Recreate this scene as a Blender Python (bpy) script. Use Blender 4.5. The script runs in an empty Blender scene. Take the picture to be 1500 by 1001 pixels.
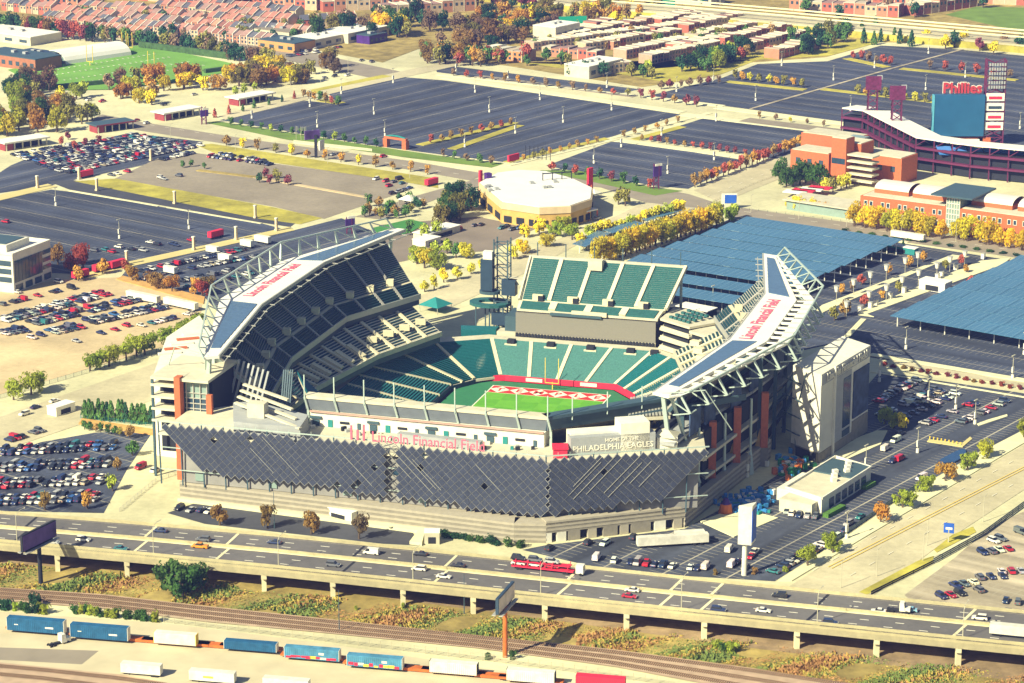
import bpy, bmesh, math, random
from math import radians, sin, cos, pi, hypot, atan2
from mathutils import Vector, Matrix
random.seed(7)
sc = bpy.context.scene
C = sc.collection
# ---------------------------------------------------------------- camera, sky, sun, exposure
F_PX, PITCH, CAM_H = 3800.0, radians(15.75), 297.0
cam = bpy.data.cameras.new('camera')
cam_o = bpy.data.objects.new('camera', cam); C.objects.link(cam_o)
cam_o.location = (0, 0, CAM_H); cam_o.rotation_euler = (radians(90) - PITCH, 0, 0)
cam.sensor_width = 36; cam.lens = 36 * F_PX / 1500
cam.clip_start = 5; cam.clip_end = 12000
sc.camera = cam_o
SUN_AZ, SUN_EL = radians(43), radians(36)      # azimuth towards which the shadows fall, from +X
w = bpy.data.worlds.new('World'); sc.world = w; w.use_nodes = True
nt = w.node_tree; nt.nodes.clear()
sky = nt.nodes.new('ShaderNodeTexSky'); sky.sky_type = 'NISHITA'; sky.sun_disc = False
sky.sun_elevation = SUN_EL; sky.sun_rotation = atan2(-cos(SUN_AZ), -sin(SUN_AZ))
bg = nt.nodes.new('ShaderNodeBackground'); bg.inputs['Strength'].default_value = 0.05
wo = nt.nodes.new('ShaderNodeOutputWorld')
nt.links.new(sky.outputs[0], bg.inputs[0]); nt.links.new(bg.outputs[0], wo.inputs[0])
sl = bpy.data.lights.new('sun', 'SUN'); sl.energy = 5.0; sl.angle = radians(0.5); sl.color = (1.0, 0.94, 0.66)
so = bpy.data.objects.new('sun', sl); C.objects.link(so)
so.rotation_euler = Vector((cos(SUN_AZ) * cos(SUN_EL), sin(SUN_AZ) * cos(SUN_EL), -sin(SUN_EL))).to_track_quat('-Z', 'Y').to_euler()
so.location = (-200, 300, 500)
sc.view_settings.view_transform = 'Standard'; sc.view_settings.look = 'None'
sc.view_settings.exposure = 1.05; sc.view_settings.gamma = 1.0
# ---------------------------------------------------------------- survey: picture point -> point on a level plane
_c, _s = cos(PITCH), sin(PITCH)
def P(px, py, z=0.0):
    a, b = (px - 750) / F_PX, (py - 500.5) / F_PX
    d = Vector((a, c_y(b), -_c * b - _s))
    k = (z - CAM_H) / d.z
    return Vector((d.x * k, d.y * k, z))
def c_y(b): return -_s * b + _c
def ppm(p):                                     # picture pixels per metre at a point
    return F_PX / (p.y * _c + (CAM_H - p.z) * _s)
PHI = radians(-16.2)
SU, SV = Vector((cos(PHI), sin(PHI), 0)), Vector((-sin(PHI), cos(PHI), 0))
_g = P(799, 581.5, -8)
SO = Vector((_g.x, _g.y, 0)) - SV * 45.72
def GS(px, py, z=0.0):                          # picture point -> stadium frame (u across, v along the pitch)
    d = P(px, py, z) - SO
    return (d.dot(SU), d.dot(SV), z)
GA = radians(53.4)                              # street grid: A goes up-right in the picture, B down-right
AD, BD = Vector((cos(GA), sin(GA), 0)), Vector((sin(GA), -cos(GA), 0))
# ---------------------------------------------------------------- materials
MATS = {}
def M(name, col=None, rough=0.8, var=0.15, scale=0.3, metal=0.0, spec=0.3, use_obj=False, bump=0.0, fn=None, coat=0.0):
    if name in MATS: return MATS[name]
    m = bpy.data.materials.new(name); m.use_nodes = True
    n = m.node_tree; b = n.nodes['Principled BSDF']
    b.inputs['Roughness'].default_value = rough; b.inputs['Metallic'].default_value = metal
    b.inputs['Specular IOR Level'].default_value = spec
    if coat: b.inputs['Coat Weight'].default_value = coat
    geo = n.nodes.new('ShaderNodeTexCoord') if use_obj else n.nodes.new('ShaderNodeNewGeometry')
    vec = geo.outputs['Object'] if use_obj else geo.outputs['Position']
    if use_obj:
        oi = n.nodes.new('ShaderNodeObjectInfo'); base = oi.outputs['Color']
    else:
        rgb = n.nodes.new('ShaderNodeRGB'); rgb.outputs[0].default_value = (*col, 1); base = rgb.outputs[0]
    if var > 0:
        nz = n.nodes.new('ShaderNodeTexNoise'); nz.inputs['Scale'].default_value = scale; nz.inputs['Detail'].default_value = 6
        n.links.new(vec, nz.inputs['Vector'])
        mr = n.nodes.new('ShaderNodeMapRange'); mr.inputs['From Min'].default_value = 0.25; mr.inputs['From Max'].default_value = 0.75
        mr.inputs['To Min'].default_value = 1 - var; mr.inputs['To Max'].default_value = 1 + var
        n.links.new(nz.outputs[0], mr.inputs['Value'])
        mx = n.nodes.new('ShaderNodeVectorMath'); mx.operation = 'SCALE'
        n.links.new(base, mx.inputs[0]); n.links.new(mr.outputs[0], mx.inputs['Scale'])
        base = mx.outputs[0]
        if bump:
            bp = n.nodes.new('ShaderNodeBump'); bp.inputs['Strength'].default_value = bump
            n.links.new(nz.outputs[0], bp.inputs['Height']); n.links.new(bp.outputs[0], b.inputs['Normal'])
    if fn: base = fn(n, base, vec)
    n.links.new(base, b.inputs['Base Color'])
    MATS[name] = m
    return m
def _math(n, op, a, b=None):
    q = n.nodes.new('ShaderNodeMath'); q.operation = op
    for i, v in enumerate((a, b)):
        if v is None: continue
        if isinstance(v, (int, float)): q.inputs[i].default_value = v
        else: n.links.new(v, q.inputs[i])
    return q.outputs[0]
def _mix(n, fac, a, colr):
    q = n.nodes.new('ShaderNodeMix'); q.data_type = 'RGBA'
    n.links.new(fac, q.inputs[0]); n.links.new(a, q.inputs[6])
    if isinstance(colr, tuple): q.inputs[7].default_value = (*colr, 1)
    else: n.links.new(colr, q.inputs[7])
    return q.outputs[2]
def _dot(n, vec, d):
    q = n.nodes.new('ShaderNodeVectorMath'); q.operation = 'DOT_PRODUCT'
    n.links.new(vec, q.inputs[0]); q.inputs[1].default_value = d
    return q.outputs['Value']
def bays(rowdir, period, off=0.0, paint=(0.42, 0.38, 0.28), stall=2.75, depth=5.2, amt=0.8, lw=0.18):
    """painted parking bays: a centre line along rowdir and short stall lines either side of it"""
    perp = Vector((-rowdir.y, rowdir.x, 0))
    def f(n, base, vec):
        u = _math(n, 'ADD', _dot(n, vec, tuple(perp)), off + 5000 * period)
        v = _math(n, 'ADD', _dot(n, vec, tuple(rowdir)), 5000 * stall)
        fu = _math(n, 'MULTIPLY', _math(n, 'SUBTRACT', _math(n, 'FRACT', _math(n, 'DIVIDE', u, period)), 0.5), period)
        au = _math(n, 'ABSOLUTE', fu)
        centre = _math(n, 'LESS_THAN', au, lw * 1.6)
        fv = _math(n, 'MULTIPLY', _math(n, 'FRACT', _math(n, 'DIVIDE', v, stall)), stall)
        tick = _math(n, 'MULTIPLY', _math(n, 'LESS_THAN', fv, lw), _math(n, 'LESS_THAN', au, depth))
        mk = _math(n, 'MAXIMUM', centre, tick)
        nz = n.nodes.new('ShaderNodeTexNoise'); nz.inputs['Scale'].default_value = 0.05; n.links.new(vec, nz.inputs['Vector'])
        wear = _math(n, 'MULTIPLY', mk, _math(n, 'MULTIPLY', nz.outputs[0], amt * 2))
        # tyre-polished lanes: long soft streaks that follow the aisles
        mp = n.nodes.new('ShaderNodeCombineXYZ')
        n.links.new(_math(n, 'MULTIPLY', u, 0.16), mp.inputs[0]); n.links.new(_math(n, 'MULTIPLY', v, 0.008), mp.inputs[1])
        ns = n.nodes.new('ShaderNodeTexNoise'); ns.inputs['Scale'].default_value = 1.0; ns.inputs['Detail'].default_value = 4
        n.links.new(mp.outputs[0], ns.inputs['Vector'])
        mr = n.nodes.new('ShaderNodeMapRange'); mr.inputs['From Min'].default_value = 0.3; mr.inputs['From Max'].default_value = 0.7
        mr.inputs['To Min'].default_value = 0.66; mr.inputs['To Max'].default_value = 1.4
        n.links.new(ns.outputs[0], mr.inputs['Value'])
        sx = n.nodes.new('ShaderNodeVectorMath'); sx.operation = 'SCALE'
        n.links.new(base, sx.inputs[0]); n.links.new(mr.outputs[0], sx.inputs['Scale'])
        return _mix(n, wear, sx.outputs[0], paint)
    return f
# ---------------------------------------------------------------- mesh building
class MB:
    def __init__(s): s.v, s.f, s.m = [], [], []
    def add(s, vs, fs, mi=0):
        o = len(s.v); s.v += [tuple(v) for v in vs]
        for f in fs: s.f.append(tuple(i + o for i in f)); s.m.append(mi)
        return s
    def hexa(s, b, t, mi=0):                    # 4 bottom points, 4 top points
        return s.add(list(b) + list(t), [(3, 2, 1, 0), (4, 5, 6, 7), (0, 1, 5, 4), (1, 2, 6, 5), (2, 3, 7, 6), (3, 0, 4, 7)], mi)
    def box(s, x, y, z, sx, sy, sz, rz=0, mi=0):  # centre x, y and base z
        c, n = cos(rz), sin(rz)
        q = [(x + c * a - n * b, y + n * a + c * b) for a, b in ((-sx / 2, -sy / 2), (sx / 2, -sy / 2), (sx / 2, sy / 2), (-sx / 2, sy / 2))]
        return s.hexa([(a, b, z) for a, b in q], [(a, b, z + sz) for a, b in q], mi)
    def prism(s, poly, z0, z1, mi=0, mt=None):
        n = len(poly)
        ar = sum(poly[i][0] * poly[(i + 1) % n][1] - poly[(i + 1) % n][0] * poly[i][1] for i in range(n))
        if ar < 0: poly = poly[::-1]
        o = len(s.v)
        s.v += [(p[0], p[1], z0) for p in poly] + [(p[0], p[1], z1) for p in poly]
        s.f.append(tuple(o + n + i for i in range(n))); s.m.append(mi if mt is None else mt)
        s.f.append(tuple(o + n - 1 - i for i in range(n))); s.m.append(mi)
        for i in range(n):
            j = (i + 1) % n; s.f.append((o + i, o + j, o + n + j, o + n + i)); s.m.append(mi)
        return s
    def bar(s, p, q, w=0.3, h=None, mi=0):      # square bar between two points
        p, q = Vector(p), Vector(q); d = (q - p)
        if d.length < 1e-6: return s
        d.normalize(); up = Vector((0, 0, 1)) if abs(d.z) < .95 else Vector((0, 1, 0))
        a = d.cross(up).normalized(); b = a.cross(d).normalized(); h = h or w
        cs = [a * (i * w / 2) + b * (j * h / 2) for i, j in ((-1, -1), (1, -1), (1, 1), (-1, 1))]
        return s.hexa([p + k for k in cs], [q + k for k in cs], mi)
    def taper(s, x, y, z0, z1, r0, r1, n=7, mi=0):
        vs = [(x + r0 * cos(2 * pi * i / n), y + r0 * sin(2 * pi * i / n), z0) for i in range(n)] + \
             [(x + r1 * cos(2 * pi * i / n), y + r1 * sin(2 * pi * i / n), z1) for i in range(n)]
        fs = [(i, (i + 1) % n, n + (i + 1) % n, n + i) for i in range(n)] + [tuple(range(2 * n - 1, n - 1, -1))[::-1], tuple(range(n))[::-1]]
        return s.add(vs, fs, mi)
    def mesh(s, name, mats):
        me = bpy.data.meshes.new(name); me.from_pydata(s.v, [], s.f)
        if not isinstance(mats, (list, tuple)): mats = [mats]
        for m in mats:
            if m: me.materials.append(m)
        if len(mats) > 1: me.polygons.foreach_set('material_index', s.m)
        me.update(); return me
    def build(s, name, mats, parent=None, **kw):
        return link(name, s.mesh(name, mats), parent, **kw)
def link(name, data, parent=None, loc=None, rz=None, color=None):
    o = bpy.data.objects.new(name, data); C.objects.link(o)
    if parent: o.parent = parent
    if loc is not None: o.location = loc
    if rz is not None: o.rotation_euler = (0, 0, rz)
    if color: o.color = (*color, 1)
    return o
def tag(o, label=None, cat=None, group=None, kind=None):
    if label: o['label'] = label
    if cat: o['category'] = cat
    if group: o['group'] = group
    if kind: o['kind'] = kind
    return o
def thing(name, label, cat, loc=(0, 0, 0), rz=0, group=None):
    return tag(link(name, None, None, loc, rz), label, cat, group)
LEVEL = [0.03]
def sheet(name, pts, mat, z, px=True, parent=None):
    """level sheet of the setting from picture points on the ground"""
    q = [P(a, b) for a, b in pts] if px else [Vector((a, b, 0)) for a, b in pts]
    n = len(q)
    if sum(q[i].x * q[(i + 1) % n].y - q[(i + 1) % n].x * q[i].y for i in range(n)) < 0: q = q[::-1]
    LEVEL[0] += 0.0035; z = LEVEL[0]              # every sheet lies a little above the one before
    o = MB().add([(v.x, v.y, z) for v in q], [tuple(range(n))]).build(name, mat, parent)
    if not parent: o['kind'] = 'structure'
    return o
def text_mesh(body, size, extrude=0.08, bold=0.0, align='CENTER', space=1.0):
    cu = bpy.data.curves.new('lettering', 'FONT'); cu.body = body; cu.size = size; cu.extrude = extrude
    cu.offset = bold; cu.align_x = align; cu.space_character = space; cu.resolution_u = 2
    o = bpy.data.objects.new('lettering_tmp', cu); C.objects.link(o)
    bpy.context.view_layer.update()
    me = bpy.data.meshes.new_from_object(o.evaluated_get(bpy.context.evaluated_depsgraph_get()))
    bpy.data.objects.remove(o); bpy.data.curves.remove(cu)
    return me
def lettering(name, body, size, mat, origin, xdir, ydir, parent=None, bold=0.02, extrude=0.08, align='CENTER', space=1.0):
    me = text_mesh(body, size, extrude, bold, align, space)
    x = Vector(xdir).normalized(); y = Vector(ydir).normalized(); z = x.cross(y)
    me.transform(Matrix.Translation(Vector(origin)) @ Matrix((x, y, z)).transposed().to_4x4())
    me.materials.clear(); me.materials.append(mat)
    return link(name, me, parent)
def lerp(a, b, t): return tuple(x + (y - x) * t for x, y in zip(a, b))
# ---------------------------------------------------------------- the setting
CONC = (0.60, 0.56, 0.335)
def stains(amt=.22):
    def f(n, base, vec):
        out = base
        for sc_, a_ in ((.011, amt), (.4, amt * .5)):
            nz = n.nodes.new('ShaderNodeTexNoise'); nz.inputs['Scale'].default_value = sc_; nz.inputs['Detail'].default_value = 8; nz.inputs['Roughness'].default_value = .7; n.links.new(vec, nz.inputs['Vector'])
            mr = n.nodes.new('ShaderNodeMapRange'); mr.inputs['From Min'].default_value = .3; mr.inputs['From Max'].default_value = .62; mr.inputs['To Min'].default_value = 1 - a_; mr.inputs['To Max'].default_value = 1.05; n.links.new(nz.outputs[0], mr.inputs['Value'])
            sx = n.nodes.new('ShaderNodeVectorMath'); sx.operation = 'SCALE'; n.links.new(out, sx.inputs[0]); n.links.new(mr.outputs[0], sx.inputs['Scale']); out = sx.outputs[0]
        return out
    return f
m_ground = M('pale_concrete_ground', CONC, 0.9, 0.14, 0.06, fn=stains(.28))
m_pave = M('pavement_concrete', (0.64, 0.60, 0.37), 0.9, 0.12, 0.12)
m_kerb = M('kerb_concrete', (0.60, 0.53, 0.35), 0.85, 0.08, 0.5)
m_road = M('worn_road_surface', (0.26, 0.22, 0.165), 0.9, 0.14, 0.08)
m_street = M('pale_street_surface', (0.52, 0.46, 0.29), 0.9, 0.14, 0.06, fn=stains(.3))
ASP = (0.058, 0.068, 0.098)
def chain(*fs):
    def f(n, base, vec):
        for q in fs: base = q(n, base, vec)
        return base
    return f
def asphalt(nm, d, per, off=0, **k): return M(nm, k.pop('col', ASP), 0.75, 0.14, 0.03, fn=chain(stains(.42), bays(d, per, off, **k)))
m_aspA = asphalt('asphalt_rows_a', AD, 18.5, amt=0.5)
m_aspB = asphalt('asphalt_rows_b', BD, 18.5, 4, amt=0.5)
m_aspE = asphalt('asphalt_east_lot', AD, 18.5, 9, amt=0.85, col=(0.066, 0.075, 0.10))
m_aspP = M('asphalt_plain', (0.07, 0.072, 0.083), 0.75, 0.2, 0.05, fn=stains(.35))
m_gravel = M('grey_gravel', (0.28, 0.235, 0.17), 0.95, 0.12, 0.05, fn=stains(.25))
m_dirt = M('tan_dirt', (0.56, 0.43, 0.24), 0.95, 0.2, 0.04, fn=stains(.3))
m_beige = M('beige_lot_surface', (0.39, 0.33, 0.225), 0.9, 0.13, 0.05, fn=chain(stains(.25), bays(BD, 17, 0, amt=.5)))
m_grassY = M('dry_yellow_grass', (0.46, 0.40, 0.06), 0.95, 0.3, 0.09, fn=stains(.45))
m_grass = M('green_grass', (0.14, 0.22, 0.03), 0.95, 0.25, 0.07)
m_scrub = M('scrub_ground', (0.36, 0.27, 0.08), 0.95, 0.45, 0.12, fn=stains(.45))
m_ballast = M('rail_ballast', (0.42, 0.30, 0.20), 0.95, 0.22, 0.3)
m_white = M('white_paint', (0.74, 0.70, 0.56), 0.6, 0.06, 0.4)
m_yellow = M('yellow_paint', (0.75, 0.52, 0.06), 0.6, 0.08, 0.4)
hole = [(-52, -74), (52, -74), (60, -60), (60, 55), (40, 75.5), (-40, 75.5), (-60, 55), (-60, -60)]      # the bowl is dug into the ground
hole = [SO + SU * a + SV * b for a, b in hole]
rim_ = [Vector((1, -1)), Vector((1, -1)), Vector((1, -1)), Vector((1, 1)), Vector((1, 1)), Vector((-1, 1)), Vector((-1, 1)), Vector((-1, -1))]
outr = [(-2500, -400), (2500, -400), (2500, 900), (2500, 4000), (800, 4000), (-800, 4000), (-2500, 4000), (-2500, 900)]
g = MB().add([(h.x, h.y, 0) for h in hole] + [(a, b, 0) for a, b in outr], [(i, 8 + i, 8 + (i + 1) % 8, (i + 1) % 8) for i in range(8)]).build('ground', m_ground); g['kind'] = 'structure'
L1, L2, L3, L4 = 0.03, 0.06, 0.09, 0.36
# far land behind the lots
sheet('grass_verge', [(-60, -20), (1600, -20), (1600, 70), (1290, 62), (1210, 84), (1100, 92), (1050, 112), (940, 128), (700, 90), (560, 60), (330, 62), (-60, 45)], m_scrub, L1)
# parking lots
sheet('parking_lot', [(322, 176), (440, 147), (497, 153), (476, 133), (588, 113), (650, 118), (800, 139), (997, 168), (892, 202), (740, 238), (640, 226), (544, 213)], m_aspA, L2)
sheet('parking_lot', [(938, 203), (1035, 172), (1250, 201), (1215, 245), (1118, 230)], m_aspB, L2)
sheet('parking_lot', [(800, 243), (895, 208), (929, 209), (1096, 236), (1008, 277), (955, 272), (845, 252)], m_aspB, L2)
sheet('parking_lot', [(636, 94), (938, 131), (905, 138), (640, 106)], m_aspB, L2)
sheet('parking_lot', [(945, 142), (1059, 114), (1110, 94), (1212, 90), (1290, 67), (1395, 72), (1520, 84), (1600, 98), (1600, 235), (1230, 178), (1050, 154)], m_aspB, L2)
sheet('parking_lot', [(-60, 304), (75, 278), (101, 281), (385, 328), (412, 335), (190, 385), (120, 402), (-60, 395)], m_aspB, L2)
sheet('parking_lot', [(188, 392), (425, 339), (500, 320), (560, 345), (330, 470), (300, 436), (178, 405)], m_aspA, L2)
sheet('parking_lot', [(-60, 690), (60, 648), (140, 634), (226, 630), (185, 690), (152, 752), (-60, 748)], m_aspB, L2)
sheet('parking_lot', [(-60, 292), (15, 243), (60, 224), (190, 195), (298, 208), (232, 238), (112, 263), (70, 273)], m_aspA, L2)
sheet('gravel_lot', [(168, 262), (232, 232), (290, 225), (322, 229), (410, 241), (520, 256), (598, 268), (590, 282), (475, 321), (400, 303)], m_gravel, L2)
sheet('dirt_lot', [(-60, 470), (-60, 432), (80, 412), (178, 406), (298, 437), (292, 470), (240, 508), (-60, 596)], m_dirt, L2)
sheet('parking_lot', [(905, 388), (1080, 317), (1330, 358), (1520, 388), (1600, 400), (1600, 575), (1275, 524), (1235, 500), (1150, 520), (985, 480)], m_aspB, L2)
sheet('parking_lot', [(1240, 600), (1288, 545), (1530, 581), (1580, 596), (1434, 662), (1306, 738), (1209, 805), (1135, 852), (900, 838), (765, 806), (800, 799), (1003, 775), (1100, 722), (1160, 682)], m_aspE, L2)
sheet('parking_lot', [(1325, 872), (1398, 818), (1450, 772), (1600, 705), (1600, 935), (1345, 893)], m_beige, L2)
sheet('parking_lot', [(245, 752), (300, 732), (600, 775), (620, 800), (560, 797), (300, 768)], m_aspP, L2)
sheet('parking_lot', [(555, 330), (650, 322), (700, 318), (785, 335), (720, 368), (640, 372), (560, 390)], M('brown_lot_surface', (0.21, 0.17, 0.13), 0.9, 0.15, 0.06), L2)
# streets
sheet('street', [(150, 168), (200, 178), (368, 205), (600, 236), (712, 255), (690, 265), (600, 249), (368, 217), (200, 191), (130, 176)], m_road, L3)
sheet('street', [(712, 258), (870, 258), (1010, 285), (1062, 302), (1020, 310), (945, 297), (880, 275)], m_road, L2)
sheet('street', [(1085, 305), (1360, 342), (1600, 375), (1600, 393), (1360, 360), (1200, 338), (1075, 318)], m_road, L3)
sheet('street', [(1016, 279), (1192, 213), (1240, 222), (1055, 298)], m_street, L3)
sheet('street', [(70, 266), (105, 264), (440, 322), (425, 333), (380, 326), (101, 278)], m_aspP, L3)
sheet('street', [(600, 440), (700, 398), (900, 318), (945, 297), (1020, 305), (880, 340), (770, 400), (640, 460)], m_street, L1)
sheet('street', [(-60, 632), (240, 528), (260, 540), (228, 585), (-60, 682)], m_street, L2)
sheet('street', [(1152, 862), (1275, 785), (1500, 652), (1600, 592), (1600, 662), (1500, 718), (1375, 800), (1270, 880)], m_street, L3)
sheet('street', [(520, 318), (600, 290), (700, 262), (730, 266), (640, 292), (560, 322)], m_road, L2)
sheet('street', [(-60, 36), (330, 70), (560, 118), (600, 108), (380, 62), (-60, 24)], m_road, L2)
sheet('street', [(320, 170), (480, 128), (790, 62), (800, 68), (500, 134), (330, 176)], m_street, L2)
# yellow centre line and dashes of the diagonal street
o = MB()
for k, (a, b) in enumerate((((1213, 832), (1500, 685)), ((1218, 834), (1505, 686)))):
    p, q = P(*a), P(*b); o.bar((p.x, p.y, L4), (q.x, q.y, L4), 0.3, 0.02)
tag(o.build('road_marking', m_yellow), kind='structure')
o = MB()
for a, b in (((1190, 838), (1500, 668)), ((1245, 845), (1500, 702))):
    p, q = P(*a), P(*b); n = int((q - p).length / 12)
    for i in range(n):
        s0 = p.lerp(q, i / n); s1 = p.lerp(q, (i + .3) / n); o.bar((s0.x, s0.y, L4), (s1.x, s1.y, L4), 0.22, 0.02)
for a, b in (((1090, 311), (1500, 370)), ((220, 184), (690, 259)), ((1035, 289), (1215, 218))):
    p, q = P(*a), P(*b); n = int((q - p).length / 12)
    for i in range(n):
        s0 = p.lerp(q, i / n); s1 = p.lerp(q, (i + .3) / n); o.bar((s0.x, s0.y, L4), (s1.x, s1.y, L4), 0.3, 0.02)
tag(o.build('road_marking', m_white), kind='structure')
# grass and planted strips
sheet('grass_verge', [(108, 266), (170, 262), (400, 304), (472, 320), (440, 329), (380, 321)], m_grassY, L3)
sheet('grass_verge', [(288, 213), (310, 211), (420, 228), (640, 262), (642, 276), (598, 268), (410, 240), (320, 227)], m_grassY, L3)
sheet('grass_verge', [(300, 180), (318, 178), (544, 214), (640, 228), (738, 240), (720, 246), (600, 232), (420, 205)], m_grass, L3)
sheet('grass_verge', [(460, 140), (470, 133), (575, 112), (560, 110), (455, 132)], m_grassY, L3)
sheet('grass_verge', [(760, 92), (830, 95), (980, 122), (1060, 108), (1110, 88), (1215, 82), (1290, 62), (1260, 58), (1170, 74), (1060, 80), (960, 100), (880, 108)], m_grassY, L2)
sheet('grass_verge', [(1270, 872), (1365, 826), (1368, 815), (1345, 822), (1258, 868)], m_grassY, L3)
sheet('grass_verge', [(1372, 810), (1430, 780), (1425, 772), (1395, 784), (1368, 806)], m_grassY, L3)
sheet('grass_verge', [(845, 250), (955, 275), (1000, 280), (960, 287), (845, 262), (790, 250)], m_grass, L3)
sheet('dirt_bank', [(-60, 790), (200, 806), (500, 836), (800, 872), (1100, 905), (1600, 955), (1600, 1035), (1500, 1012), (1100, 962), (800, 920), (500, 884), (200, 852), (-60, 838)], M('shade_toned_dirt', (.34, .24, .13), .95, .35, .15, fn=stains(.4)), 0)  # bare dirt, its brown darkened for the shade under the viaduct
sheet('grass_verge', [(-60, 822), (200, 838), (500, 868), (800, 908), (1100, 950), (1500, 1000), (1500, 1040), (1180, 1001), (900, 952), (600, 920), (300, 895), (-60, 868)], m_scrub, L2)
sheet('grass_verge', [(400, 62), (560, 40), (640, 20), (760, 8), (760, 40), (640, 62), (560, 92)], m_scrub, L2)
sheet('grass_verge', [(1200, 45), (1500, 66), (1600, 78), (1600, 20), (1420, 20), (1380, 28)], m_scrub, L2)
sheet('sports_lawn', [(1385, 22), (1430, 10), (1600, 14), (1600, 50), (1500, 48)], m_grass, L3)
# kerbed strips across the lots: concrete with a real step
def step_h(h): LEVEL[0] += 0.0035; return LEVEL[0] + h * .5
def kerb_strip(pts, mat=None, h=0.14, name='kerb_strip'):
    q = [P(a, b) for a, b in pts]
    o = MB().prism([(v.x, v.y) for v in q], 0, step_h(h)).build(name, mat or m_pave); o['kind'] = 'structure'
    return o
def strip_line(a, b, wd, mat=None, **k):
    p, q = P(*a), P(*b); d = (q - p).normalized(); n = Vector((-d.y, d.x, 0)) * wd / 2
    o = MB().prism([((p + n).x, (p + n).y), ((q + n).x, (q + n).y), ((q - n).x, (q - n).y), ((p - n).x, (p - n).y)], 0, step_h(k.get('h', 0.14))).build(k.get('name', 'kerb_strip'), mat or m_pave)
    o['kind'] = 'structure'; return o
kerb_strip([(120, 401), (170, 388), (424, 333), (432, 338), (188, 392), (128, 409)], M('yellowed_concrete', (0.55, 0.46, 0.19), 0.9, 0.1, 0.1))
kerb_strip([(-60, 300), (70, 270), (84, 274), (-60, 309)], M('yellowed_concrete'))
strip_line((101, 279.5), (232, 302.5), 1.5); strip_line((245, 304.5), (383, 328), 1.5)
strip_line((742, 238), (890, 203), 5, m_grassY); strip_line((745, 243), (905, 204), 3)
strip_line((892, 204), (1040, 166), 4, m_pave); strip_line((930, 205), (1000, 186), 6, m_grassY)
strip_line((905, 206), (1120, 235), 7); strip_line((650, 114), (1000, 165), 8); strip_line((700, 112), (930, 142), 7, m_road)
strip_line((1000, 168), (1240, 197), 9); strip_line((640, 110), (930, 140), 3)
strip_line((945, 142), (1060, 156), 6); strip_line((1050, 158), (1240, 182), 8)
for a, b in (((615, 213), (755, 180)), ((662, 219), (762, 184))): strip_line(a, b, 6, m_grassY)
for a, b in (((1065, 120), (1180, 132)), ((1205, 131), (1370, 150)), ((1240, 86), (1300, 99)), ((1320, 101), (1490, 118))): strip_line(a, b, 7, m_grassY)
for a, b in (((1100, 160), (1310, 100)), ((1310, 100), (1410, 73))): strip_line(a, b, 2.2, m_beige)
strip_line((1090, 176), (1330, 206), 14, m_gravel)
strip_line((500, 152), (470, 147), 8, m_grassY)
# canopy lot: the two planted medians with the lamp road between them
kerb_strip([(1196, 455), (1204, 448), (1395, 374), (1420, 377), (1375, 386), (1224, 450), (1205, 459)])
kerb_strip([(1256, 462), (1262, 455), (1436, 383), (1480, 379), (1470, 388), (1270, 461), (1280, 465)])
strip_line((1225, 510), (1265, 468), 2.5); strip_line((1275, 520), (1520, 561), 4); strip_line((1300, 530), (1520, 570), 6, m_street); strip_line((1085, 319), (1330, 356), 2)
strip_line((1275, 545), (1520, 586), 1.2)
kerb_strip([(1430, 621), (1475, 608), (1476, 611), (1434, 625)]); kerb_strip([(1360, 645), (1410, 650), (1421, 641), (1424, 644), (1410, 656), (1358, 648)], M('yellowed_concrete'))
kerb_strip([(1200, 692), (1290, 652), (1300, 632), (1285, 632), (1262, 640), (1180, 680)], m_pave)
# footway of the diagonal street
kerb_strip([(1140, 852), (1209, 808), (1306, 741), (1434, 665), (1600, 579), (1600, 590), (1500, 650), (1275, 783), (1160, 852)], m_pave)
kerb_strip([(430, 210), (545, 222), (545, 219), (430, 206)], m_pave)
# gravel lot dividers
strip_line((360, 258), (540, 290), 3, m_dirt); strip_line((290, 250), (390, 262), 4, m_scrub)
# orange mulch bank left of the stadium
kerb_strip([(170, 410), (180, 405), (300, 436), (298, 446)], M('mulch', (0.52, 0.30, 0.09), 0.95, 0.2, 0.3))
kerb_strip([(115, 622), (235, 640), (240, 632), (120, 614)], M('mulch'))
# railway
sheet('rail_bed', [(-60, 858), (150, 872), (300, 889), (460, 906), (700, 932), (900, 953), (1100, 980), (1300, 1012), (1100, 1016), (900, 978), (700, 951), (460, 927), (300, 912), (150, 893), (-60, 876)], m_ballast, L3)
sheet('rail_bed', [(-60, 966), (60, 977), (180, 990), (300, 1012), (-60, 1020)], m_ballast, L3)
sheet('yard_apron', [(-60, 894), (250, 915), (500, 948), (740, 985), (900, 1012), (300, 1012), (180, 990), (-60, 966)], M('yard_concrete', (0.52, 0.45, 0.29), 0.9, 0.14, 0.1), L2)
sheet('yard_shadow_patch', [(-60, 948), (145, 955), (120, 975), (-60, 965)], m_road, L3)  # grey asphalt patch, its dark tone also standing for shadows on it
# ---------------------------------------------------------------- the football stadium (own frame: u across, v along the pitch)
ST = thing('football_stadium', 'large open football stadium with two white winged roofs and solar panel facade', 'stadium', SO, PHI)
m_con = M('stadium_concrete', (0.55, 0.51, 0.37), 0.85, 0.10, 0.25, fn=stains(.2))
m_conw = M('white_render', (0.68, 0.65, 0.53), 0.8, 0.07, 0.2, fn=stains(.16))
m_congr = M('grey_cladding', (0.33, 0.34, 0.33), 0.7, 0.06, 0.3, fn=stains(.2))
m_steel = M('pale_green_steel', (0.42, 0.50, 0.44), 0.45, 0.06, 0.5, metal=0.2)
m_dsteel = M('dark_green_steel', (0.05, 0.09, 0.11), 0.5, 0.1, 0.4)
m_roof = M('white_roof_membrane', (0.74, 0.71, 0.62), 0.7, 0.05, 0.12)
m_seat = M('teal_seat_plastic', (0.012, 0.125, 0.135), 0.45, 0.18, 1.2)
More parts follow.
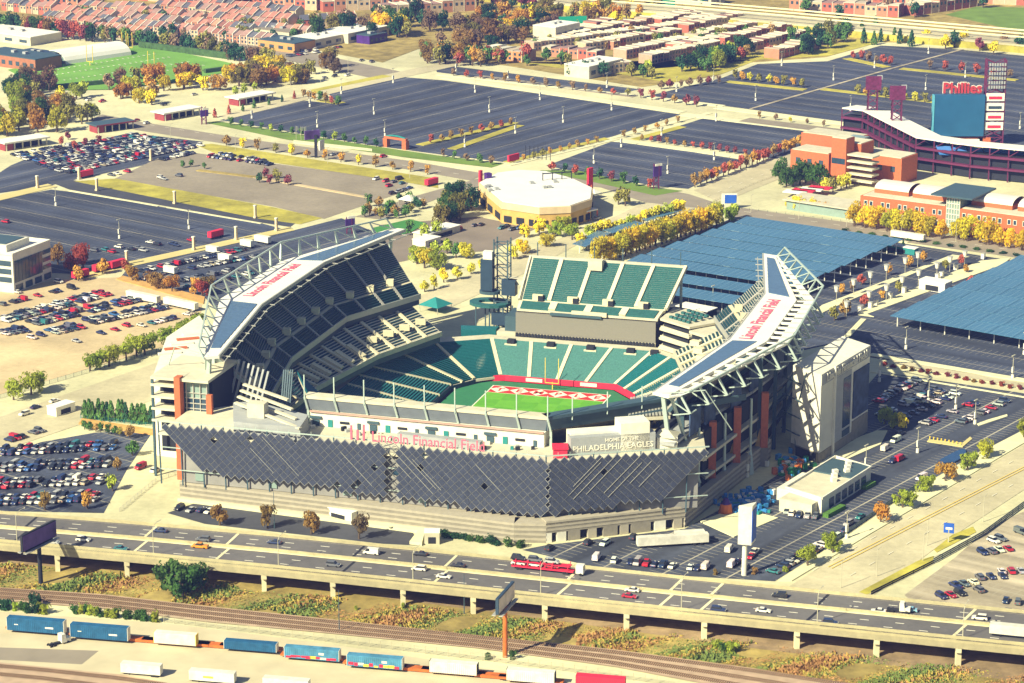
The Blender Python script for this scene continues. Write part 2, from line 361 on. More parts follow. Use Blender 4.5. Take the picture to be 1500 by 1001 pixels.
m_seat2 = M('pale_seat_plastic', (0.07, 0.20, 0.18), 0.5, 0.35, 2.5)  # paler, more mottled teal for the middle north blocks
m_seatU = M('green_bench_plastic', (0.028, 0.115, 0.11), 0.45, 0.2, 1.0)
m_pv = M('solar_panel_glass', (0.075, 0.135, 0.22), 0.22, 0.12, 0.6, spec=0.5)
m_pvd = M('dark_solar_cell', (0.042, 0.050, 0.078), 0.3, 0.25, 0.8, spec=0.4)
m_alu = M('aluminium_frame', (0.45, 0.44, 0.38), 0.45, 0.06, 0.6, metal=0.3)
m_brick = M('orange_brick', (0.46, 0.125, 0.05), 0.85, 0.14, 1.0)
m_stone = M('banded_stone', (0.24, 0.215, 0.165), 0.9, 0.15, 0.5)
m_stone2 = M('pale_stone', (0.36, 0.32, 0.24), 0.9, 0.1, 0.5)
m_glass = M('dark_glass', (0.03, 0.06, 0.09), 0.12, 0.15, 0.4, spec=0.6)
m_glassg = M('pale_green_glass', (0.22, 0.30, 0.26), 0.2, 0.1, 0.4, spec=0.5)
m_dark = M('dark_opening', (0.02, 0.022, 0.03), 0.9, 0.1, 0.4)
m_red = M('red_banner', (0.60, 0.025, 0.06), 0.6, 0.08, 0.6)
m_pink = M('faded_red_lettering', (0.60, 0.12, 0.18), 0.6, 0.05, 0.6)
m_led = M('switched_off_screen', (0.20, 0.185, 0.15), 0.6, 0.05, 1.5)
m_navy = M('dark_screen_back', (0.03, 0.055, 0.085), 0.4, 0.1, 0.4)
m_teal = M('teal_canvas', (0.02, 0.20, 0.19), 0.7, 0.1, 0.6)
m_turf = M('turf', (0.10, 0.32, 0.02), 0.95, 0.10, 0.35)
m_turf2 = M('turf_light_band', (0.125, 0.36, 0.025), 0.95, 0.10, 0.35)
m_lturf = M('green_surround', (0.03, 0.17, 0.07), 0.9, 0.1, 0.35)
# ---- pitch
ZF = -8.0
# the bowl is cut into the ground: the ground sheet gets a pit in the outline of the lower stand
pitch = MB().prism([(-36, -60), (36, -60), (38, -48), (38, 46), (33, 52), (24, 62), (-28, 62), (-38, 46), (-38, -48)], ZF - 0.5, ZF).build('pitch_surround', m_lturf, ST)
mb = MB(); mb2 = MB()
for i in range(12):
    for j in range(6):
        (mb if (i + j) % 2 else mb2).hexa(*[[(x, y, z) for x, y in ((-24.4 + 8.13 * j, -54.9 + 9.15 * i), (-24.4 + 8.13 * (j + 1), -54.9 + 9.15 * i), (-24.4 + 8.13 * (j + 1), -54.9 + 9.15 * (i + 1)), (-24.4 + 8.13 * j, -54.9 + 9.15 * (i + 1)))] for z in (ZF - .2, ZF + .03)])
turf = mb.build('turf', m_turf, ST); mb2.build('turf', m_turf2, turf)
ez = MB().prism([(-24.4, 45.7), (24.4, 45.7), (24.4, 54.9), (-24.4, 54.9)], ZF, ZF + .06).build('end_zone', M('end_zone_red', (0.50, 0.03, 0.03), 0.9, 0.06, 0.4), ST)
dm = MB()
for i, ch in enumerate('TEMPLE'):
    u = -20.4 + 8.15 * i
    dm.prism([(u - 4.05, 50.3), (u, 46.0), (u + 4.05, 50.3), (u, 54.6)], ZF + .05, ZF + .09)
dm.build('diamond_marking', m_white, ez)
for i, ch in enumerate('TEMPLE'):
    lettering('letter', ch, 5.6, M('end_zone_red'), (-20.4 + 8.15 * i, 48.4, ZF + .12), (1, 0, 0), (0, 1, 0), ez, bold=0.12, extrude=.02)
ln = MB()
for u in (-24.6, 24.6): ln.prism([(u - .25, -55), (u + .25, -55), (u + .25, 55), (u - .25, 55)], ZF, ZF + .07)
for v in (-55.1, 55.1): ln.prism([(-24.9, v - .2), (24.9, v - .2), (24.9, v + .2), (-24.9, v + .2)], ZF, ZF + .075)
for k in (-10, 10):
    v = k * 4.57; ln.prism([(-24.4, v - .06), (24.4, v - .06), (24.4, v + .06), (-24.4, v + .06)], ZF, ZF + .065)
ln.build('field_lines', m_white, ST)
for sgn in (1, -1):
    gp = MB(); vv = 56.4 * sgn
    gp.bar((0, vv, ZF), (0, vv, ZF + 3), .3).bar((-2.8, vv - sgn, ZF + 3), (2.8, vv - sgn, ZF + 3), .25).bar((0, vv, ZF + 3), (0, vv - sgn, ZF + 3), .25)
    for u in (-2.8, 2.8): gp.bar((u, vv - sgn, ZF + 3), (u, vv - sgn, ZF + 13.5), .22)
    gp.build('goal_post', m_yellow, ST)
# red boards round the pitch
def wall_run(pts, z0, z1, th, mat, name, parent=ST):
    for a, b in zip(pts, pts[1:]):
        MB().bar((a[0], a[1], (z0 + z1) / 2), (b[0], b[1], (z0 + z1) / 2), th, z1 - z0).build(name, mat, parent)
RING0 = [(-24, 63), (24.5, 63), (35, 52), (39.5, 44), (39.5, -46), (35, -56), (24, -63), (-24, -63), (-35, -56), (-39.5, -46), (-39.5, 44), (-33, 55), (-24, 63)]
wall_run([(-30, 60), (-22, 63), (24.5, 63)], ZF, ZF + 2.4, .5, m_red, 'red_perimeter_board')
wall_run([(24.5, 63), (35.3, 51), (37, 45)], ZF, ZF + 2.6, .8, m_red, 'red_perimeter_board')
for a, b in ((-13, -6), (10, 17)): MB().bar((a, 62.6, ZF + 1.3), (b, 62.6, ZF + 1.3), .3, 1.4).build('white_perimeter_board', m_conw, ST)
wall_run([(-30, 60), (-39.5, 44), (-39.5, -46), (-24, -63), (24, -63), (39.5, -46), (39.5, 44), (37, 45)], ZF, ZF + 1.8, .5, m_navy, 'perimeter_board')
# ---- seating
m_shadeConc = M('shade_grey_concrete', (0.34, 0.32, 0.27), 0.9, 0.12, 0.4); m_seatShade = M('shade_green_bench', (0.012, 0.055, 0.065), 0.5, 0.2, 1.0)  # deck concrete and seat green darkened to carry the roof's shade
m_aisle = M('aisle_concrete', (0.62, 0.55, 0.36), 0.85, 0.06, 0.4)
def stand(front, back, z0, z1, rows, counts, seat, name, aisle_w=1.5, slab=None, seats_from=0.0, seat_h=.55, fill=.58, up=.6):
    """raked stand: sloped slab, one mesh of seat rows for each block, one aisle between blocks"""
    for k in range(len(front) - 1):
        f0, f1, b0, b1 = front[k], front[k + 1], back[k], back[k + 1]
        n = counts[k]
        th = 1.0
        MB().hexa([(*f0, z0 - th), (*f1, z0 - th), (*b1, z1 - th), (*b0, z1 - th)], [(*f0, z0), (*f1, z0), (*b1, z1), (*b0, z1)]).build(name + '_slab', slab or m_con, ST)
        for i in range(n):
            fa, fb = lerp(f0, f1, i / n), lerp(f0, f1, (i + 1) / n); ba, bb = lerp(b0, b1, i / n), lerp(b0, b1, (i + 1) / n)
            mb = MB(); L = hypot(fb[0] - fa[0], fb[1] - fa[1]) or 1; Lb = hypot(bb[0] - ba[0], bb[1] - ba[1]) or 1
            e0 = aisle_w / 2 / L; e1 = aisle_w / 2 / Lb
            for r in range(rows):
                t0 = max(seats_from, r / rows + .01); t1 = t0 + fill / rows
                if r / rows < seats_from: continue
                zb = z0 + (z1 - z0) * t0
                ea, eb = e0 + (e1 - e0) * t0, e0 + (e1 - e0) * t1
                p = [lerp(lerp(fa, ba, t0), lerp(fb, bb, t0), ea), lerp(lerp(fa, ba, t0), lerp(fb, bb, t0), 1 - ea),
                     lerp(lerp(fa, ba, t1), lerp(fb, bb, t1), 1 - eb), lerp(lerp(fa, ba, t1), lerp(fb, bb, t1), eb)]
                mb.hexa([(*q, zb) for q in p], [(*q, zb + seat_h + (z1 - z0) / rows * up) for q in p])
            s = seat[k] if isinstance(seat, list) else seat
            mb.build('seat_block', s, ST)
            if i or k:
                a, b = lerp(f0, f1, i / n), lerp(b0, b1, i / n)
                MB().bar((*a, z0 + .45), (*b, z1 + .45), aisle_w, .9).build('aisle', m_aisle if not slab else m_shadeConc, ST)
# lower bowl
LF = [(-39.5, -46), (-39.5, 44), (-33, 55), (-24, 63), (24.5, 63), (35, 52), (39.5, 44), (39.5, -46)]
LB = [(-70, -50), (-68, 27), (-54, 68), (-33, 80.5), (36, 80.5), (54, 66), (68, 27), (70, -50)]
stand(LF, LB, -6.2, 4.0, 26, [6, 2, 1, 4, 2, 2, 6], [m_seat, m_seat, m_seat, m_seat2, m_seat, m_seat, m_seat], 'lower_stand')
# south stand, its back turned to the highway
SLo = GS(446, 580, 35); SRo = GS(802, 612, 35); SEo = GS(1002, 590, 35)
stand([(-24, -63), (24, -63)], [(-40, SLo[1] + 6), (SRo[0] - 2, SRo[1] + 5)], -6.2, 33.5, 44, [5], m_seat, 'south_stand')
stand([(24, -63), (39.5, -46)], [(SRo[0] - 2, SRo[1] + 5), (78, -72)], -6.2, 30, 44, [2], m_seat, 'south_stand')
stand([(-39.5, -46), (-24, -63)], [(-70, -50), (-40, SLo[1] + 6)], -6.2, 24, 40, [2], m_seat, 'south_stand')
# openings at the top of the blocks
for u in (-24, -7, 10, 27, 37): 
    MB().box(u, 79.2, 2.6, 3.2, 2.6, 2.6).build('vomitory', m_dark, ST); MB().box(u, 78.4, 2.2, 5.2, 1.2, 1.3).build('vomitory_wall', m_aisle, ST)
# concourse band round the top of the lower bowl
def band(inner, outer, z0, z1, mat, name):
    for k in range(len(inner) - 1):
        MB().prism([inner[k], inner[k + 1], outer[k + 1], outer[k]], z0, z1).build(name, mat, ST)
LBo = [(-76, -50), (-74, 29), (-58, 74), (-36, 87), (40, 87), (60, 72), (74, 29), (76, -50)]
band(LB, LBo, 2.2, 4.2, m_con, 'concourse_deck')
# north board and suites
MB().box(5.4, 88.6, 5.9, 60, 2, 8.6).build('video_board', m_led, ST)
mb = MB()
for i in range(44): mb.box(-24 + i * 1.36, 87.2, 4.35, .85, .5, 1.5)
mb.build('suite_windows', m_dark, ST); MB().box(5.4, 88.4, 4.2, 60, 1.4, 1.75).build('suite_band', m_con, ST)
MB().box(1.5, 87.2, 14.6, 22, 1.2, 1.0).build('ribbon_board', m_dsteel, ST)
# north upper stand
NF = [(-24.4, 88.4), (36.0, 88.4)]; NM = [(-24.4, 92.6), (37.2, 92.6)]; NB = [(-24.3, 111), (42.2, 111)]
stand(NF, NM, 16.0, 18.2, 5, [4], m_seatU, 'north_upper_stand', aisle_w=3.0)
MB().hexa([(-24.6, 92.6, 17.2), (37.2, 92.6, 17.2), (37.8, 94.4, 17.2), (-24.6, 94.4, 17.2)], [(-24.6, 92.6, 18.3), (37.2, 92.6, 18.3), (37.8, 94.4, 18.3), (-24.6, 94.4, 18.3)]).build('cross_aisle', m_aisle, ST)
stand([(-24.4, 94.4), (37.8, 94.4)], NB, 18.4, 32.4, 21, [5], m_seatU, 'north_upper_stand', aisle_w=1.7, fill=.66, seat_h=.35, up=.55)
MB().bar((-24.6, 111.8, 32.6), (42.6, 111.8, 32.6), 1.6, 1.6).build('parapet', m_con, ST)
MB().bar((38.4, 93.5, 19), (42.6, 111.5, 33.2), 1.2, 1.4).build('side_wall', m_con, ST); MB().bar((-24.9, 93.5, 18.6), (-24.9, 111.5, 33), .8, 1.4).build('side_wall', m_con, ST)
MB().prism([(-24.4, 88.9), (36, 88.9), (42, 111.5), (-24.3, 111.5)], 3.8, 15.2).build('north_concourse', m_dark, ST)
for i in range(7): MB().bar((-23 + i * 10.6, 111.5, 0), (-23 + i * 10.6, 111.5, 31), 1.0).build('column', m_steel, ST)
for i in range(4): 
    u = -17 + i * 15.1
    MB().box(u, 94.9, 18.4, 4.4, 1.4, 2.6).build('vomitory', m_aisle, ST); MB().box(u + 1.4, 94.0, 18.4, 2.2, .9, 2.2).build('vomitory', m_dark, ST)
MB().box(4.6, 108.4, 30.0, 6, 4.2, 4.2).build('camera_platform', m_con, ST)
for i in range(6): MB().bar((-22 + i * 12.4, 112.2, 31), (-22 + i * 12.4, 112.2, 39), .35).build('light_mast', m_dsteel, ST)
MB().box(7, 88.0, 15.2, 15, 1.2, 1.7).build('press_front', m_aisle, ST)
# north-east terraces
for i, (z, d) in enumerate(((4.6, 0), (8.4, .8), (12.2, 1.6), (16.0, 2.6))):
    MB().prism([(37.5, 84 + d), (52, 74 + d), (62, 88), (50, 104), (39, 104)], z, z + .9).build('terrace_slab', m_con, ST)
    if i < 3: MB().prism([(38.5, 87.5 + d), (51, 78 + d), (59, 90), (50, 102), (40, 102)], z + .9, z + 3.8).build('terrace_rooms', m_dark, ST); MB().bar((38, 84.5 + d, z + 1.3), (51.8, 75 + d, z + 1.3), .3, .9).build('terrace_parapet', m_con, ST)
mb = MB()
for i in range(4):
    for j in range(5):
        p = lerp((41, 87), (51.5, 79.8), j / 5); mb.box(p[0] + i * 1.9 + 1, p[1] + i * 2.6 + 1, 17 + i * .35, 1.9, 1.2, .9, -.6)
mb.build('terrace_seats', m_seatU, ST)
MB().prism([(52, 76), (66, 66), (74, 84), (62, 90)], 14.5, 15.6).build('link_bridge', m_con, ST)
MB().prism([(53, 77), (65, 68), (72, 83), (61, 88)], 3, 14.5).build('link_rooms', m_dark, ST)
# north-west plaza blocks beside the screen tower
MB().prism([(-48, 86), (-34, 90), (-34, 95), (-50, 92)], 2, 5.8).build('corner_stand', m_seat, ST); MB().prism([(-33, 88), (-25, 88.5), (-25, 94), (-33, 94)], 2, 5.5).build('corner_block', m_con, ST)
MB().prism([(-30, 90), (-25.3, 90), (-25.3, 104), (-30, 104)], 0, 12).build('service_block', m_dsteel, ST)
# middle (club) decks, left and right; upper decks; mirrored
def decks(s):
    def mx(pts): 
        q = [(s * a, b) for a, b in pts]
        return q if s < 0 else q
    CF = mx([(71, -62), (71, -25), (63, 23), (49, 62)]); CB = mx([(87, -66), (88, -28), (80, 30), (66, 74)])
    stand(CF, CB, 10.5, 18.0, 13, [2, 5, 4], m_seatShade, 'club_deck', aisle_w=1.5, fill=.62, seat_h=.2, up=.3)
    wall_run(CF, 9.2, 11.2, .7, m_con, 'deck_front_rail'); wall_run([(s * (abs(a) + 1), b) for a, b in CF], 6.6, 9.2, .8, m_dsteel, 'deck_fascia')
    for t in (.12, .37, .62, .87):
        p = lerp((63, 23), (49, 62), t); q = lerp((80, 30), (66, 74), t); c = lerp(p, q, .42)
        MB().box(s * c[0], c[1], 13.6, 4.2, 2.6, 2.2, .3 * -s).build('vomitory', m_aisle, ST)
    for i in range(5):
        p = lerp((71, -25), (63, 23), (i + .5) / 5.5); q = lerp((88, -28), (80, 30), (i + .5) / 5.5)
        a, b = lerp(p, q, .1), lerp(p, q, .55)
        MB().bar((s * a[0], a[1], 11.9), (s * b[0], b[1], 15.4), 2.6, 1.6).build('stair_block', m_aisle, ST)
    UF = mx([(70, -76), (80, -29), (80, 33), (62.5, 75.5)]); UB = mx([(86, -90), (105, -33), (105, 36), (84, 92)])
    # lower part, cross aisle, upper part
    def cut(t): return [lerp(a, b, t) for a, b in zip(UF, UB)]
    z = lambda t: 22 + 19.5 * t
    stand(UF, cut(.22), 22, z(.22), 6, [3, 4, 4], m_seatShade, 'upper_deck', aisle_w=1.2, slab=m_shadeConc)
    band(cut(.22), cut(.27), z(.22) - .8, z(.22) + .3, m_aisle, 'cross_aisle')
    stand(cut(.27), UB, z(.24), z(1), 24, [3, 4, 4], m_seatShade, 'upper_deck', aisle_w=1.1, fill=.62, seat_h=.3, up=.3, slab=m_shadeConc)
    wall_run(UF, 20.6, 22.9, .8, m_alu, 'deck_front_rail'); wall_run([(s * (abs(a) + .8), b) for a, b in UF], 18.2, 20.6, .8, m_navy, 'ribbon_board')
    for k, n in ((0, 3), (1, 4), (2, 4)):
        for i in range(n):
            t = (i + .02) / n
            p = lerp(lerp(UF[k], UF[k + 1], t), lerp(UB[k], UB[k + 1], t), .30); MB().box(p[0], p[1], z(.27), 3.0, 3.6, 2.4, .25).build('vomitory', m_aisle, ST)
    # raker frames and the concourses below
    for k in range(11):
        t = k / 10
        def at(poly, t):
            x = t * 3; i = min(2, int(x)); return lerp(poly[i], poly[i + 1], x - i)
        a, b = at(UF, t), at(UB, t)
        o = MB().bar((*b, 0), (*b, 41), 1.3, 1.3).bar((a[0] + s * 2, a[1], 20.5), (*b, 39.5), .9, 1.4).bar((a[0] + s * 9, a[1], 0), (a[0] + s * 9, a[1], 26), 1.0)
        o.build('raker_frame', m_steel if s < 0 or b[1] > 20 else m_dsteel, ST)
    band([(s * a, b) for a, b in ((72, -70), (84, -30), (84, 30), (68, 74))], [(s * a, b) for a, b in ((94, -92), (104, -33), (104, 35), (84, 88))], 17.2, 18.2, m_con, 'concourse_deck')
    band([(s * a, b) for a, b in ((76, -66), (88, -30), (86, 30), (70, 74))], [(s * a, b) for a, b in ((94, -88), (104, -33), (104, 35), (84, 86))], 9.4, 10.4, m_con, 'concourse_deck')
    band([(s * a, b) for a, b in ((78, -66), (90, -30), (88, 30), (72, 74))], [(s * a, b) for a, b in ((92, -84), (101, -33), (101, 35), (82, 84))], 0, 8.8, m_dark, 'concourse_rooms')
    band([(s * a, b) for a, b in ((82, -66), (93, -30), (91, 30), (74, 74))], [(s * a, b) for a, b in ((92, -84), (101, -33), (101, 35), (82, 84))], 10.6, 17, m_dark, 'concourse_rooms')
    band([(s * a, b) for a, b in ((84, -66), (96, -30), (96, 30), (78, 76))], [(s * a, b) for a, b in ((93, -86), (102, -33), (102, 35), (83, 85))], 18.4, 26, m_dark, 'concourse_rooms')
decks(-1); decks(1)
# ---- winged roofs
def roof(s):
    R = tag(link('winged_roof', None, ST))
    RI = [(78.5, -103), (90, -32), (90, 36), (77, 100)]; RO = [(83, -106), (108, -30), (107, 33), (82.5, 101)]
    if s > 0: RO = [(84.5, -106), (103.5, -30), (103.5, 30), (82.5, 98)]
    RI = [(s * a, b) for a, b in RI]; RO = [(s * a, b) for a, b in RO]
    Z = 44.0
    for k in range(3):
        q = [RI[k], RI[k + 1], RO[k + 1], RO[k]]
        MB().prism(q, Z - 1.0, Z).build('roof_deck', m_roof, R)
    for k in range(3):
        a, b = RI[k], RI[k + 1]
        MB().bar((a[0], a[1], Z - .6), (b[0], b[1], Z - .6), .6, 1.3).build('roof_edge', m_alu, R)
        n = 7
        for i in range(n):
            p = lerp(a, b, (i + .5) / n)
            MB().bar((p[0] + s * 2, p[1], Z - 1.3), (p[0] - s * 3.2, p[1], Z - 1.5), .3).build('edge_bracket', m_alu, R)
        MB().bar((a[0] - s * 2.2, a[1], Z - 1.9), (b[0] - s * 2.2, b[1], Z - 1.9), .3).build('edge_rail', m_alu, R)
    # stepped solar arrays on the two swept ends
    for k, (t0, t1) in ((0, (.14, .98)), (2, (.03, .90))):
        n = 11
        for i in range(n):
            ta, tb = t0 + (t1 - t0) * i / n, t0 + (t1 - t0) * (i + .97) / n
            tm = ta if k == 0 else tb
            ia, oa = lerp(RI[k], RI[k + 1], ta), lerp(RO[k], RO[k + 1], ta); ib, ob = lerp(RI[k], RI[k + 1], tb), lerp(RO[k], RO[k + 1], tb)
            im, om = lerp(RI[k], RI[k + 1], tm), lerp(RO[k], RO[k + 1], tm)
            wd = hypot(om[0] - im[0], om[1] - im[1]); e = min(.35, 1.7 / wd)
            f = .78 if s > 0 else .74
            MB().prism([lerp(ia, oa, e), lerp(ib, ob, e), lerp(ib, ob, f), lerp(ia, oa, f)], Z, Z + .25).build('solar_panel', m_pv, R)
    # lettering on the middle field
    if s < 0:
        lettering('lettering', 'Lincoln Financial Field', 6.0, m_pink, (-97.4, 3, Z + .1), (0, 1, 0), (-1, 0, 0), R, bold=.12)
    else:
        lettering('lettering', 'Lincoln Financial Field', 6.6, m_pink, (97.6, -1, Z + .1), (0, 1, 0), (-1, 0, 0), R, bold=.12)
    # deep truss along the outer edge
    TB = [(s * 83, -106), (s * 108, -31), (s * 108, 34), (s * 82.5, 100)]; TT = [(s * 86, -103, 46.5), (s * 108.5, -37, 51), (s * 108.5, 36, 51), (s * 84, 96, 49)]
    if s > 0: TB = [(88, -103), (111, -30), (110, 32), (83.5, 98)]; TT = [(91, -104, 45.2), (114, -34, 48), (113.5, 30, 50.2), (88, 88, 50)]
    if s > 0:   # open strip between the deck and the outer gutter
        for k in range(3):
            o0, o1 = RO[k], RO[k + 1]; n0, n1 = TB[k], TB[k + 1]
            MB().prism([lerp(o0, n0, .5), lerp(o1, n1, .5), n1, n0], Z - .9, Z - .1).build('gutter_deck', m_roof, R)
            n = 9
            for i in range(n + 1):
                p, q = lerp(o0, o1, i / n), lerp(n0, n1, i / n)
                MB().bar((p[0], p[1], Z - .4), (q[0], q[1], Z - .4), 1.2 if k != 1 else 1.6, .6).build('cross_beam', m_roof, R)
    for k in range(3):
        n = (6, 6, 6)[k]
        pts = []
        for i in range(n + 1):
            t = i / n; b = lerp(TB[k], TB[k + 1], t); tp = lerp(TT[k], TT[k + 1], t)
            pts.append(((*b, Z - .3), tp))
        for i, (b, tp) in enumerate(pts):
            if k and not i: continue
            wb = 1.7; d = Vector((TB[k + 1][0] - TB[k][0], TB[k + 1][1] - TB[k][1], 0)).normalized()
            B, T = Vector(b), Vector(tp); nrm = Vector((-d.y, d.x, 0)) * .35
            MB().hexa([B - d * wb / 2 - nrm, B + d * wb / 2 - nrm, B + d * wb / 2 + nrm, B - d * wb / 2 + nrm], [T - d * .25 - nrm * .5, T + d * .25 - nrm * .5, T + d * .25 + nrm * .5, T - d * .25 + nrm * .5]).build('truss_post', m_steel, R)
            if s > 0:
                I = Vector((b[0] + 3.5, b[1], Z - 6.5))
                MB().bar(B, I, .7).bar(I, I + Vector((-6, 0, -1)), .4).bar(I, B + Vector((-5, 0, -1)), .4).bar(I, I + d * 4 + Vector((0, 0, .3)), .35).build('outer_bracket', m_steel, R)
        for i in range(n):
            MB().bar(pts[i][1], pts[i + 1][0], .4).build('truss_diagonal', m_steel, R)
            MB().bar(pts[i][1], pts[i + 1][1], .55).build('truss_chord', m_steel, R)
    # masts under the tips and tie bars
    a = RI[0]
    MB().bar((s * 86, -100, 8), (s * 82, -103, Z - .6), 1.3, 1.6).bar((s * 92, -88, 8), (s * 84, -101, Z - .8), .9).build('tip_mast', m_steel, R)
    MB().bar((s * 82, -104, Z), (s * 96, -101, Z + 1.5), .3).bar((s * 96, -101, Z + 1.5), (s * 104, -94, 30), .3).build('tip_tie', m_steel, R)
    b = RI[3]; MB().bar((s * 86, 95, 0), (s * 82, 97, Z - 1), 1.3).build('tip_mast', m_steel, R)
roof(-1); roof(1)
# bright end benches of the right upper deck beside the roof
mb = MB()
e0, e1, e2, e3 = GS(925, 585, 33), GS(972, 576, 33), GS(982, 600, 33), GS(922, 603, 33)
for i in range(13):
    a, b = lerp(e3, e2, i / 12), lerp(e0, e1, i / 12)
    mb.bar((a[0], a[1], 31.2), (b[0], b[1], 33.6), .75, .35)
mb.build('bench_rows', m_alu, ST)
MB().prism([e0[:2], e1[:2], e2[:2], e3[:2]], 29.5, 30.6).build('end_deck', m_con, ST)
MB().bar((e3[0], e3[1], 30.6), (e2[0] + 22, e2[1] + 22, 33), .5, 2.2).build('end_rail', m_dsteel, ST)
# ---- south front: rim, shops, plaza, solar screen, stone base
ZP = 25.0
rimL, rimR, rimE = GS(446, 580, 35.2), GS(802, 612, 35.2), GS(1005, 588, 33)
wl, wr = GS(455, 623, ZP), GS(797, 656, ZP)
for a, b, nm in ((rimL, rimR, 'rim_wall'), (rimR, rimE, 'rim_wall')):
    d = Vector((b[0] - a[0], b[1] - a[1], 0)).normalized(); nrm = Vector((d.y, -d.x, 0))
    o = MB().hexa([(a[0] + nrm.x * -1, a[1] + nrm.y * -1, 30.2), (b[0] - nrm.x, b[1] - nrm.y, 30.2), (b[0] - nrm.x * 4, b[1] - nrm.y * 4, 30.2), (a[0] - nrm.x * 4, a[1] - nrm.y * 4, 30.2)],
                  [(a[0], a[1], 34.4), (b[0], b[1], a[2] - .8 if nm else 0), (b[0] - nrm.x * 4, b[1] - nrm.y * 4, 34.4), (a[0] - nrm.x * 4, a[1] - nrm.y * 4, 34.4)]) 
    o.build(nm, M('shade_grey_rim', (.14, .16, .18), .7, .12, .3) if a is rimL else m_dsteel, ST)  # rim colours darkened for shade; right run and coping in dark steel
    MB().bar((a[0] - nrm.x * 2, a[1] - nrm.y * 2, 34.9), (b[0] - nrm.x * 2, b[1] - nrm.y * 2, 34.9), 4.6, 1.1).build('rim_coping', m_con if a is rimL else m_dsteel, ST)
n = 9
for i in range(n):
    p = lerp(rimL, rimR, (i + .02) / (n - 1)); q = lerp(wl, wr, (i + .02) / (n - 1))
    MB().bar((p[0], p[1] - .6, 34), (p[0], p[1] - .6, 43), .38).build('rim_mast', m_steel, ST)
    MB().bar((p[0], p[1] - .5, 35), (p[0] + .8, p[1] + .8, 30), .7).bar((p[0] + .8, p[1] + .8, 30), (p[0] + .8, p[1] + .8, ZP), .8).build('rim_column', m_steel, ST)
for i in range(4):
    p = lerp(rimR, rimE, (i + .7) / 4); MB().bar((p[0], p[1], 33), (p[0], p[1], 41), .38).build('rim_mast', m_steel, ST)
# shop wall of the plaza with doors, boards and awnings
d = Vector((wr[0] - wl[0], wr[1] - wl[1], 0)); WL = d.length; d.normalize(); wn = Vector((d.y, -d.x, 0))
MB().prism([(wl[0], wl[1]), (wr[0], wr[1]), (wr[0] - wn.x * 9, wr[1] - wn.y * 9), (wl[0] - wn.x * 9, wl[1] - wn.y * 9)], ZP - 1, 30.0).build('plaza_wall', m_conw, ST)
MB().bar((wl[0] + wn.x * .4, wl[1] + wn.y * .4, 30.3), (wr[0] + wn.x * .4, wr[1] + wn.y * .4, 30.3), .8, .5).build('plaza_gutter', M('pinkish_metal', (0.45, 0.28, 0.22), .6, .1, .5), ST)
rnd = random.Random(3)
for i in range(16):
    p = Vector(wl) + d * (WL * (i + .4) / 16) + wn * .15; rz = atan2(d.y, d.x)
    k = i % 4
    if k == 0: MB().box(p.x, p.y, ZP + 2.8, 4.2, 1.2, .8, rz).box(p.x, p.y, ZP + .2, 2.6, .4, 2, rz).build('concession_stand', m_dsteel, ST)
    elif k == 1: MB().box(p.x, p.y, ZP, 1.7, .3, 2.6, rz).build('plaza_door', m_teal, ST)
    elif k == 2: MB().box(p.x, p.y, ZP + 1.6, 3.4, .3, .8, rz).build('menu_board', m_dark, ST)
    else: MB().box(p.x, p.y, ZP, 1.2, .3, 2.3, rz).build('plaza_door', m_dsteel, ST)
# plaza deck
fa, fc, fe = (-88.0, -136.0), (50.6, -136.0), (100.0, -111.0)
MB().prism([(-88, -135.4), (50.5, -135.4), (99, -110.6), (92, -84), (rimE[0], rimE[1]), (wr[0], wr[1] + 3), (wl[0], wl[1] + 3), (-70, -96), (-88, -110)], ZP - 1.0, ZP).build('plaza_deck', m_con, ST)
for i in range(24):      # people-height tables and planters on the plaza
    t = rnd.random(); p = Vector(wl).lerp(Vector(wr), t) + wn * rnd.uniform(2, 9)
    MB().box(p.x, p.y, ZP, rnd.uniform(.8, 2), rnd.uniform(.8, 1.6), rnd.uniform(.7, 1.5), rnd.random()).build('plaza_counter', rnd.choice([m_congr, m_teal, m_conw, m_dark]), ST)
MB().box(wl[0] + 50, wl[1] - 9.5, ZP, 30, 3, 3.2, -.06).build('kiosk_row', m_congr, ST)
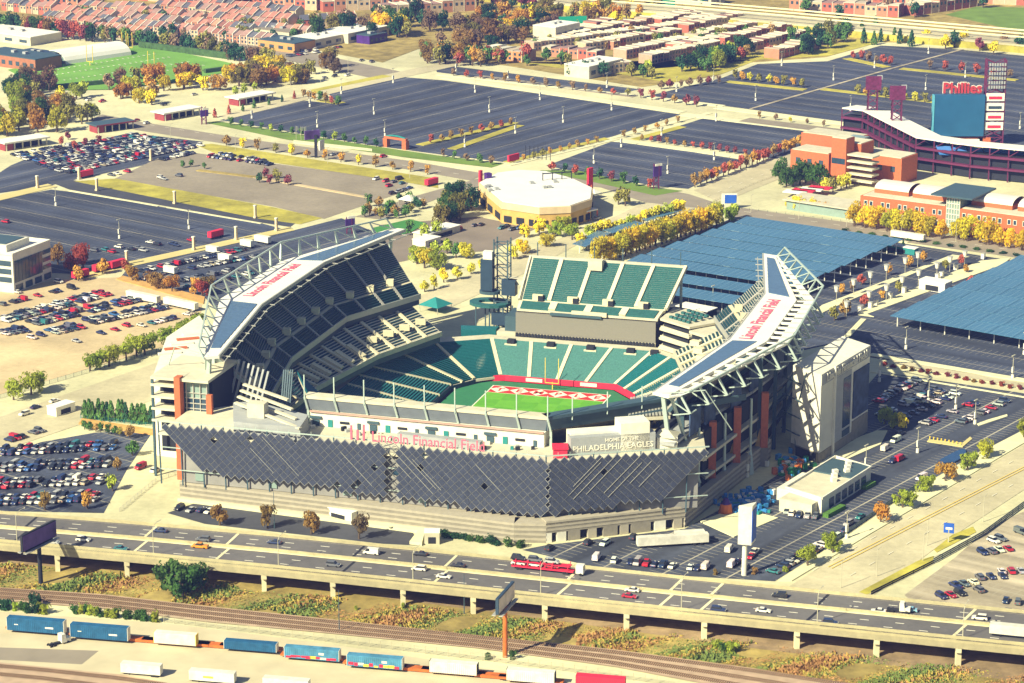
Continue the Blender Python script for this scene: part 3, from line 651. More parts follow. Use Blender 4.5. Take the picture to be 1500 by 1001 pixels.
# screen of diamond-set solar panels on a bare frame
SP = 2.1
npart = [0]; panel_me = MB().hexa([(-.96, 0, -.96), (.96, 0, -.96), (.96, .12, -.96), (-.96, .12, -.96)], [(-.96, 0, .96), (.96, 0, .96), (.96, .12, .96), (-.96, .12, .96)]).mesh('solar_panel', m_pvd)
def screen(a, b, ztop, zbot, ulo, uhi, gaps, seed):
    a, b = Vector((*a, 0)), Vector((*b, 0)); dd = b - a; L = dd.length; dd.normalize(); nn = Vector((dd.y, -dd.x, 0))
    D = SP * math.sqrt(2); r = random.Random(seed)
    R_ = link('solar_screen', None, ST)
    bars = MB(); rest = MB()
    def Pt(x, z, o): q = a + dd * x + nn * o; return (q.x, q.y, z)
    rows = int((ztop - 6) / (D / 2)) + 1
    for j in range(rows):
        z = ztop - D / 2 - j * D / 2
        for i in range(int(L / D) + 2):
            x = i * D + (D / 2 if j % 2 else 0)
            if x > L - .3 or x < .3: continue
            if z < zbot(x) or x < ulo(z) or x > uhi(z): continue
            # lattice rails behind each panel
            for sx in (-1, 1):
                bars.bar(Pt(x, z - D / 2, .1), Pt(x + sx * D / 2, z, .1), .24, .2)
                bars.bar(Pt(x, z + D / 2, .1), Pt(x + sx * D / 2, z, .1), .24, .2)
            if any(abs(x - g) < w_ and (z - ztop) < 0 for g, w_ in gaps): continue
            if r.random() < .015: continue
            M4 = Matrix.Translation(Vector(Pt(x, z, .28 + r.uniform(-.03, .03)))) @ Matrix.Rotation(atan2(dd.y, dd.x), 4, 'Z') @ Matrix.Rotation(pi / 4, 4, 'Y') @ Matrix.Rotation(r.uniform(-.02, .02), 4, 'X')
            if npart[0] < 300:
                o = bpy.data.objects.new('solar_panel', panel_me); C.objects.link(o); o.parent = R_; o.matrix_local = M4; npart[0] += 1
            else:
                o0 = len(rest.v); rest.v += [tuple(M4 @ v.co) for v in panel_me.vertices]
                for f in panel_me.polygons: rest.f.append(tuple(k + o0 for k in f.vertices)); rest.m.append(0)
    bars.build('screen_lattice', M('dull_aluminium', (.30, .30, .29), .5, .15, .6, metal=.3), R_)
    sgn = 1 if seed == 4 else -1
    for i in range(12):
        x = r.uniform(4, L - 22); z = r.uniform(ztop - 6, ztop - 1.5) if sgn < 0 else r.uniform(ztop - 16, ztop - 9); l_ = r.uniform(7, 14); k_ = round(x / (D / 2)); x = k_ * D / 2; z = ztop - D / 2 * round((ztop - z) / (D / 2)) + (D / 2 if False else 0)
        zt = z + sgn * l_
        if zt > ztop - .5: l_ = ztop - .5 - z; zt = z + l_
        if min(z, zt) < zbot(x) + 1 or x < ulo(min(z, zt)) + 3 or x + l_ > uhi(min(z, zt)) - 2: continue
        MB().bar(Pt(x + D / 4 * 0, z, .5), Pt(x + l_, zt, .42), .12, .12).build('bright_rail', m_alu, R_)
    if rest.v: tag(rest.build('solar_panels', m_pvd, R_), kind='stuff')
    for i in range(int(L / 8) + 1):
        MB().bar(Pt(i * 8, 6, -1.6), Pt(i * 8, ztop + .6, -.6), .4).build('screen_post', m_dsteel, R_)
    MB().bar(Pt(0, ztop + .4, -.5), Pt(L, ztop + .4, -.5), .3, .4).bar(Pt(0, ztop - 9, -1), Pt(L, ztop - 9, -1), .3).bar(Pt(0, ztop - 17, -1.3), Pt(L, ztop - 17, -1.3), .3).build('screen_rail', m_steel, R_)
    for i in range(int(L / 4)):
        MB().bar(Pt(i * 4, ztop, -.5), Pt(i * 4, ztop + 1.5, -.5), .12).build('rail_post', m_steel, R_)
screen(fc, fe, 28.6, lambda x: 8.8 + x * .085, lambda z: -1, lambda z: 55 - (28.6 - z) * .95, [], 4)
screen(fa, fc, 28.6, lambda x: 12.4 - max(0, x - 18) * .034, lambda z: (28.6 - z) * .98, lambda z: 999, [(84.5, 1.9)], 5)
# building behind the screen
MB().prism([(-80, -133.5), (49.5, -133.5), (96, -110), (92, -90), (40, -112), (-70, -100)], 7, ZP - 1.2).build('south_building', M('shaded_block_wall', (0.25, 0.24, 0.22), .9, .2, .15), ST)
for i in range(14): MB().box(-74 + i * 9, -133.7, 8 + (i % 3) * 4.5, 3.0, .5, 2.6).build('window', m_glass if i % 3 else m_glassg, ST)
# banded stone base
def courses(a, b, z0, z1, n, depth, name='stone_course'):
    a, b = Vector((*a, 0)), Vector((*b, 0)); dd = (b - a).normalized(); nn = Vector((dd.y, -dd.x, 0))
    h = (z1 - z0) / n
    for k in range(n):
        off = nn * (.12 if k % 2 else 0)
        q = [a + off, b + off, b - nn * depth, a - nn * depth]
        MB().prism([(v.x, v.y) for v in q], z0 + k * h, z0 + (k + (.97 if k < n - 1 else 1)) * h).build(name, m_stone2 if k % 2 else m_stone, ST)
bA, bB, bC, bD = GS(264, 733)[:2], GS(627, 779)[:2], GS(753, 795)[:2], GS(800, 796)[:2]; bE = GS(1003, 773)[:2]
courses(bA, bC, .05, 6.8, 8, 6); courses(bC, bD, .05, 6.8, 8, 6); courses(bD, bE, 3.4, 7.6, 6, 6); 
courses(bE, (106, -30), .05, 7.2, 8, 3)
MB().prism([bA, bC, bD, bE, (92, -96), (40, -128), (-78, -128)], 6.2, 6.75).build('terrace', m_stone2, ST)
# service doors under the right-hand face
a, b = Vector((*bD, 0)), Vector((*bE, 0)); dd = (b - a).normalized(); nn = Vector((dd.y, -dd.x, 0)); rz = atan2(dd.y, dd.x)
MB().prism([((a - nn * 2).x, (a - nn * 2).y), ((b - nn * 2).x, (b - nn * 2).y), ((b - nn * 6).x, (b - nn * 6).y), ((a - nn * 6).x, (a - nn * 6).y)], 0, 3.4).build('dock_wall', m_dark, ST)
for t, w_, mt in ((.02, 2, m_conw), (.11, 3.2, m_conw), (.2, 4.2, m_stone), (.33, 3, m_stone2), (.46, 5, m_stone), (.56, 3, m_stone2), (.68, 7, m_stone), (.82, 4, m_conw), (.95, 3, m_stone2)):
    p = a.lerp(b, t) - nn * 1.0; MB().box(p.x, p.y, .05, w_, 2, 3.4, rz).build('dock_pier', mt, ST)
# loading yard wall left of the corner
MB().prism([GS(260, 735)[:2], GS(290, 728)[:2], GS(625, 775)[:2], GS(618, 800)[:2], GS(600, 798)[:2], GS(612, 782)[:2]], .05, 1.2).build('yard_wall', m_pave, ST)
# big lettering above the screen
for (ch, x0, x1) in (('L', 0, .03),): pass
La, Lb = GS(540, 650, 29)[0], GS(711, 660, 29)[0]
me = text_mesh('Lincoln Financial Field', 5.2, .1, .015, 'LEFT'); wd_ = max(v.co.x for v in me.vertices)
me.transform(Matrix.Translation((La, -136.4, 28.9)) @ Matrix.Rotation(pi / 2, 4, 'X') @ Matrix.Diagonal(((Lb - La) / wd_, 1, 1, 1))); me.materials.clear(); me.materials.append(m_pink); link('lettering', me, ST)
L0 = GS(510, 648, 29)[0]
for i, h in enumerate((5.0, 3.6, 5.6)): MB().box(L0 + i * 2.2, -136.4, 28.9, .7, .4, h).build('logo_bar', m_pink, ST)
# grey sign board
sA, sB = GS(836, 665, 26)[:2], GS(960, 656, 26)[:2]
sa, sb = Vector((*sA, 0)), Vector((*sB, 0)); sd = (sb - sa).normalized(); sn = Vector((sd.y, -sd.x, 0))
MB().prism([(sa.x, sa.y), (sb.x, sb.y), ((sb - sn * 5).x, (sb - sn * 5).y), ((sa - sn * 5).x, (sa - sn * 5).y)], 25, 31.4).build('sign_board', m_congr, ST)
c0 = sa.lerp(sb, .5) + sn * .12
lettering('lettering', 'PHILADELPHIA EAGLES', 2.75, m_conw, (c0.x, c0.y, 26.6), sd, (0, 0, 1), ST, bold=.05, extrude=.06)
lettering('lettering', 'HOME OF THE', 1.8, m_conw, (c0.x + sd.x * 3, c0.y + sd.y * 3, 29.3), sd, (0, 0, 1), ST, bold=.04, extrude=.06)
p = sa.lerp(sb, .76) - sn * 4; MB().box(p.x, p.y, 25, 10, 8, 10.2, atan2(sd.y, sd.x)).build('stair_head', m_conw, ST)
p = sa.lerp(sb, .4) - sn * 6; MB().box(p.x, p.y, 25, 22, 6, 6.9, atan2(sd.y, sd.x)).build('roof_block', m_conw, ST)
p = sa - sd * 3.4 - sn * 1; MB().box(p.x, p.y, 25, 4.6, 4.6, 3.2, .3).build('booth', m_red, ST); MB().box(p.x, p.y, 28.2, 5.4, 5.4, .6, .3).build('booth_roof', m_red, ST)
p = sb + sd * 5 - sn * 4; MB().box(p.x, p.y, 25, 7, 7, 4, .3).build('tent', m_conw, ST); MB().add([(p.x - 4, p.y - 4, 29), (p.x + 4, p.y - 4, 29), (p.x + 4, p.y + 4, 29), (p.x - 4, p.y + 4, 29), (p.x, p.y, 31.5)], [(0, 1, 4), (1, 2, 4), (2, 3, 4), (3, 0, 4)]).build('tent', m_con, ST)
# ---- south-west block: slab tower between brick piers, ramps
def B(u0, u1, v0, v1, z0, z1, name, mat): return MB().prism([(u0, v0), (u1, v0), (u1, v1), (u0, v1)], z0, z1).build(name, mat, ST)
for k in range(4): B(-101, -91.6, -112, -96, 20.6 + k * 4.35, 21.4 + k * 4.35, 'balcony_slab', m_con)
B(-101, -79, -112, -84, 36.2, 37.2, 'tower_roof', m_con); B(-100, -80, -106, -86, 8, 36, 'tower_core', m_dark)
B(-91.6, -89.4, -113, -109.6, 0, 37.8, 'brick_pier', m_brick); B(-80.0, -78, -112, -110.4, 0, 32, 'brick_pier', m_brick); B(-89.4, -89.2, -109.6, -104, 0, 37.2, 'pier_shade_plate', m_dsteel)  # thin dark plate stands for the shaded side of the brick pier
B(-89, -80.2, -109, -108.4, 18, 36, 'glass_wall', m_glassg)
for k in range(7): B(-89, -80.2, -109.5, -109, 20 + k * 1.9, 20.3 + k * 1.9, 'glazing_bar', m_alu)
for k in range(4): B(-88.6 + k * 2.6, -88.3 + k * 2.6, -109.6, -109.1, 19, 35, 'glazing_bar', m_alu)
B(-88.6, -80.6, -109.2, -108.9, 21, 29.5, 'window', m_glass)
B(-101, -100.2, -111.5, -110.8, 0, 36, 'corner_post', m_dsteel)
MB().prism([GS(225, 548, 31)[:2], GS(244, 494, 31)[:2], GS(292, 462, 31)[:2], GS(318, 500, 31)[:2], GS(322, 560, 31)[:2]], 0, 31).build('west_ramp_block', m_conw, ST)
for k in range(5): p = GS(232 + k * 9, 520 - k * 7, 31.0); MB().bar((p[0], p[1], 31.2), (p[0] + 7, p[1] + 5, 31.2), 2.0, .8).build('roof_unit', m_brick if k % 2 else m_conw, ST)
p = GS(272, 537, 31); lettering('lettering', 'Santander', 2.2, m_dsteel, (p[0], p[1], 31.05), (1, 0, 0), (0, 1, 0), ST, extrude=.03) if False else None
# grey ramp structure left of the rim
g0 = [GS(342, 632, 27)[:2], GS(378, 636, 27)[:2], GS(440, 640, 27)[:2], GS(452, 622, 27)[:2], GS(372, 602, 27)[:2], GS(342, 604, 27)[:2]]
MB().prism(g0, 20, 30.5).build('ramp_wall', m_congr, ST)
p = GS(376, 634, 25); MB().box(p[0], p[1] + 1.5, 24, 6.2, 4.2, 11.5).build('ramp_tower', m_con, ST)
for k in range(4):
    a, b = GS(345 + k * 4, 590 - k * 9, 33 + k), GS(440 - k * 6, 628 - k * 14, 30 + k); MB().bar(a, b, 1.4, .6).build('ramp_flight', m_con, ST)
for k in range(7):
    a = GS(332 + k * 7, 560 + k * 3, 30); MB().bar((a[0], a[1], 20), (a[0] + 4, a[1] + 3, 38), .7).build('raker', m_congr, ST)
for k in range(5):
    a = GS(408 + k * 3.2, 606, 27); MB().bar((a[0], a[1], 20), (a[0] - 1.5, a[1] + 10, 40), .45).build('stair_frame', m_dsteel, ST)
# ---- east front in the shade: slabs, banners, brick and steel columns
EF = [(88, -106), (91, -80), (96, -60), (101.5, -38), (107, 0), (107, 30), (90, 84)]
for k in range(6):
    a, b = EF[k], EF[k + 1]
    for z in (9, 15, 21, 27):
        MB().bar((a[0] - 6, a[1], z), (b[0] - 6, b[1], z), 10, 1.0).build('gallery_slab', m_congr if z > 20 else m_dsteel, ST)  # lower slabs coloured dark for the shade on this side
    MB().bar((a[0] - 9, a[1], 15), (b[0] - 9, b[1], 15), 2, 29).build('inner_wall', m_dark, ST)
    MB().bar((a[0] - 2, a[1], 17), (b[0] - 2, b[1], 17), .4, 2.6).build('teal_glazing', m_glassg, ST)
for (px, py, top) in ((1042, 728, 630), (1078, 705, 611), (1118, 682, 593), (1004, 745, 700)):
    q = GS(px, py); q = (q[0], q[1]); ht = 27.5 if top != 700 else 17
    MB().box(q[0], q[1], 7, 2.6, 2.4, ht - 7, .25).build('brick_column', m_brick, ST); MB().box(q[0], q[1], .05, 3.2, 3, 7, .25).build('column_base', m_stone, ST)
    MB().hexa([(q[0] - 3.2, q[1] - .6, 7), (q[0] - 1.3, q[1] - .6, 7), (q[0] - 1.3, q[1] + .6, 7), (q[0] - 3.2, q[1] + .6, 7)], [(q[0] - 1.5, q[1] - .6, 14), (q[0] - 1.3, q[1] - .6, 14), (q[0] - 1.3, q[1] + .6, 14), (q[0] - 1.5, q[1] + .6, 14)]).build('column_flare', M('pale_orange_stone', (.55, .33, .1), .9, .1, .6), ST)
for (px, py) in ((1060, 717), (1098, 694), (1022, 740)):
    q = GS(px, py); MB().taper(q[0], q[1], 0, 9, 1.7, .55, 8).taper(q[0], q[1], 9, 28, .55, .45, 8).build('steel_column', m_steel, ST)
m_ban = M('dark_printed_banner', (0.035, 0.06, 0.12), .7, .5, .35)
for k, (px, py) in enumerate(((1018, 622), (1040, 606), (1078, 583), (1105, 560))):
    q = GS(px, py, 30); MB().box(q[0], q[1], 27, .5, 9, 8.5, -.2).build('banner', m_ban, ST)
# white corner tower with lettering
t1, t2, t3 = GS(1158, 664)[:2], GS(1199, 680)[:2], GS(1270, 632)[:2]
t4 = (t1[0] + t3[0] - t2[0], t1[1] + t3[1] - t2[1])
MB().prism([t1, t2, t3, t4], 0, 33.6).build('corner_tower', m_conw, ST)
v1, v2, v3 = Vector((*t1, 0)), Vector((*t2, 0)), Vector((*t3, 0)); e1, e2 = (v2 - v1).normalized(), (v3 - v2).normalized(); n1, n2 = Vector((e1.y, -e1.x, 0)), Vector((e2.y, -e2.x, 0))
TL = (v3 - v2).length
def face(p0, e, nn, x0, x1, z0, z1, th, name, mat):
    a, b = p0 + e * x0, p0 + e * x1
    return MB().prism([(a.x, a.y), ((a + nn * th).x, (a + nn * th).y), ((b + nn * th).x, (b + nn * th).y), (b.x, b.y)], z0, z1).build(name, mat, ST)
face(v2, e2, n2, 0, TL, 0, 4, .2, 'stone_plinth', m_stone); face(v1, e1, n1, 0, (v2 - v1).length, 0, 4, .2, 'stone_plinth', m_stone)
face(v2, e2, n2, .5, TL * .22, 4.2, 33.2, .15, 'wall_panel', M('pale_panel', (.58, .56, .45), .7, .05, .3)); face(v2, e2, n2, TL * .25, TL * .62, 4.2, 29, .18, 'wall_panel', m_congr)
face(v2, e2, n2, TL * .45, TL * .6, 8, 27, .3, 'tower_window', m_glass); face(v2, e2, n2, TL * .45, TL * .6, 4.5, 7, .3, 'tower_window', m_glass)
face(v2, e2, n2, TL * .66, TL * .98, 9, 27, .4, 'banner', m_ban); face(v2, e2, n2, TL * .66, TL * .98, 0, 8, .35, 'wall_panel', m_stone)
face(v2, e2, n2, TL * .245, TL * .265, 0, 34.2, .9, 'tower_fin', m_conw)
c0 = v2 + e2 * (TL * .5) + n2 * .5
lettering('lettering', 'Lincoln Financial Field', 4.2, m_conw, (c0.x, c0.y, 30.2), e2, (0, 0, 1), ST, bold=.06, extrude=.15); face(v2, e2, n2, 0, TL, 29.4, 33.2, .25, 'sign_band', m_congr)
for k in range(4): face(v1, e1, n1, 9.5, 10.3, 10 + k * 5.5, 12 + k * 5.5, .12, 'slit_window', m_congr)
face(v1, e1, n1, 3, 14, 0, 3.6, .3, 'dock_door', m_dark)
for k in range(4): p = v1 + Vector((-2, 2, 0)); MB().bar((p.x - 2, p.y, 9 + k * 6.5), (p.x + 6, p.y - 7, 8.5 + k * 6.5), .35).build('guy_bar', m_dsteel, ST)
MB().bar((v1.x + 2, v1.y - 2, 3), (v1.x - 1, v1.y + 6, 33), .3).bar((v1.x + 6, v1.y - 6.5, 33), (v1.x + 1, v1.y, 14), .3).build('stay_cable', m_dsteel, ST)
# north-west screen tower: a stack of dark panels on a steel frame
q = GS(720, 488); TX, TY = q[0], q[1]
o = MB()
for dx in (-3, 3):
    for dy in (-2.5, 2.5): o.bar((TX + 4 + dx, TY + 3 + dy, 0), (TX + 4 + dx, TY + 3 + dy, 41), .5)
for z in range(4, 42, 5):
    for dx in (-3, 3): o.bar((TX + 4 + dx, TY + .5, z), (TX + 4 + dx, TY + 5.5, z), .3)
    for dy in (-2.5, 2.5): o.bar((TX + 1, TY + 3 + dy, z), (TX + 7, TY + 3 + dy, z), .3).bar((TX + 1, TY + 3 + dy, z), (TX + 7, TY + 3 + dy, z - 4.6), .25)
o.build('tower_frame', m_dsteel, ST)
MB().box(TX - 1.6, TY - 1, 19, 5.2, 2.4, 13.5).build('tower_screen', m_navy, ST); MB().box(TX - 1.2, TY - .4, 32.6, 4, 3, 3.4).build('tower_cap', m_conw, ST); MB().box(TX + 8, TY, 17.5, 6, 4, 6.5).build('side_screen', m_navy, ST); MB().box(TX + 10, TY + 3, 22, 9, 6, 2).build('side_roof', m_con, ST)
MB().box(TX + 6, TY - 3, 5, 9.5, 3, 5).build('lower_screen', m_navy, ST)
for z, r_, mt in ((12.4, 9, m_seatU), (17.3, 4.6, m_dsteel)):
    mb = MB(); n = 14
    for i in range(n):
        a0, a1 = 2 * pi * i / n, 2 * pi * (i + 1) / n
        mb.prism([(TX - 1 + r_ * cos(a0), TY + 1 + r_ * .8 * sin(a0)), (TX - 1 + r_ * cos(a1), TY + 1 + r_ * .8 * sin(a1)), (TX - 1 + r_ * .55 * cos(a1), TY + 1 + r_ * .4 * sin(a1)), (TX - 1 + r_ * .55 * cos(a0), TY + 1 + r_ * .4 * sin(a0))], z, z + 1.2)
    mb.build('ring_platform', mt, ST)
for k in range(6): MB().bar((TX - 6 + k * 3, TY - 3 + (k % 2) * 4, 0), (TX - 6 + k * 3, TY - 3 + (k % 2) * 4, 12.5), .5).build('platform_leg', m_dsteel, ST)
for k in range(10): MB().box(TX + 12 + (k % 5) * 2.2, TY - 3 + (k // 5) * 4, (k % 3) * 4, 2, 2.2, 3.4).build('equipment_box', m_dsteel if k % 2 else m_navy, ST)
# pit walls so that the bowl reads below grade
# ---------------------------------------------------------------- elevated highway
m_deck = M('highway_asphalt', (0.15, 0.14, 0.135), 0.85, 0.10, 0.08, fn=stains(.3))
m_par = M('parapet_concrete', (0.74, 0.66, 0.39), 0.85, 0.08, 0.2, fn=stains(.16))
m_gird = M('girder_concrete', (0.66, 0.59, 0.36), 0.85, 0.10, 0.2, fn=stains(.2))
HZ = 9.0
HX = [-90, 0, 200, 400, 600, 800, 1000, 1200, 1400, 1500, 1600]
HF = [746, 753, 768.5, 786, 806, 827, 848.5, 869, 889, 899, 909]; HN = [786, 794, 812, 831.5, 852.5, 874, 895, 915.5, 936, 946, 956]
def hw(x, t, dz=0):                              # point across the highway: t 0 far edge .. 1 near edge
    i = max(k for k in range(len(HX) - 1) if HX[k] <= x or k == 0); f = (x - HX[i]) / (HX[i + 1] - HX[i])
    yf = HF[i] + (HF[i + 1] - HF[i]) * f; yn = HN[i] + (HN[i + 1] - HN[i]) * f
    a, b = P(x, yf, HZ), P(x, yn, HZ); q = a.lerp(b, t)
    return Vector((q.x, q.y, HZ + dz))
VIA = thing('highway_viaduct', 'elevated concrete highway with two carriageways on rows of piers', 'highway')
def hstrip(t0, t1, z0, z1, mat, name, o0=0.0, o1=0.0):
    mb = MB()
    for xa, xb in zip(HX, HX[1:]):
        a0, a1, b0, b1 = hw(xa, t0), hw(xa, t1), hw(xb, t0), hw(xb, t1)
        da = (a1 - a0).normalized(); db = (b1 - b0).normalized()
        a0, a1, b0, b1 = a0 + da * o0, a1 + da * o1, b0 + db * o0, b1 + db * o1
        mb.hexa([(a1.x, a1.y, z0), (b1.x, b1.y, z0), (b0.x, b0.y, z0), (a0.x, a0.y, z0)], [(a1.x, a1.y, z1), (b1.x, b1.y, z1), (b0.x, b0.y, z1), (a0.x, a0.y, z1)])
    return mb.build(name, mat, VIA)
hstrip(0, 1, HZ - .4, HZ, m_deck, 'deck')
hstrip(0, 0, HZ - 2.2, HZ + 1.15, m_par, 'parapet', -1.5, 0); hstrip(1, 1, HZ - 1.2, HZ + 1.0, m_par, 'parapet', 0, .6)
hstrip(1, 1, HZ - 3.0, HZ - 1.21, m_gird, 'girder', -.6, .35); hstrip(.02, .98, HZ - 1.4, HZ - .42, m_gird, 'deck_soffit')
hstrip(.5, .5, HZ, HZ + 1.1, m_par, 'median_barrier', -.5, .5); hstrip(.47, .535, HZ, HZ + .05, m_par, 'median_strip')
for t in (.1, .25, .4, .65, .8): hstrip(t, t, HZ - 3.0, HZ - 1.41, m_gird, 'girder', -.5, .5)
hstrip(.42, .42, .02, HZ - 1.5, m_dark, 'shade_backing', -.4, .4)  # dark wall added under the deck to deepen the shade there
mb = MB()
for t in (.16, .315, .70, .86):
    x = -60 + random.random() * 30
    while x < 1560:
        a, b = hw(x, t), hw(x + 13, t); mb.bar((a.x, a.y, HZ + .02), (b.x, b.y, HZ + .02), .28, .03); x += 52
mb.build('lane_marking', m_white, VIA)
hstrip(.035, .035, HZ, HZ + .03, m_white, 'edge_line', -.12, .12); hstrip(.965, .965, HZ, HZ + .03, m_white, 'edge_line', -.12, .12)
for x in (40, 215, 335, 520, 655, 835, 985, 1045, 1200, 1415):
    for t0, t1 in ((.01, .47), (.54, .99)):
        a, b = hw(x + (14 if t0 < .3 else 0), t0), hw(x + (-6 if t0 < .3 else -22), t1); MB().bar((a.x, a.y, HZ + .015), (b.x, b.y, HZ + .015), .9, .04).build('expansion_joint', m_par if x % 2 else m_dark, VIA)
for x in (-20, 83, 185, 285, 386, 487, 590, 693, 798, 918, 1032, 1168, 1285, 1405, 1520):
    for t in (.93, .55, .15):
        q = hw(x, t); MB().box(q.x, q.y, 0, 1.5, 1.5, HZ - 4.2, .1).build('pier', m_gird, VIA)
    a, b = hw(x, .02), hw(x, 1.0); MB().bar((a.x, a.y, HZ - 3.7), (b.x, b.y, HZ - 3.7), 1.7, 1.3).build('pier_cap', m_gird, VIA)
m_pole = M('galvanised_pole', (0.50, 0.47, 0.34), 0.5, 0.05, 0.5, metal=0.2)
def hw_lamp():
    o = MB().taper(0, 0, 0, 9.2, .16, .09, 6); pole = o.mesh('pole', m_pole)
    a = MB()
    pts = [(0, 0, 9), (.3, .8, 9.8), (1.0, 2.4, 10.3), (1.8, 4.2, 10.3)]
    for p, q in zip(pts, pts[1:]): a.bar(p, q, .14)
    arm = a.mesh('arm', m_pole); head = MB().box(2.0, 4.6, 10.2, .35, 1.0, .18).mesh('lamp_head', m_pole)
    return pole, arm, head
LP = hw_lamp()
for x in (25, 225, 408, 605, 792, 998, 1197, 1410):
    q = hw(x, .985); t = thing('highway_lamp', 'tall single arm street lamp on the parapet of the elevated highway', 'street lamp', q, 0, 'lamps along the elevated highway')
    for n_, d_ in zip(('pole', 'arm', 'lamp_head'), LP): link(n_, d_, t)
# ---------------------------------------------------------------- railway
m_rail = M('rail_steel', (0.20, 0.12, 0.07), 0.6, 0.2, 0.4); m_tie = M('wooden_sleeper', (0.12, 0.075, 0.045), 0.95, 0.3, 0.6)
def track(pts, name, label):
    q = [P(*p) for p in pts]; T = thing(name, label, 'railway track', q[0], 0, 'railway tracks')
    dense = []
    for a, b in zip(q, q[1:]):
        n = max(1, int((b - a).length / .65))
        dense += [(a.lerp(b, i / n), (b - a).normalized()) for i in range(n)]
    ties = MB(); r = MB(); o = q[0]
    for p, d in dense:
        n = Vector((-d.y, d.x, 0)); v = p - o
        ties.bar(tuple(v + n * 1.3 + Vector((0, 0, .36))), tuple(v - n * 1.3 + Vector((0, 0, .36))), .25, .18)
    for a, b in zip(q, q[1:]):
        d = (b - a).normalized(); n = Vector((-d.y, d.x, 0))
        for s in (-.72, .72): r.bar(tuple(a - o + n * s + Vector((0, 0, .52))), tuple(b - o + n * s + Vector((0, 0, .52))), .16, .18)
    tag(ties.build('sleepers', m_tie, T), kind='stuff'); r.build('rails', m_rail, T)
for k in range(3):
    track([(-60, 861 + k * 5.2), (150, 876 + k * 6), (300, 893 + k * 6.6), (460, 910 + k * 6.4), (700, 935 + k * 6), (900, 957 + k * 8), (1100, 984 + k * 12), (1250, 1006 + k * 14)], 'railway_track', 'long railway track on brown ballast running beside the weedy bank')
for k in range(2): track([(-60, 972 + k * 12), (60, 983 + k * 12), (180, 996 + k * 14), (260, 1008 + k * 14)], 'railway_track', 'railway track on brown ballast past the parked white trailers')
YD = (P(500, 962) - P(100, 930)).normalized(); YR = atan2(YD.y, YD.x)
m_blue = M('blue_container', (0.02, 0.11, 0.23), 0.5, 0.2, 0.6, fn=stains(.35)); m_lblue = M('light_blue_container', (0.08, 0.27, 0.42), 0.5, 0.35, 0.35, fn=stains(.3)); m_cwhite = M('white_container', (0.68, 0.65, 0.54), 0.5, 0.1, 0.4, fn=stains(.22))
m_rust = M('rusty_orange_steel', (0.50, 0.13, 0.025), 0.7, 0.25, 0.5); m_tyre = M('tyre_rubber', (0.02, 0.02, 0.022), 0.9, 0.1, 1)
def flatcar(px, py, label, L=17, col=None):
    T = thing('flat_wagon', label, 'rail wagon', P(px, py), YR)
    MB().box(0, 0, .9, L, 2.6, .5).box(0, 1.2, .6, L * .7, .3, .5).box(0, -1.2, .6, L * .7, .3, .5).build('wagon_frame', m_rust, T)
    for s in (-1, 1):
        b = MB().box(s * L * .36, 0, .35, 2.6, 2.0, .5)
        for dx in (-.8, .8):
            for dy in (-.95, .95): b.box(s * L * .36 + dx, dy, .0, .75, .15, .8)
        b.build('bogie', m_dark, T)
    return T
def container(px, py, L, z, label, mat, cat='container', stripe=None, ends=True, H=3.3):
    T = thing('freight_container', label, cat, P(px, py, z), YR)
    b = MB().box(0, 0, 0, L, 2.5, H)
    bx_ = b.build('box', mat, T)
    r = MB(); n = int(L / .6)
    for i in range(n): r.box(-L / 2 + (i + .5) * L / n, -1.29, .15, .22, .08, H - .3)
    tag(r.build('side_ribs', mat, bx_), kind='stuff')
    for s in (-1, 1):
        MB().box(s * (L / 2 + .03), 0, 0, .12, 2.56, H + .04).build('end_frame', m_cwhite if stripe is None else stripe, T)
    return T
flatcar(54, 926, 'rusty wagon under the first blue container at the left end of the train', 19); flatcar(147, 935, 'rusty wagon carrying the second dark blue container', 19)
c1 = container(54, 924, 18, 1.4, 'long dark blue container first in the train, beside the white truck tractor', m_blue, H=4.0); c2 = container(147, 934, 18, 1.4, 'long dark blue container next to an empty orange wagon', m_blue, H=4.0)
for c_ in (c1, c2):
    MB().box(4.5, -1.32, 1.4, 2.6, .06, .5).build('logo_patch', m_cwhite, c_)
    MB().box(-6, -1.32, 1.9, 1.2, .06, .25).build('logo_patch', m_cwhite, c_)
flatcar(258, 945, 'orange wagon carrying the plain white container', 21); container(258, 942, 13, 1.4, 'plain white container on an orange wagon between blue ones', m_cwhite, stripe=m_yellow)
flatcar(208, 941, 'empty rusty wagon between the second blue and the white container', 15); flatcar(313, 949, 'empty orange wagon before the short blue container', 13); flatcar(612, 984, 'empty orange wagon behind the two light blue containers', 13); flatcar(722, 994, 'empty orange wagon between the two white containers', 15); flatcar(368, 953, 'rusty wagon under the short dark blue container', 19); container(368, 951, 16, 1.4, 'short dark blue container on a long rusty wagon', m_blue, H=2.5)
for (px, py, lb) in ((458, 966, 'light blue container with a white logo and painted lower edge, followed by another'), (550, 978, 'light blue container with red and white scrawl along its foot')):
    flatcar(px, py, 'bright orange wagon under the ' + lb.split(' with')[0] + (' with the scrawl' if 'scrawl' in lb else ' with the logo'), 19)
    T = container(px, py - 2, 16.5, 1.4, lb, m_lblue)
    rr = random.Random(px)
    for k in range(10): MB().box(-7 + k * 1.5, -1.33, .1 + rr.random() * .4, 1.0 + rr.random(), .05, .5 + rr.random() * .5).build('painted_scrawl', rr.choice([m_red, m_cwhite, m_red, m_yellow]), T)
    MB().box(3, -1.33, 1.6, 1.6, .05, .7).build('logo_patch', m_cwhite, T)
flatcar(665, 988, 'yellow orange wagon under a white container near the fence', 19); container(665, 985, 14, 1.4, 'white container beside the fence with a dark end', m_cwhite, stripe=m_dark)
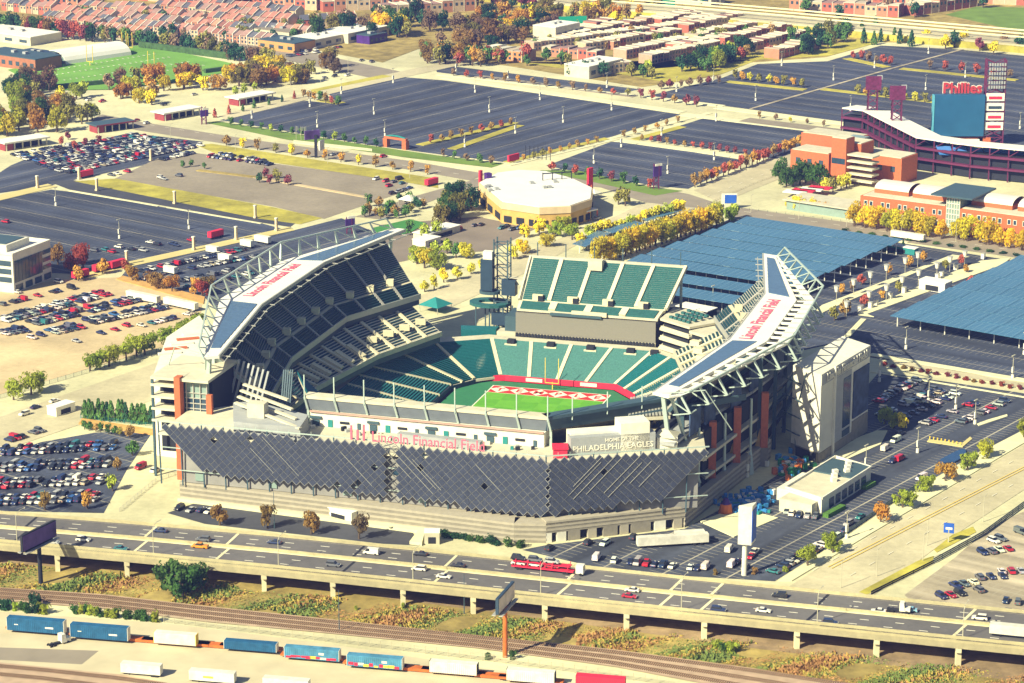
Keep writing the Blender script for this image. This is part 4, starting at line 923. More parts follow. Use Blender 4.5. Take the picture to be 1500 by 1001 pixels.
flatcar(778, 1000, 'orange wagon under the white container at the picture edge', 19); container(778, 997, 14, 1.4, 'white container last but one in the train before the red one', m_cwhite, stripe=m_dark); container(880, 1006, 14, 1.4, 'red container at the far end of the train', m_red, stripe=m_red)
def trailer(px, py, label, L=13.5, rz=YR, z=0, group=None, mat=None):
    T = thing('box_trailer', label, 'trailer', P(px, py, z), rz, group)
    MB().box(0, 0, 1.05, L, 2.55, 2.85).build('box', mat or m_cwhite, T); MB().box(0, 0, .8, L * .98, 2.2, .25).build('frame', m_dark, T)
    for s in (L * .30, L * .40):
        for dy in (-1.05, 1.05): MB().taper(0, 0, -.15, .15, .5, .5, 10).build('wheel', m_tyre, T, loc=(s, dy, .5)).rotation_euler = (pi / 2, 0, 0)
    MB().box(-L * .3, 0, 0, .3, 1.6, .9).build('landing_leg', m_dark, T)
    return T
YR2 = YR
trailer(208, 990, 'plain white box trailer parked on the yard edge, smallest of the three', 12); trailer(312, 1001, 'white box trailer with a yellow mark on its side'); trailer(420, 1012, 'white box trailer cut by the picture edge')
o = [c for c in bpy.data.objects if c.get('label', '').startswith('white box trailer with a yellow')][0]; MB().box(-1, -1.3, 2, 3, .06, .6).build('logo_patch', m_yellow, o)
# semi tractor in the yard and trailer trucks on the viaduct
m_paint = M('car_paint', rough=.3, var=.04, scale=1.5, use_obj=True, spec=.5, coat=.4)
m_win = M('car_window_glass', (.015, .02, .03), .1, .1, .5, spec=.6)
def tractor(loc, rz, label, col=(.72, .68, .56)):
    T = thing('truck_tractor', label, 'truck', loc, rz)
    MB().box(0.4, 0, .6, 6, 1.0, .5).build('chassis', m_dark, T)
    MB().hexa([(1.2, -1.2, .8), (2.9, -1.2, .8), (2.9, 1.2, .8), (1.2, 1.2, .8)], [(1.2, -1.2, 3.4), (2.5, -1.15, 3.4), (2.5, 1.15, 3.4), (1.2, 1.2, 3.4)]).box(3.6, 0, .8, 1.5, 2.0, 1.1).build('cab', m_paint, T, color=col)
    MB().box(2.62, 0, 1.95, .35, 2.1, .9).build('windscreen', m_win, T)
    for x in (3.4, -1.0, -2.2):
        for dy in (-1.05, 1.05): MB().taper(0, 0, -.15, .15, .5, .5, 10).build('wheel', m_tyre, T, loc=(x, dy, .5)).rotation_euler = (pi / 2, 0, 0)
    return T
tractor(P(83, 946), YR + .9, 'white truck tractor without trailer standing in front of the blue containers')
q = hw(1312, .36); HR = atan2((hw(1330, .3) - hw(1290, .3)).y, (hw(1330, .3) - hw(1290, .3)).x)
tractor(q, HR, 'white truck tractor driving on the elevated highway near the light blue car')
def hdir(x): d = hw(x + 8, .5) - hw(x - 8, .5); return atan2(d.y, d.x)
q = hw(1490, .78); T = trailer(0, 0, 'long white box trailer driving on the near carriageway', 16); T.location = q; T.rotation_euler = (0, 0, hdir(1490))
# car carrier
T = thing('car_transporter', 'red car transporter truck loaded with cars on the elevated highway', 'truck', hw(800, .22), hdir(800))
MB().box(-1, 0, .9, 20, 2.5, .4).build('lower_deck', m_red, T); MB().box(-4, 0, 2.7, 13, 2.5, .2).build('upper_deck', m_red, T); MB().box(5, 0, 2.5, 6, 2.5, .2).build('upper_deck', m_red, T)
for x in (-10, -6, -2, 2, 7):
    for dy in (-1.2, 1.2): MB().bar((x, dy, .9), (x + .6, dy, 3.6), .22).build('deck_post', m_red, T)
MB().box(11, 0, .7, 2.4, 2.4, 2.7).build('cab', m_cwhite, T); MB().box(12.1, 0, 2.0, .4, 2.1, 1.0).build('windscreen', m_win, T)
for x in (-9, -8, 6, 7, 11.4):
    for dy in (-1.1, 1.1): MB().taper(0, 0, -.15, .15, .5, .5, 10).build('wheel', m_tyre, T, loc=(x, dy, .5)).rotation_euler = (pi / 2, 0, 0)
CARRIER = T
# fence between the tracks and the yard
m_fence = M('wire_fence_steel', (.40, .36, .24), .6, .1, .5)
def fence(pts, name, label, h=2.0, step=3.2, mat=m_fence, z=0, rails=3, solid=False, cat='fence'):
    q = [P(*p) for p in pts]; T = thing(name, label, cat, q[0], 0)
    o = q[0]
    post = MB().bar((0, 0, 0), (0, 0, h), .14).mesh('fence_post', mat)
    for a, b in zip(q, q[1:]):
        n = max(1, int((b - a).length / step))
        for i in range(n): link('fence_post', post, T, a.lerp(b, i / n) - o)
        r = MB()
        for k in range(rails): r.bar(tuple(a - o + Vector((0, 0, h * (k + .6) / rails))), tuple(b - o + Vector((0, 0, h * (k + .6) / rails))), .06, .06 if not solid else h / rails * .8)
        r.build('fence_rail', mat, T)
    return T
fence([(240, 912), (460, 938), (740, 972), (980, 1004)], 'wire_fence', 'wire mesh fence on thin posts between the tracks and the train yard', 2.4, 3.4, rails=5)
fence([(1276, 872), (1368, 826)], 'low_wall', 'low dark wall along the grass strip by the wide street', 1.4, 6, m_dark, rails=2, solid=True, cat='wall'); fence([(1368, 826), (1440, 786), (1500, 742)], 'green_fence', 'dark green screen fence round the beige parking lot', 2.0, 5, m_dsteel, rails=3, solid=True)
fence([(1209, 806), (1306, 739), (1345, 716)], 'dark_screen_fence', 'dark screen fence between the car park and the street footway', 2.0, 4, m_dsteel, rails=3, solid=True)
fence([(0, 584), (120, 549), (240, 514)], 'roadside_fence', 'black railing with yellow trees behind it along the pale road', 1.8, 4, m_dsteel, rails=4)
fence([(175, 750), (228, 706), (275, 690)], 'handrail_fence', 'metal railing rising beside the ramp at the end of the solar facade', 1.5, 3, m_alu, rails=3)
fence([(1035, 300), (1110, 268), (1235, 222)], 'kerb_railing', 'low railing along the footway of the avenue with red trees', 1.1, 5, m_fence, rails=2); fence([(1085, 306), (1245, 326), (1500, 360)], 'bollard_railing', 'low row of railing posts along the ballpark footway', 1.0, 5, m_dsteel, rails=1)
fence([(118, 613), (235, 627)], 'planter_fence', 'blue green fence along the hedge beside the stadium', 1.6, 3, m_teal, rails=3)
# ---------------------------------------------------------------- billboards and signs
def billboard(base, z, label, w_, h_, rz, face, back, pole_h, pm=None, off=(0, 0)):
    T = thing('billboard', label, 'billboard', P(*base, z), 0)
    MB().taper(0, 0, 0, pole_h, .75, .65, 12).build('pole', pm or m_dark, T)
    c_, s_ = cos(rz), sin(rz)
    MB().box(off[0], off[1], pole_h, w_, .9, h_, rz).build('board', back, T)
    nx, ny = s_, -c_
    MB().box(off[0] + nx * .55, off[1] + ny * .55, pole_h + .3, w_ - .6, .12, h_ - .6, rz).build('poster', face, T)
    MB().box(off[0] - nx * .55, off[1] - ny * .55, pole_h + .3, w_ - .6, .12, h_ - .6, rz).build('poster', back, T)
    MB().box(off[0] + nx * 1.1, off[1] + ny * 1.1, pole_h - .5, w_, 1.2, .2, rz).box(off[0] - nx * 1.1, off[1] - ny * 1.1, pole_h - .5, w_, 1.2, .2, rz).build('catwalk', m_alu, T)
    MB().bar((-c_ * w_ * .4 + off[0], -s_ * w_ * .4 + off[1], pole_h - .2), (c_ * w_ * .4 + off[0], s_ * w_ * .4 + off[1], pole_h - .2), .6).build('beam', m_dark, T)
    return T
m_poster = M('pale_poster', (.62, .52, .42), .6, .35, .25); m_violet = M('violet_poster', (.10, .05, .20), .5, .6, .2)
billboard((60, 856), 0, 'double sided billboard with violet poster rising above the elevated highway', 17, 5.5, radians(62), m_violet, m_dark, 13.5)
billboard((740, 963), 0, 'tall billboard on a brown pole between the railway and the highway', 15, 5, radians(72), m_poster, m_navy, 16.2, m_rust)
T = thing('digital_billboard', 'dark digital billboard on a post by the avenue, above the long grass strip', 'billboard', P(463, 231))
MB().box(0, 0, 0, 1.6, 1.4, 13).build('pole', m_dark, T); MB().box(-2, 0, 10.5, 9, 1.2, 5, .5).build('board', m_violet, T); MB().box(3, 2, 4, 5, 1, 5.5, 1.1).build('side_board', m_cwhite, T)
T = thing('sign_pylon', 'tall blue and white three sided sign on a white post beside the highway', 'sign', P(1090, 843))
MB().taper(0, 0, 0, 12, .9, .8, 12).build('pole', m_cwhite, T); MB().prism([(-2.4, -1.2), (1.8, -2.4), (3.6, 2.4)], 11, 24).build('sign_panel', m_cwhite, T)
MB().prism([(1.95, -2.5), (3.75, 2.35), (3.55, 2.4), (1.75, -2.4)], 12, 22.5).build('blue_panel', M('blue_sign', (.02, .09, .42), .5, .15, .3), T)
T = thing('medical_sign', 'small blue square sign on a post by the street wall', 'sign', P(1389, 795)); MB().box(0, 0, 0, .4, .4, 5).build('pole', m_pole, T); MB().box(0, 0, 3.4, 3.4, .3, 3.4, -.3).build('sign_panel', M('blue_sign'), T)
MB().box(0, -.25, 4.6, 2.2, .1, .8, -.3).build('sign_mark', m_cwhite, T)
T = thing('screen_sign', 'blue video sign on two posts at the street corner', 'sign', P(1068, 306)); MB().box(-3, 0, 0, .6, .6, 7).build('pole', m_dark, T); MB().box(3, 0, 0, .6, .6, 7).build('pole', m_dark, T); MB().box(0, 0, 2.5, 8, 1, 5.5).build('sign_panel', m_cwhite, T); MB().box(.6, -.6, 3, 6, .2, 4.4).build('screen', M('blue_sign'), T)
def gantry(px, py, label, w_=26, h_=6, col=None):
    T = thing('gateway_arch', label, 'gateway', P(px, py), atan2(BD.y, BD.x))
    for s in (-1, 1): MB().box(s * w_ / 2, 0, 0, 3, 3, h_).build('gate_pier', m_brick, T)
    MB().box(0, 0, h_, w_ + 2, 2, 1.2).build('beam', m_brick, T)
    for i in range(8): MB().bar((-w_ / 2 + i * w_ / 8, 0, h_ + 1.2 + .9 * sin(pi * i / 8)), (-w_ / 2 + (i + 1) * w_ / 8, 0, h_ + 1.2 + .9 * sin(pi * (i + 1) / 8)), .8).build('arch_segment', m_teal, T)
gantry(580, 217, 'brick and teal gateway arch at the lot entrance', 14, 5)
def steel_sign(px, py, label, h_=13):
    T = thing('steel_sign_tower', label, 'sign', P(px, py)); mar = M('maroon_steel', (.12, .02, .06), .6, .12, .5)
    for a in (-1.3, 1.3):
        for b in (-1.3, 1.3): MB().bar((a, b, 0), (a, b, h_), .45).build('leg', mar, T)
    for z in range(2, int(h_), 3):
        MB().bar((-1.3, -1.3, z), (1.3, -1.3, z + 2.5), .3).bar((1.3, -1.3, z), (-1.3, -1.3, z + 2.5), .3).bar((-1.3, 1.3, z), (1.3, 1.3, z + 2.5), .3).bar((-1.3, -1.3, z), (-1.3, 1.3, z + 2.5), .3).build('lattice', mar, T)
    MB().box(.5, -1.6, h_ * .55, 5, .6, h_ * .42, .5).build('sign_panel', M('violet_panel', (.06, .02, .16), .5, .3, .3), T); MB().box(1.2, -1.2, h_ * .98, 4, .5, 1.2, .5).build('top_panel', m_cwhite, T)
steel_sign(961, 277, 'maroon lattice sign tower at the corner of the small lot'); steel_sign(299, 182, 'red lattice sign tower beside the transit pavilion', 9); steel_sign(512, 342, 'thin red steel post sign near the park lawn', 8)
for (px, py) in ((470, 160),): pass
# ---------------------------------------------------------------- trees
m_leaf = M('leaf_clumps', rough=.85, var=.5, scale=2.6, use_obj=True, spec=.15)
_n = m_leaf.node_tree; _b = _n.nodes['Principled BSDF']; _tl = _n.nodes.new('ShaderNodeBsdfTranslucent'); _mx = _n.nodes.new('ShaderNodeMixShader'); _mx.inputs[0].default_value = .48
_n.links.new(_b.inputs['Base Color'].links[0].from_socket, _tl.inputs[0]); _n.links.new(_b.outputs[0], _mx.inputs[1]); _n.links.new(_tl.outputs[0], _mx.inputs[2]); _n.links.new(_mx.outputs[0], _n.nodes['Material Output'].inputs[0])
m_bark = M('bark', (.10, .07, .05), .95, .2, .6)
def crown_mesh(seed, kind, n, leaf):
    r = random.Random(seed); mb = MB()
    if kind == 'cone': lobes = [(0, 0, .1 + .16 * k, .8 - .12 * k) for k in range(6)]
    elif kind == 'wide': lobes = [(r.uniform(-.55, .55), r.uniform(-.55, .55), r.uniform(.25, .85), r.uniform(.15, .42)) for _ in range(15)]
    else: lobes = [(r.uniform(-.42, .42), r.uniform(-.42, .42), r.uniform(.2, .92), r.uniform(.16, .46)) for _ in range(13)]
    for _ in range(n):
        lx, ly, lz, lr = r.choice(lobes)
        while 1:
            v = Vector((r.uniform(-1, 1), r.uniform(-1, 1), r.uniform(-1, 1)))
            if .1 < v.length < 1: break
        v = v.normalized() * (v.length ** .35) * (1 if r.random() < .88 else r.uniform(1, 1.35))
        p = Vector((lx + v.x * lr, ly + v.y * lr, lz + v.z * lr * (.75 if kind != 'cone' else .35)))
        nn = (v + Vector((r.gauss(0, .5), r.gauss(0, .5), r.gauss(.2, .5)))).normalized()
        a = nn.orthogonal().normalized(); a.rotate(Matrix.Rotation(r.uniform(0, 6.3), 3, nn)); b = nn.cross(a)
        s = leaf * r.uniform(.6, 1.3)
        mb.add([p + a * s, p + b * s * .8, p - a * s, p - b * s * .7], [(0, 1, 2, 3)])
    return mb.mesh('crown', m_leaf)
CR = {k: [crown_mesh(i * 7 + len(k), k, 1300, .075) for i in range(4)] for k in ('round', 'wide')}
CR['cone'] = [crown_mesh(i + 50, 'cone', 420, .12) for i in range(2)]
CR['lo'] = [crown_mesh(i + 80, 'round', 420, .125) for i in range(4)]
_t = MB().taper(0, 0, 0, .55, .055, .03, 6)
for a in (0, 2.1, 4.2): _t.bar((0, 0, .35), (.28 * cos(a), .28 * sin(a), .72), .035)
TRUNK = _t.mesh('trunk', m_bark)
CONE_LBL = {}
PAL = {'gold': (.76, .60, .035), 'yellow': (.60, .54, .05), 'lime': (.36, .42, .05), 'green': (.08, .17, .04), 'dgreen': (.035, .10, .045), 'orange': (.52, .28, .05), 'rust': (.32, .20, .06), 'red': (.38, .09, .06), 'olive': (.24, .22, .05), 'brown': (.24, .16, .09), 'plum': (.22, .06, .07)}
NAMES = {'gold': 'golden yellow', 'yellow': 'yellow', 'lime': 'yellow green', 'green': 'green', 'dgreen': 'dark green', 'orange': 'orange', 'rust': 'rust brown', 'red': 'red', 'olive': 'olive', 'brown': 'bare brownish', 'plum': 'dark red'}
tr = random.Random(11)
SPECS = []
def tree(px, py, h, col, where, kind='round', w=None, cat='tree', noun='tree', px_ok=True):
    p = P(px, py) if px_ok else px
    h *= 1.22 if cat == 'tree' else 1.1
    w = (w * 1.12 if w else h * tr.uniform(.46, .58) * (1.12 if kind == 'wide' else (.62 if kind == 'cone' else 1)))
    c = PAL[col]; f = tr.uniform(.75, 1.2); hue = tr.uniform(-.08, .08)
    SPECS.append((h * w * ppm(p) ** 2, p, h, w, col, (min(1, c[0] * f * (1 + hue)), min(1, c[1] * f * (1 - hue * .5)), c[2] * f), where, kind, cat, noun, tr.uniform(0, 6.3), tr.randrange(2 if kind == 'cone' else 4)))
def plant_trees():
    far = MB(); fm = list(PAL)
    SPECS.sort(key=lambda q: -q[0]); count = {'tree': 0, 'shrub': 0}
    for (_, p, h, w, col, c3, where, kind, cat, noun, rz, vi) in SPECS:
        small = kind == 'round' and h < 8.5
        mesh = CR['lo' if small else kind][vi]
        z = h * (.10 if kind != 'round' else .2) if cat == 'tree' else -.1 * h
        count[cat] += 1
        if count[cat] <= 296:
            t = thing('tree' if cat == 'tree' else 'shrub', f"{NAMES[col]} {noun} {where}", cat, p, rz, ('bushes ' if noun == 'bush' else noun + 's ') + where)
            cr = link('crown', mesh, t, (0, 0, z), None, c3); cr.scale = (w, w, h * .8 if kind != 'cone' else h * .95)
            if cat == 'tree': k = link('trunk', TRUNK, t); k.scale = (h * .9, h * .9, h * .9)
        else:
            mesh = CR['cone' if kind == 'cone' else 'lo'][vi]
            o0 = len(far.v); c, s = cos(rz), sin(rz); hz = h * .8 if kind != 'cone' else h * .95
            far.v += [(p.x + w * (c * v.co.x - s * v.co.y), p.y + w * (s * v.co.x + c * v.co.y), z + v.co.z * hz) for v in mesh.vertices]
            mi = fm.index(col)
            for q in mesh.polygons: far.f.append(tuple(i + o0 for i in q.vertices)); far.m.append(mi)
            o0 = len(far.v); far.v += [(p.x + h * .9 * v.co.x, p.y + h * .9 * v.co.y, h * .9 * v.co.z) for v in TRUNK.vertices]
            for q in TRUNK.polygons: far.f.append(tuple(i + o0 for i in q.vertices)); far.m.append(len(fm))
    tag(far.build('distant_trees', [M('far_leaf_' + k, PAL[k], .9, .5, .35, spec=.1) for k in fm] + [m_bark]), 'mass of small autumn coloured trees in the distance and on lot islands', 'trees', kind='stuff')
def trees(pts, h, cols, where, kind='round', **k):
    for x, y in pts: tree(x, y, h * tr.uniform(.85, 1.15), tr.choice(cols), where, kind, **k)
def row(a, b, n, h, cols, where, kind='round', jit=.6, **k):
    pa, pb = P(*a), P(*b)
    for i in range(n):
        p = pa.lerp(pb, (i + .5) / n) + Vector((tr.uniform(-jit, jit), tr.uniform(-jit, jit), 0))
        tree(p, 0, h * tr.uniform(.85, 1.15), tr.choice(cols), where, kind, px_ok=False, **k)
def grove(poly, n, h, cols, where, kind='round', **k):
    xs = [p[0] for p in poly]; ys = [p[1] for p in poly]; c = 0
    def inside(x, y):
        s = False; j = len(poly) - 1
        for i in range(len(poly)):
            if (poly[i][1] > y) != (poly[j][1] > y) and x < (poly[j][0] - poly[i][0]) * (y - poly[i][1]) / (poly[j][1] - poly[i][1]) + poly[i][0]: s = not s
            j = i
        return s
    for _ in range(n * 30):
        x, y = tr.uniform(min(xs), max(xs)), tr.uniform(min(ys), max(ys))
        if inside(x, y):
            tree(x, y, h * tr.uniform(.75, 1.2), tr.choice(cols), where, kind, **k); c += 1
            if c >= n: break
# rows beside the solar canopies
row((872, 389), (1052, 331), 24, 9, ['gold', 'gold', 'gold', 'yellow'], 'in the dense row along the solar canopy lot', w=5.2)
row((858, 353), (1000, 314), 16, 5.5, ['yellow', 'gold', 'lime'], 'in the thin row behind the small solar strips')
trees([(683, 379), (622, 393), (611, 387), (640, 396)], 8, ['lime', 'yellow'], 'by the lane behind the left stand', 'wide')
trees([(690, 402), (670, 410), (650, 414), (636, 424), (705, 396), (622, 428)], 5, ['yellow', 'gold'], 'along the walk north of the stadium plaza')
trees([(768, 348), (790, 344), (812, 347), (823, 338), (838, 352), (853, 362), (766, 372), (752, 380), (800, 362)], 6.5, ['yellow', 'lime', 'gold'], 'beside the street in front of the round bar hall', 'wide')
trees([(1068, 326), (1074, 322)], 7.5, ['lime'], 'at the corner under the blue video sign', 'wide')
trees([(906, 300), (916, 302)], 7, ['olive', 'lime'], 'at the terrace of the bar hall')
grove([(625, 335), (640, 300), (690, 292), (705, 312), (660, 330)], 22, 8.5, ['green', 'green', 'dgreen', 'olive'], 'in the clump beside the bar hall car park')
grove([(520, 300), (600, 285), (630, 300), (600, 318), (540, 330)], 20, 4.5, ['green', 'olive', 'dgreen', 'rust'], 'in the small park beside the bar hall')
trees([(600, 345), (622, 352), (640, 348), (655, 372), (668, 378), (640, 382)], 6, ['lime', 'green', 'brown'], 'round the lawn behind the left roof')
# ballpark
row((1245, 331), (1385, 352), 9, 8.5, ['gold', 'gold', 'yellow'], 'in the row in front of the brick ballpark building'); row((1395, 350), (1520, 371), 8, 8.5, ['gold', 'gold', 'orange'], 'in the row in front of the brick ballpark building')
row((1148, 306), (1215, 314), 6, 5, ['gold', 'orange', 'lime'], 'before the low ballpark entrance pavilions')
row((1230, 338), (1500, 376), 14, 1.6, ['green', 'dgreen'], 'in the hedge along the ballpark footway', cat='shrub', noun='shrub', w=2.6)
trees([(1143, 270), (1152, 275), (1162, 274), (1172, 271), (1180, 268), (1190, 272), (1200, 274)], 10, ['dgreen', 'green', 'green'], 'in the clump beside the ballpark tower'); trees([(1208, 278), (1220, 281), (1232, 278), (1240, 275)], 6, ['orange', 'yellow', 'olive'], 'in the clump beside the ballpark tower')
row((1012, 276), (1176, 214), 20, 5.2, ['red', 'orange', 'rust', 'orange', 'red'], 'in the row along the avenue by the small lot', w=2.8)
row((935, 205), (1110, 231), 14, 3.2, ['red', 'plum', 'rust'], 'in the planted strip between the two small lots'); row((800, 249), (960, 278), 9, 4.5, ['plum', 'green', 'dgreen', 'red'], 'on the bank below the small lot')
row((745, 241), (880, 208), 10, 3.2, ['rust', 'orange', 'olive'], 'on the strip between the big lot and the small lot'); row((905, 204), (1000, 178), 6, 3.2, ['rust', 'orange'], 'on the strip between the big lot and the small lot')
row((625, 212), (755, 183), 9, 4, ['red', 'plum', 'rust'], 'on the island in the big lot'); row((440, 142), (500, 156), 7, 4.5, ['red', 'orange', 'rust', 'green'], 'on the planted corner of the big lot')
row((330, 183), (560, 217), 15, 3.6, ['green', 'dgreen', 'lime', 'green'], 'on the grass bank along the avenue'); row((640, 229), (730, 243), 5, 4, ['red', 'green', 'brown'], 'on the bank at the corner of the big lot')
row((305, 175), (440, 143), 7, 4, ['dgreen', 'green', 'red'], 'beside the transit pavilions', 'cone')
row((655, 110), (930, 143), 14, 4, ['brown', 'red', 'rust', 'orange', 'olive'], 'along the service road behind the big lot'); row((930, 143), (1030, 158), 6, 5, ['red', 'rust', 'plum'], 'along the service road behind the big lot')
row((960, 132), (1060, 122), 7, 4.5, ['plum', 'rust', 'brown'], 'at the edge of the far lot')
for a, b in (((1070, 116), (1180, 129)), ((1250, 137), (1375, 153))): row(a, b, 9, 4.5, ['orange', 'yellow', 'olive'], 'on the planted strips of the far lot', w=2.8)
for a, b in (((1245, 86), (1310, 97)), ((1350, 100), (1490, 116))): row(a, b, 6, 5, ['red', 'red', 'brown'], 'on the upper planted strips of the far lot')
row((1100, 172), (1220, 187), 5, 3, ['brown', 'rust', 'yellow'], 'beside the gravel strip of the far lot'); row((1330, 200), (1365, 208), 5, 4, ['red', 'plum'], 'at the ballpark side of the far lot')
# along the avenue
row((320, 212), (640, 258), 13, 4.5, ['orange', 'olive', 'dgreen', 'gold', 'rust'], 'on the grass strip above the gravel lot')
trees([(380, 268), (395, 270), (408, 268), (422, 272), (388, 262), (404, 262)], 4.5, ['dgreen', 'olive', 'plum'], 'on the island of the gravel lot'); trees([(280, 245), (268, 246), (300, 248)], 3, ['olive', 'green'], 'at the cars on the gravel lot')
trees([(110, 220), (125, 216), (145, 212), (100, 205), (90, 214)], 4.5, ['plum', 'red'], 'between the transit pavilions and the full lot')
# left edge and practice ground
grove([(-30, 185), (20, 150), (95, 165), (112, 178), (80, 200), (20, 208), (-30, 215)], 34, 11, ['rust', 'orange', 'olive', 'yellow', 'lime', 'green'], 'in the autumn wood by the transit pavilions')
trees([(120, 182), (135, 176), (128, 178)], 8, ['lime', 'olive'], 'on the corner by the dark pavilion')
grove([(5, 152), (20, 130), (85, 128), (100, 140), (40, 150)], 13, 10, ['dgreen', 'green', 'olive', 'brown'], 'at the near corner of the practice field'); trees([(120, 143), (112, 146), (88, 146)], 8, ['yellow', 'lime'], 'at the near corner of the practice field')
grove([(170, 150), (180, 128), (240, 120), (308, 116), (312, 130), (250, 142), (215, 158)], 20, 10.5, ['orange', 'orange', 'gold', 'rust', 'yellow'], 'along the practice field hedge', 'wide'); trees([(160, 132), (178, 130), (198, 124), (214, 122)], 9, ['brown', 'olive'], 'along the practice field hedge')
grove([(312, 140), (330, 118), (400, 100), (505, 100), (512, 112), (440, 125), (380, 130)], 32, 10.5, ['orange', 'rust', 'olive', 'olive', 'gold', 'brown'], 'in the grove between the avenue and the practice field', 'wide')
trees([(345, 140), (358, 138), (372, 134)], 5, ['lime', 'yellow'], 'in front of the grove at the pavilion')
row((150, 62), (335, 84), 22, 9, ['green', 'dgreen', 'brown', 'olive'], 'behind the practice field, below the red roofs'); row((-20, 45), (140, 62), 18, 10, ['dgreen', 'dgreen', 'green', 'plum', 'rust', 'red'], 'behind the practice hall')
row((330, 88), (400, 96), 8, 9, ['brown', 'olive', 'dgreen'], 'beside the dark roofed shop')
row((140, 52), (450, 62), 20, 7, ['olive', 'green', 'brown', 'dgreen'], 'among the red roofed houses', jit=14); row((120, 34), (440, 42), 22, 7, ['olive', 'green', 'brown'], 'among the red roofed houses', jit=20); row((800, 70), (1150, 52), 26, 6, ['olive', 'green', 'rust', 'dgreen'], 'between the rows of the terraces', jit=22)
# top middle woods
grove([(440, 60), (470, 40), (560, 30), (650, 28), (660, 45), (600, 60), (520, 62)], 26, 11, ['dgreen', 'green', 'olive', 'brown'], 'in the wood behind the shops'); trees([(565, 48), (575, 50), (558, 50), (585, 52)], 13, ['gold', 'orange'], 'glowing in the wood behind the shops', 'wide')
grove([(600, 92), (620, 80), (700, 82), (790, 92), (720, 98), (650, 98)], 22, 9, ['olive', 'rust', 'green', 'orange', 'red', 'dgreen'], 'on the bank below the far terraces')
grove([(640, 78), (660, 40), (760, 18), (830, 20), (800, 55), (740, 70), (690, 78)], 60, 10.5, ['rust', 'olive', 'orange', 'olive', 'brown', 'gold', 'dgreen'], 'in the autumn wood beside the expressway ramp', 'wide')
grove([(830, 45), (840, 22), (900, 8), (975, 12), (960, 30), (900, 42)], 28, 10, ['olive', 'rust', 'orange', 'gold'], 'in the wood under the expressway'); grove([(690, 20), (700, 0), (800, 0), (790, 14)], 12, 12, ['plum', 'dgreen', 'brown'], 'on the slope above the autumn wood')
grove([(990, 108), (1010, 100), (1060, 85), (1098, 68), (1098, 84), (1050, 106)], 28, 9, ['dgreen', 'green', 'dgreen', 'lime'], 'in the belt beside the middle terraces'); trees([(925, 112), (942, 114), (955, 116), (948, 112)], 7, ['lime', 'olive', 'green'], 'at the point of the terraces'); trees([(800, 90), (822, 96), (832, 100), (740, 94), (772, 97), (835, 112), (858, 110), (884, 113)], 7, ['green', 'dgreen', 'olive'], 'in front of the terraces')
grove([(1150, 86), (1155, 68), (1245, 42), (1250, 58), (1215, 72), (1180, 88)], 30, 9, ['dgreen', 'dgreen', 'green', 'olive'], 'in the evergreen belt below the expressway'); trees([(1265, 64), (1280, 66), (1290, 62), (1310, 60), (1318, 64), (1335, 68), (1262, 50), (1282, 46)], 8.5, ['dgreen', 'green'], 'at the head of the far lot', 'cone')
trees([(1355, 60), (1385, 72), (1398, 70), (1410, 66), (1435, 75), (1455, 80), (1470, 68), (1492, 76)], 8, ['plum', 'gold', 'dgreen', 'brown'], 'along the foot of the expressway bank')
trees([(1128, 84), (1135, 82), (1085, 88), (1092, 86)], 6.5, ['rust', 'red'], 'between the far terraces'); trees([(1180, 20), (1230, 28), (1300, 22), (1340, 26), (1200, 10), (1260, 12), (1440, 12), (1470, 6)], 9, ['dgreen', 'brown', 'green'], 'among the far red brick blocks')
# left of the stadium
trees([(58, 573), (46, 578), (132, 544), (146, 541), (160, 537), (185, 528), (200, 522), (212, 520), (245, 508), (262, 505), (20, 586)], 7.5, ['yellow', 'lime', 'lime'], 'behind the black railing along the pale road', 'wide'); trees([(280, 490), (290, 484), (272, 497)], 7.5, ['lime'], 'by the wall under the left roof', 'wide')
row((120, 612), (232, 622), 16, 6, ['green', 'dgreen', 'green'], 'in the hedge beside the stadium terrace', 'cone', w=2.2); row((118, 628), (180, 640), 7, 3, ['rust', 'olive', 'green'], 'on the mulch bed by the lower left lot')
trees([(85, 388), (118, 388), (104, 402), (122, 396)], 8.5, ['red', 'plum', 'olive', 'rust'], 'beside the white office block'); trees([(150, 402), (115, 412), (185, 400)], 5.5, ['orange', 'red', 'rust'], 'by the red trailers')
trees([(194, 412), (222, 420), (232, 424), (286, 432), (296, 434), (304, 430), (252, 428)], 6, ['orange', 'red', 'rust'], 'on the mulch bank of the middle lot', 'wide')
trees([(194, 668), (66, 748), (190, 642), (128, 746), (165, 720), (172, 690)], 4.5, ['green', 'lime', 'rust', 'orange'], 'on the islands of the lower left lot')
trees([(322, 770), (392, 775), (456, 783), (526, 790)], 6, ['rust', 'brown', 'red', 'green'], 'between the loading yard and the highway')
row((635, 785), (735, 798), 12, 2.6, ['green', 'dgreen'], 'in the clipped hedge at the stone base', cat='shrub', noun='shrub', w=2.0); trees([(745, 800), (762, 802)], 3.2, ['green'], 'clipped round at the corner of the stone base', cat='shrub', noun='shrub', w=2.4)
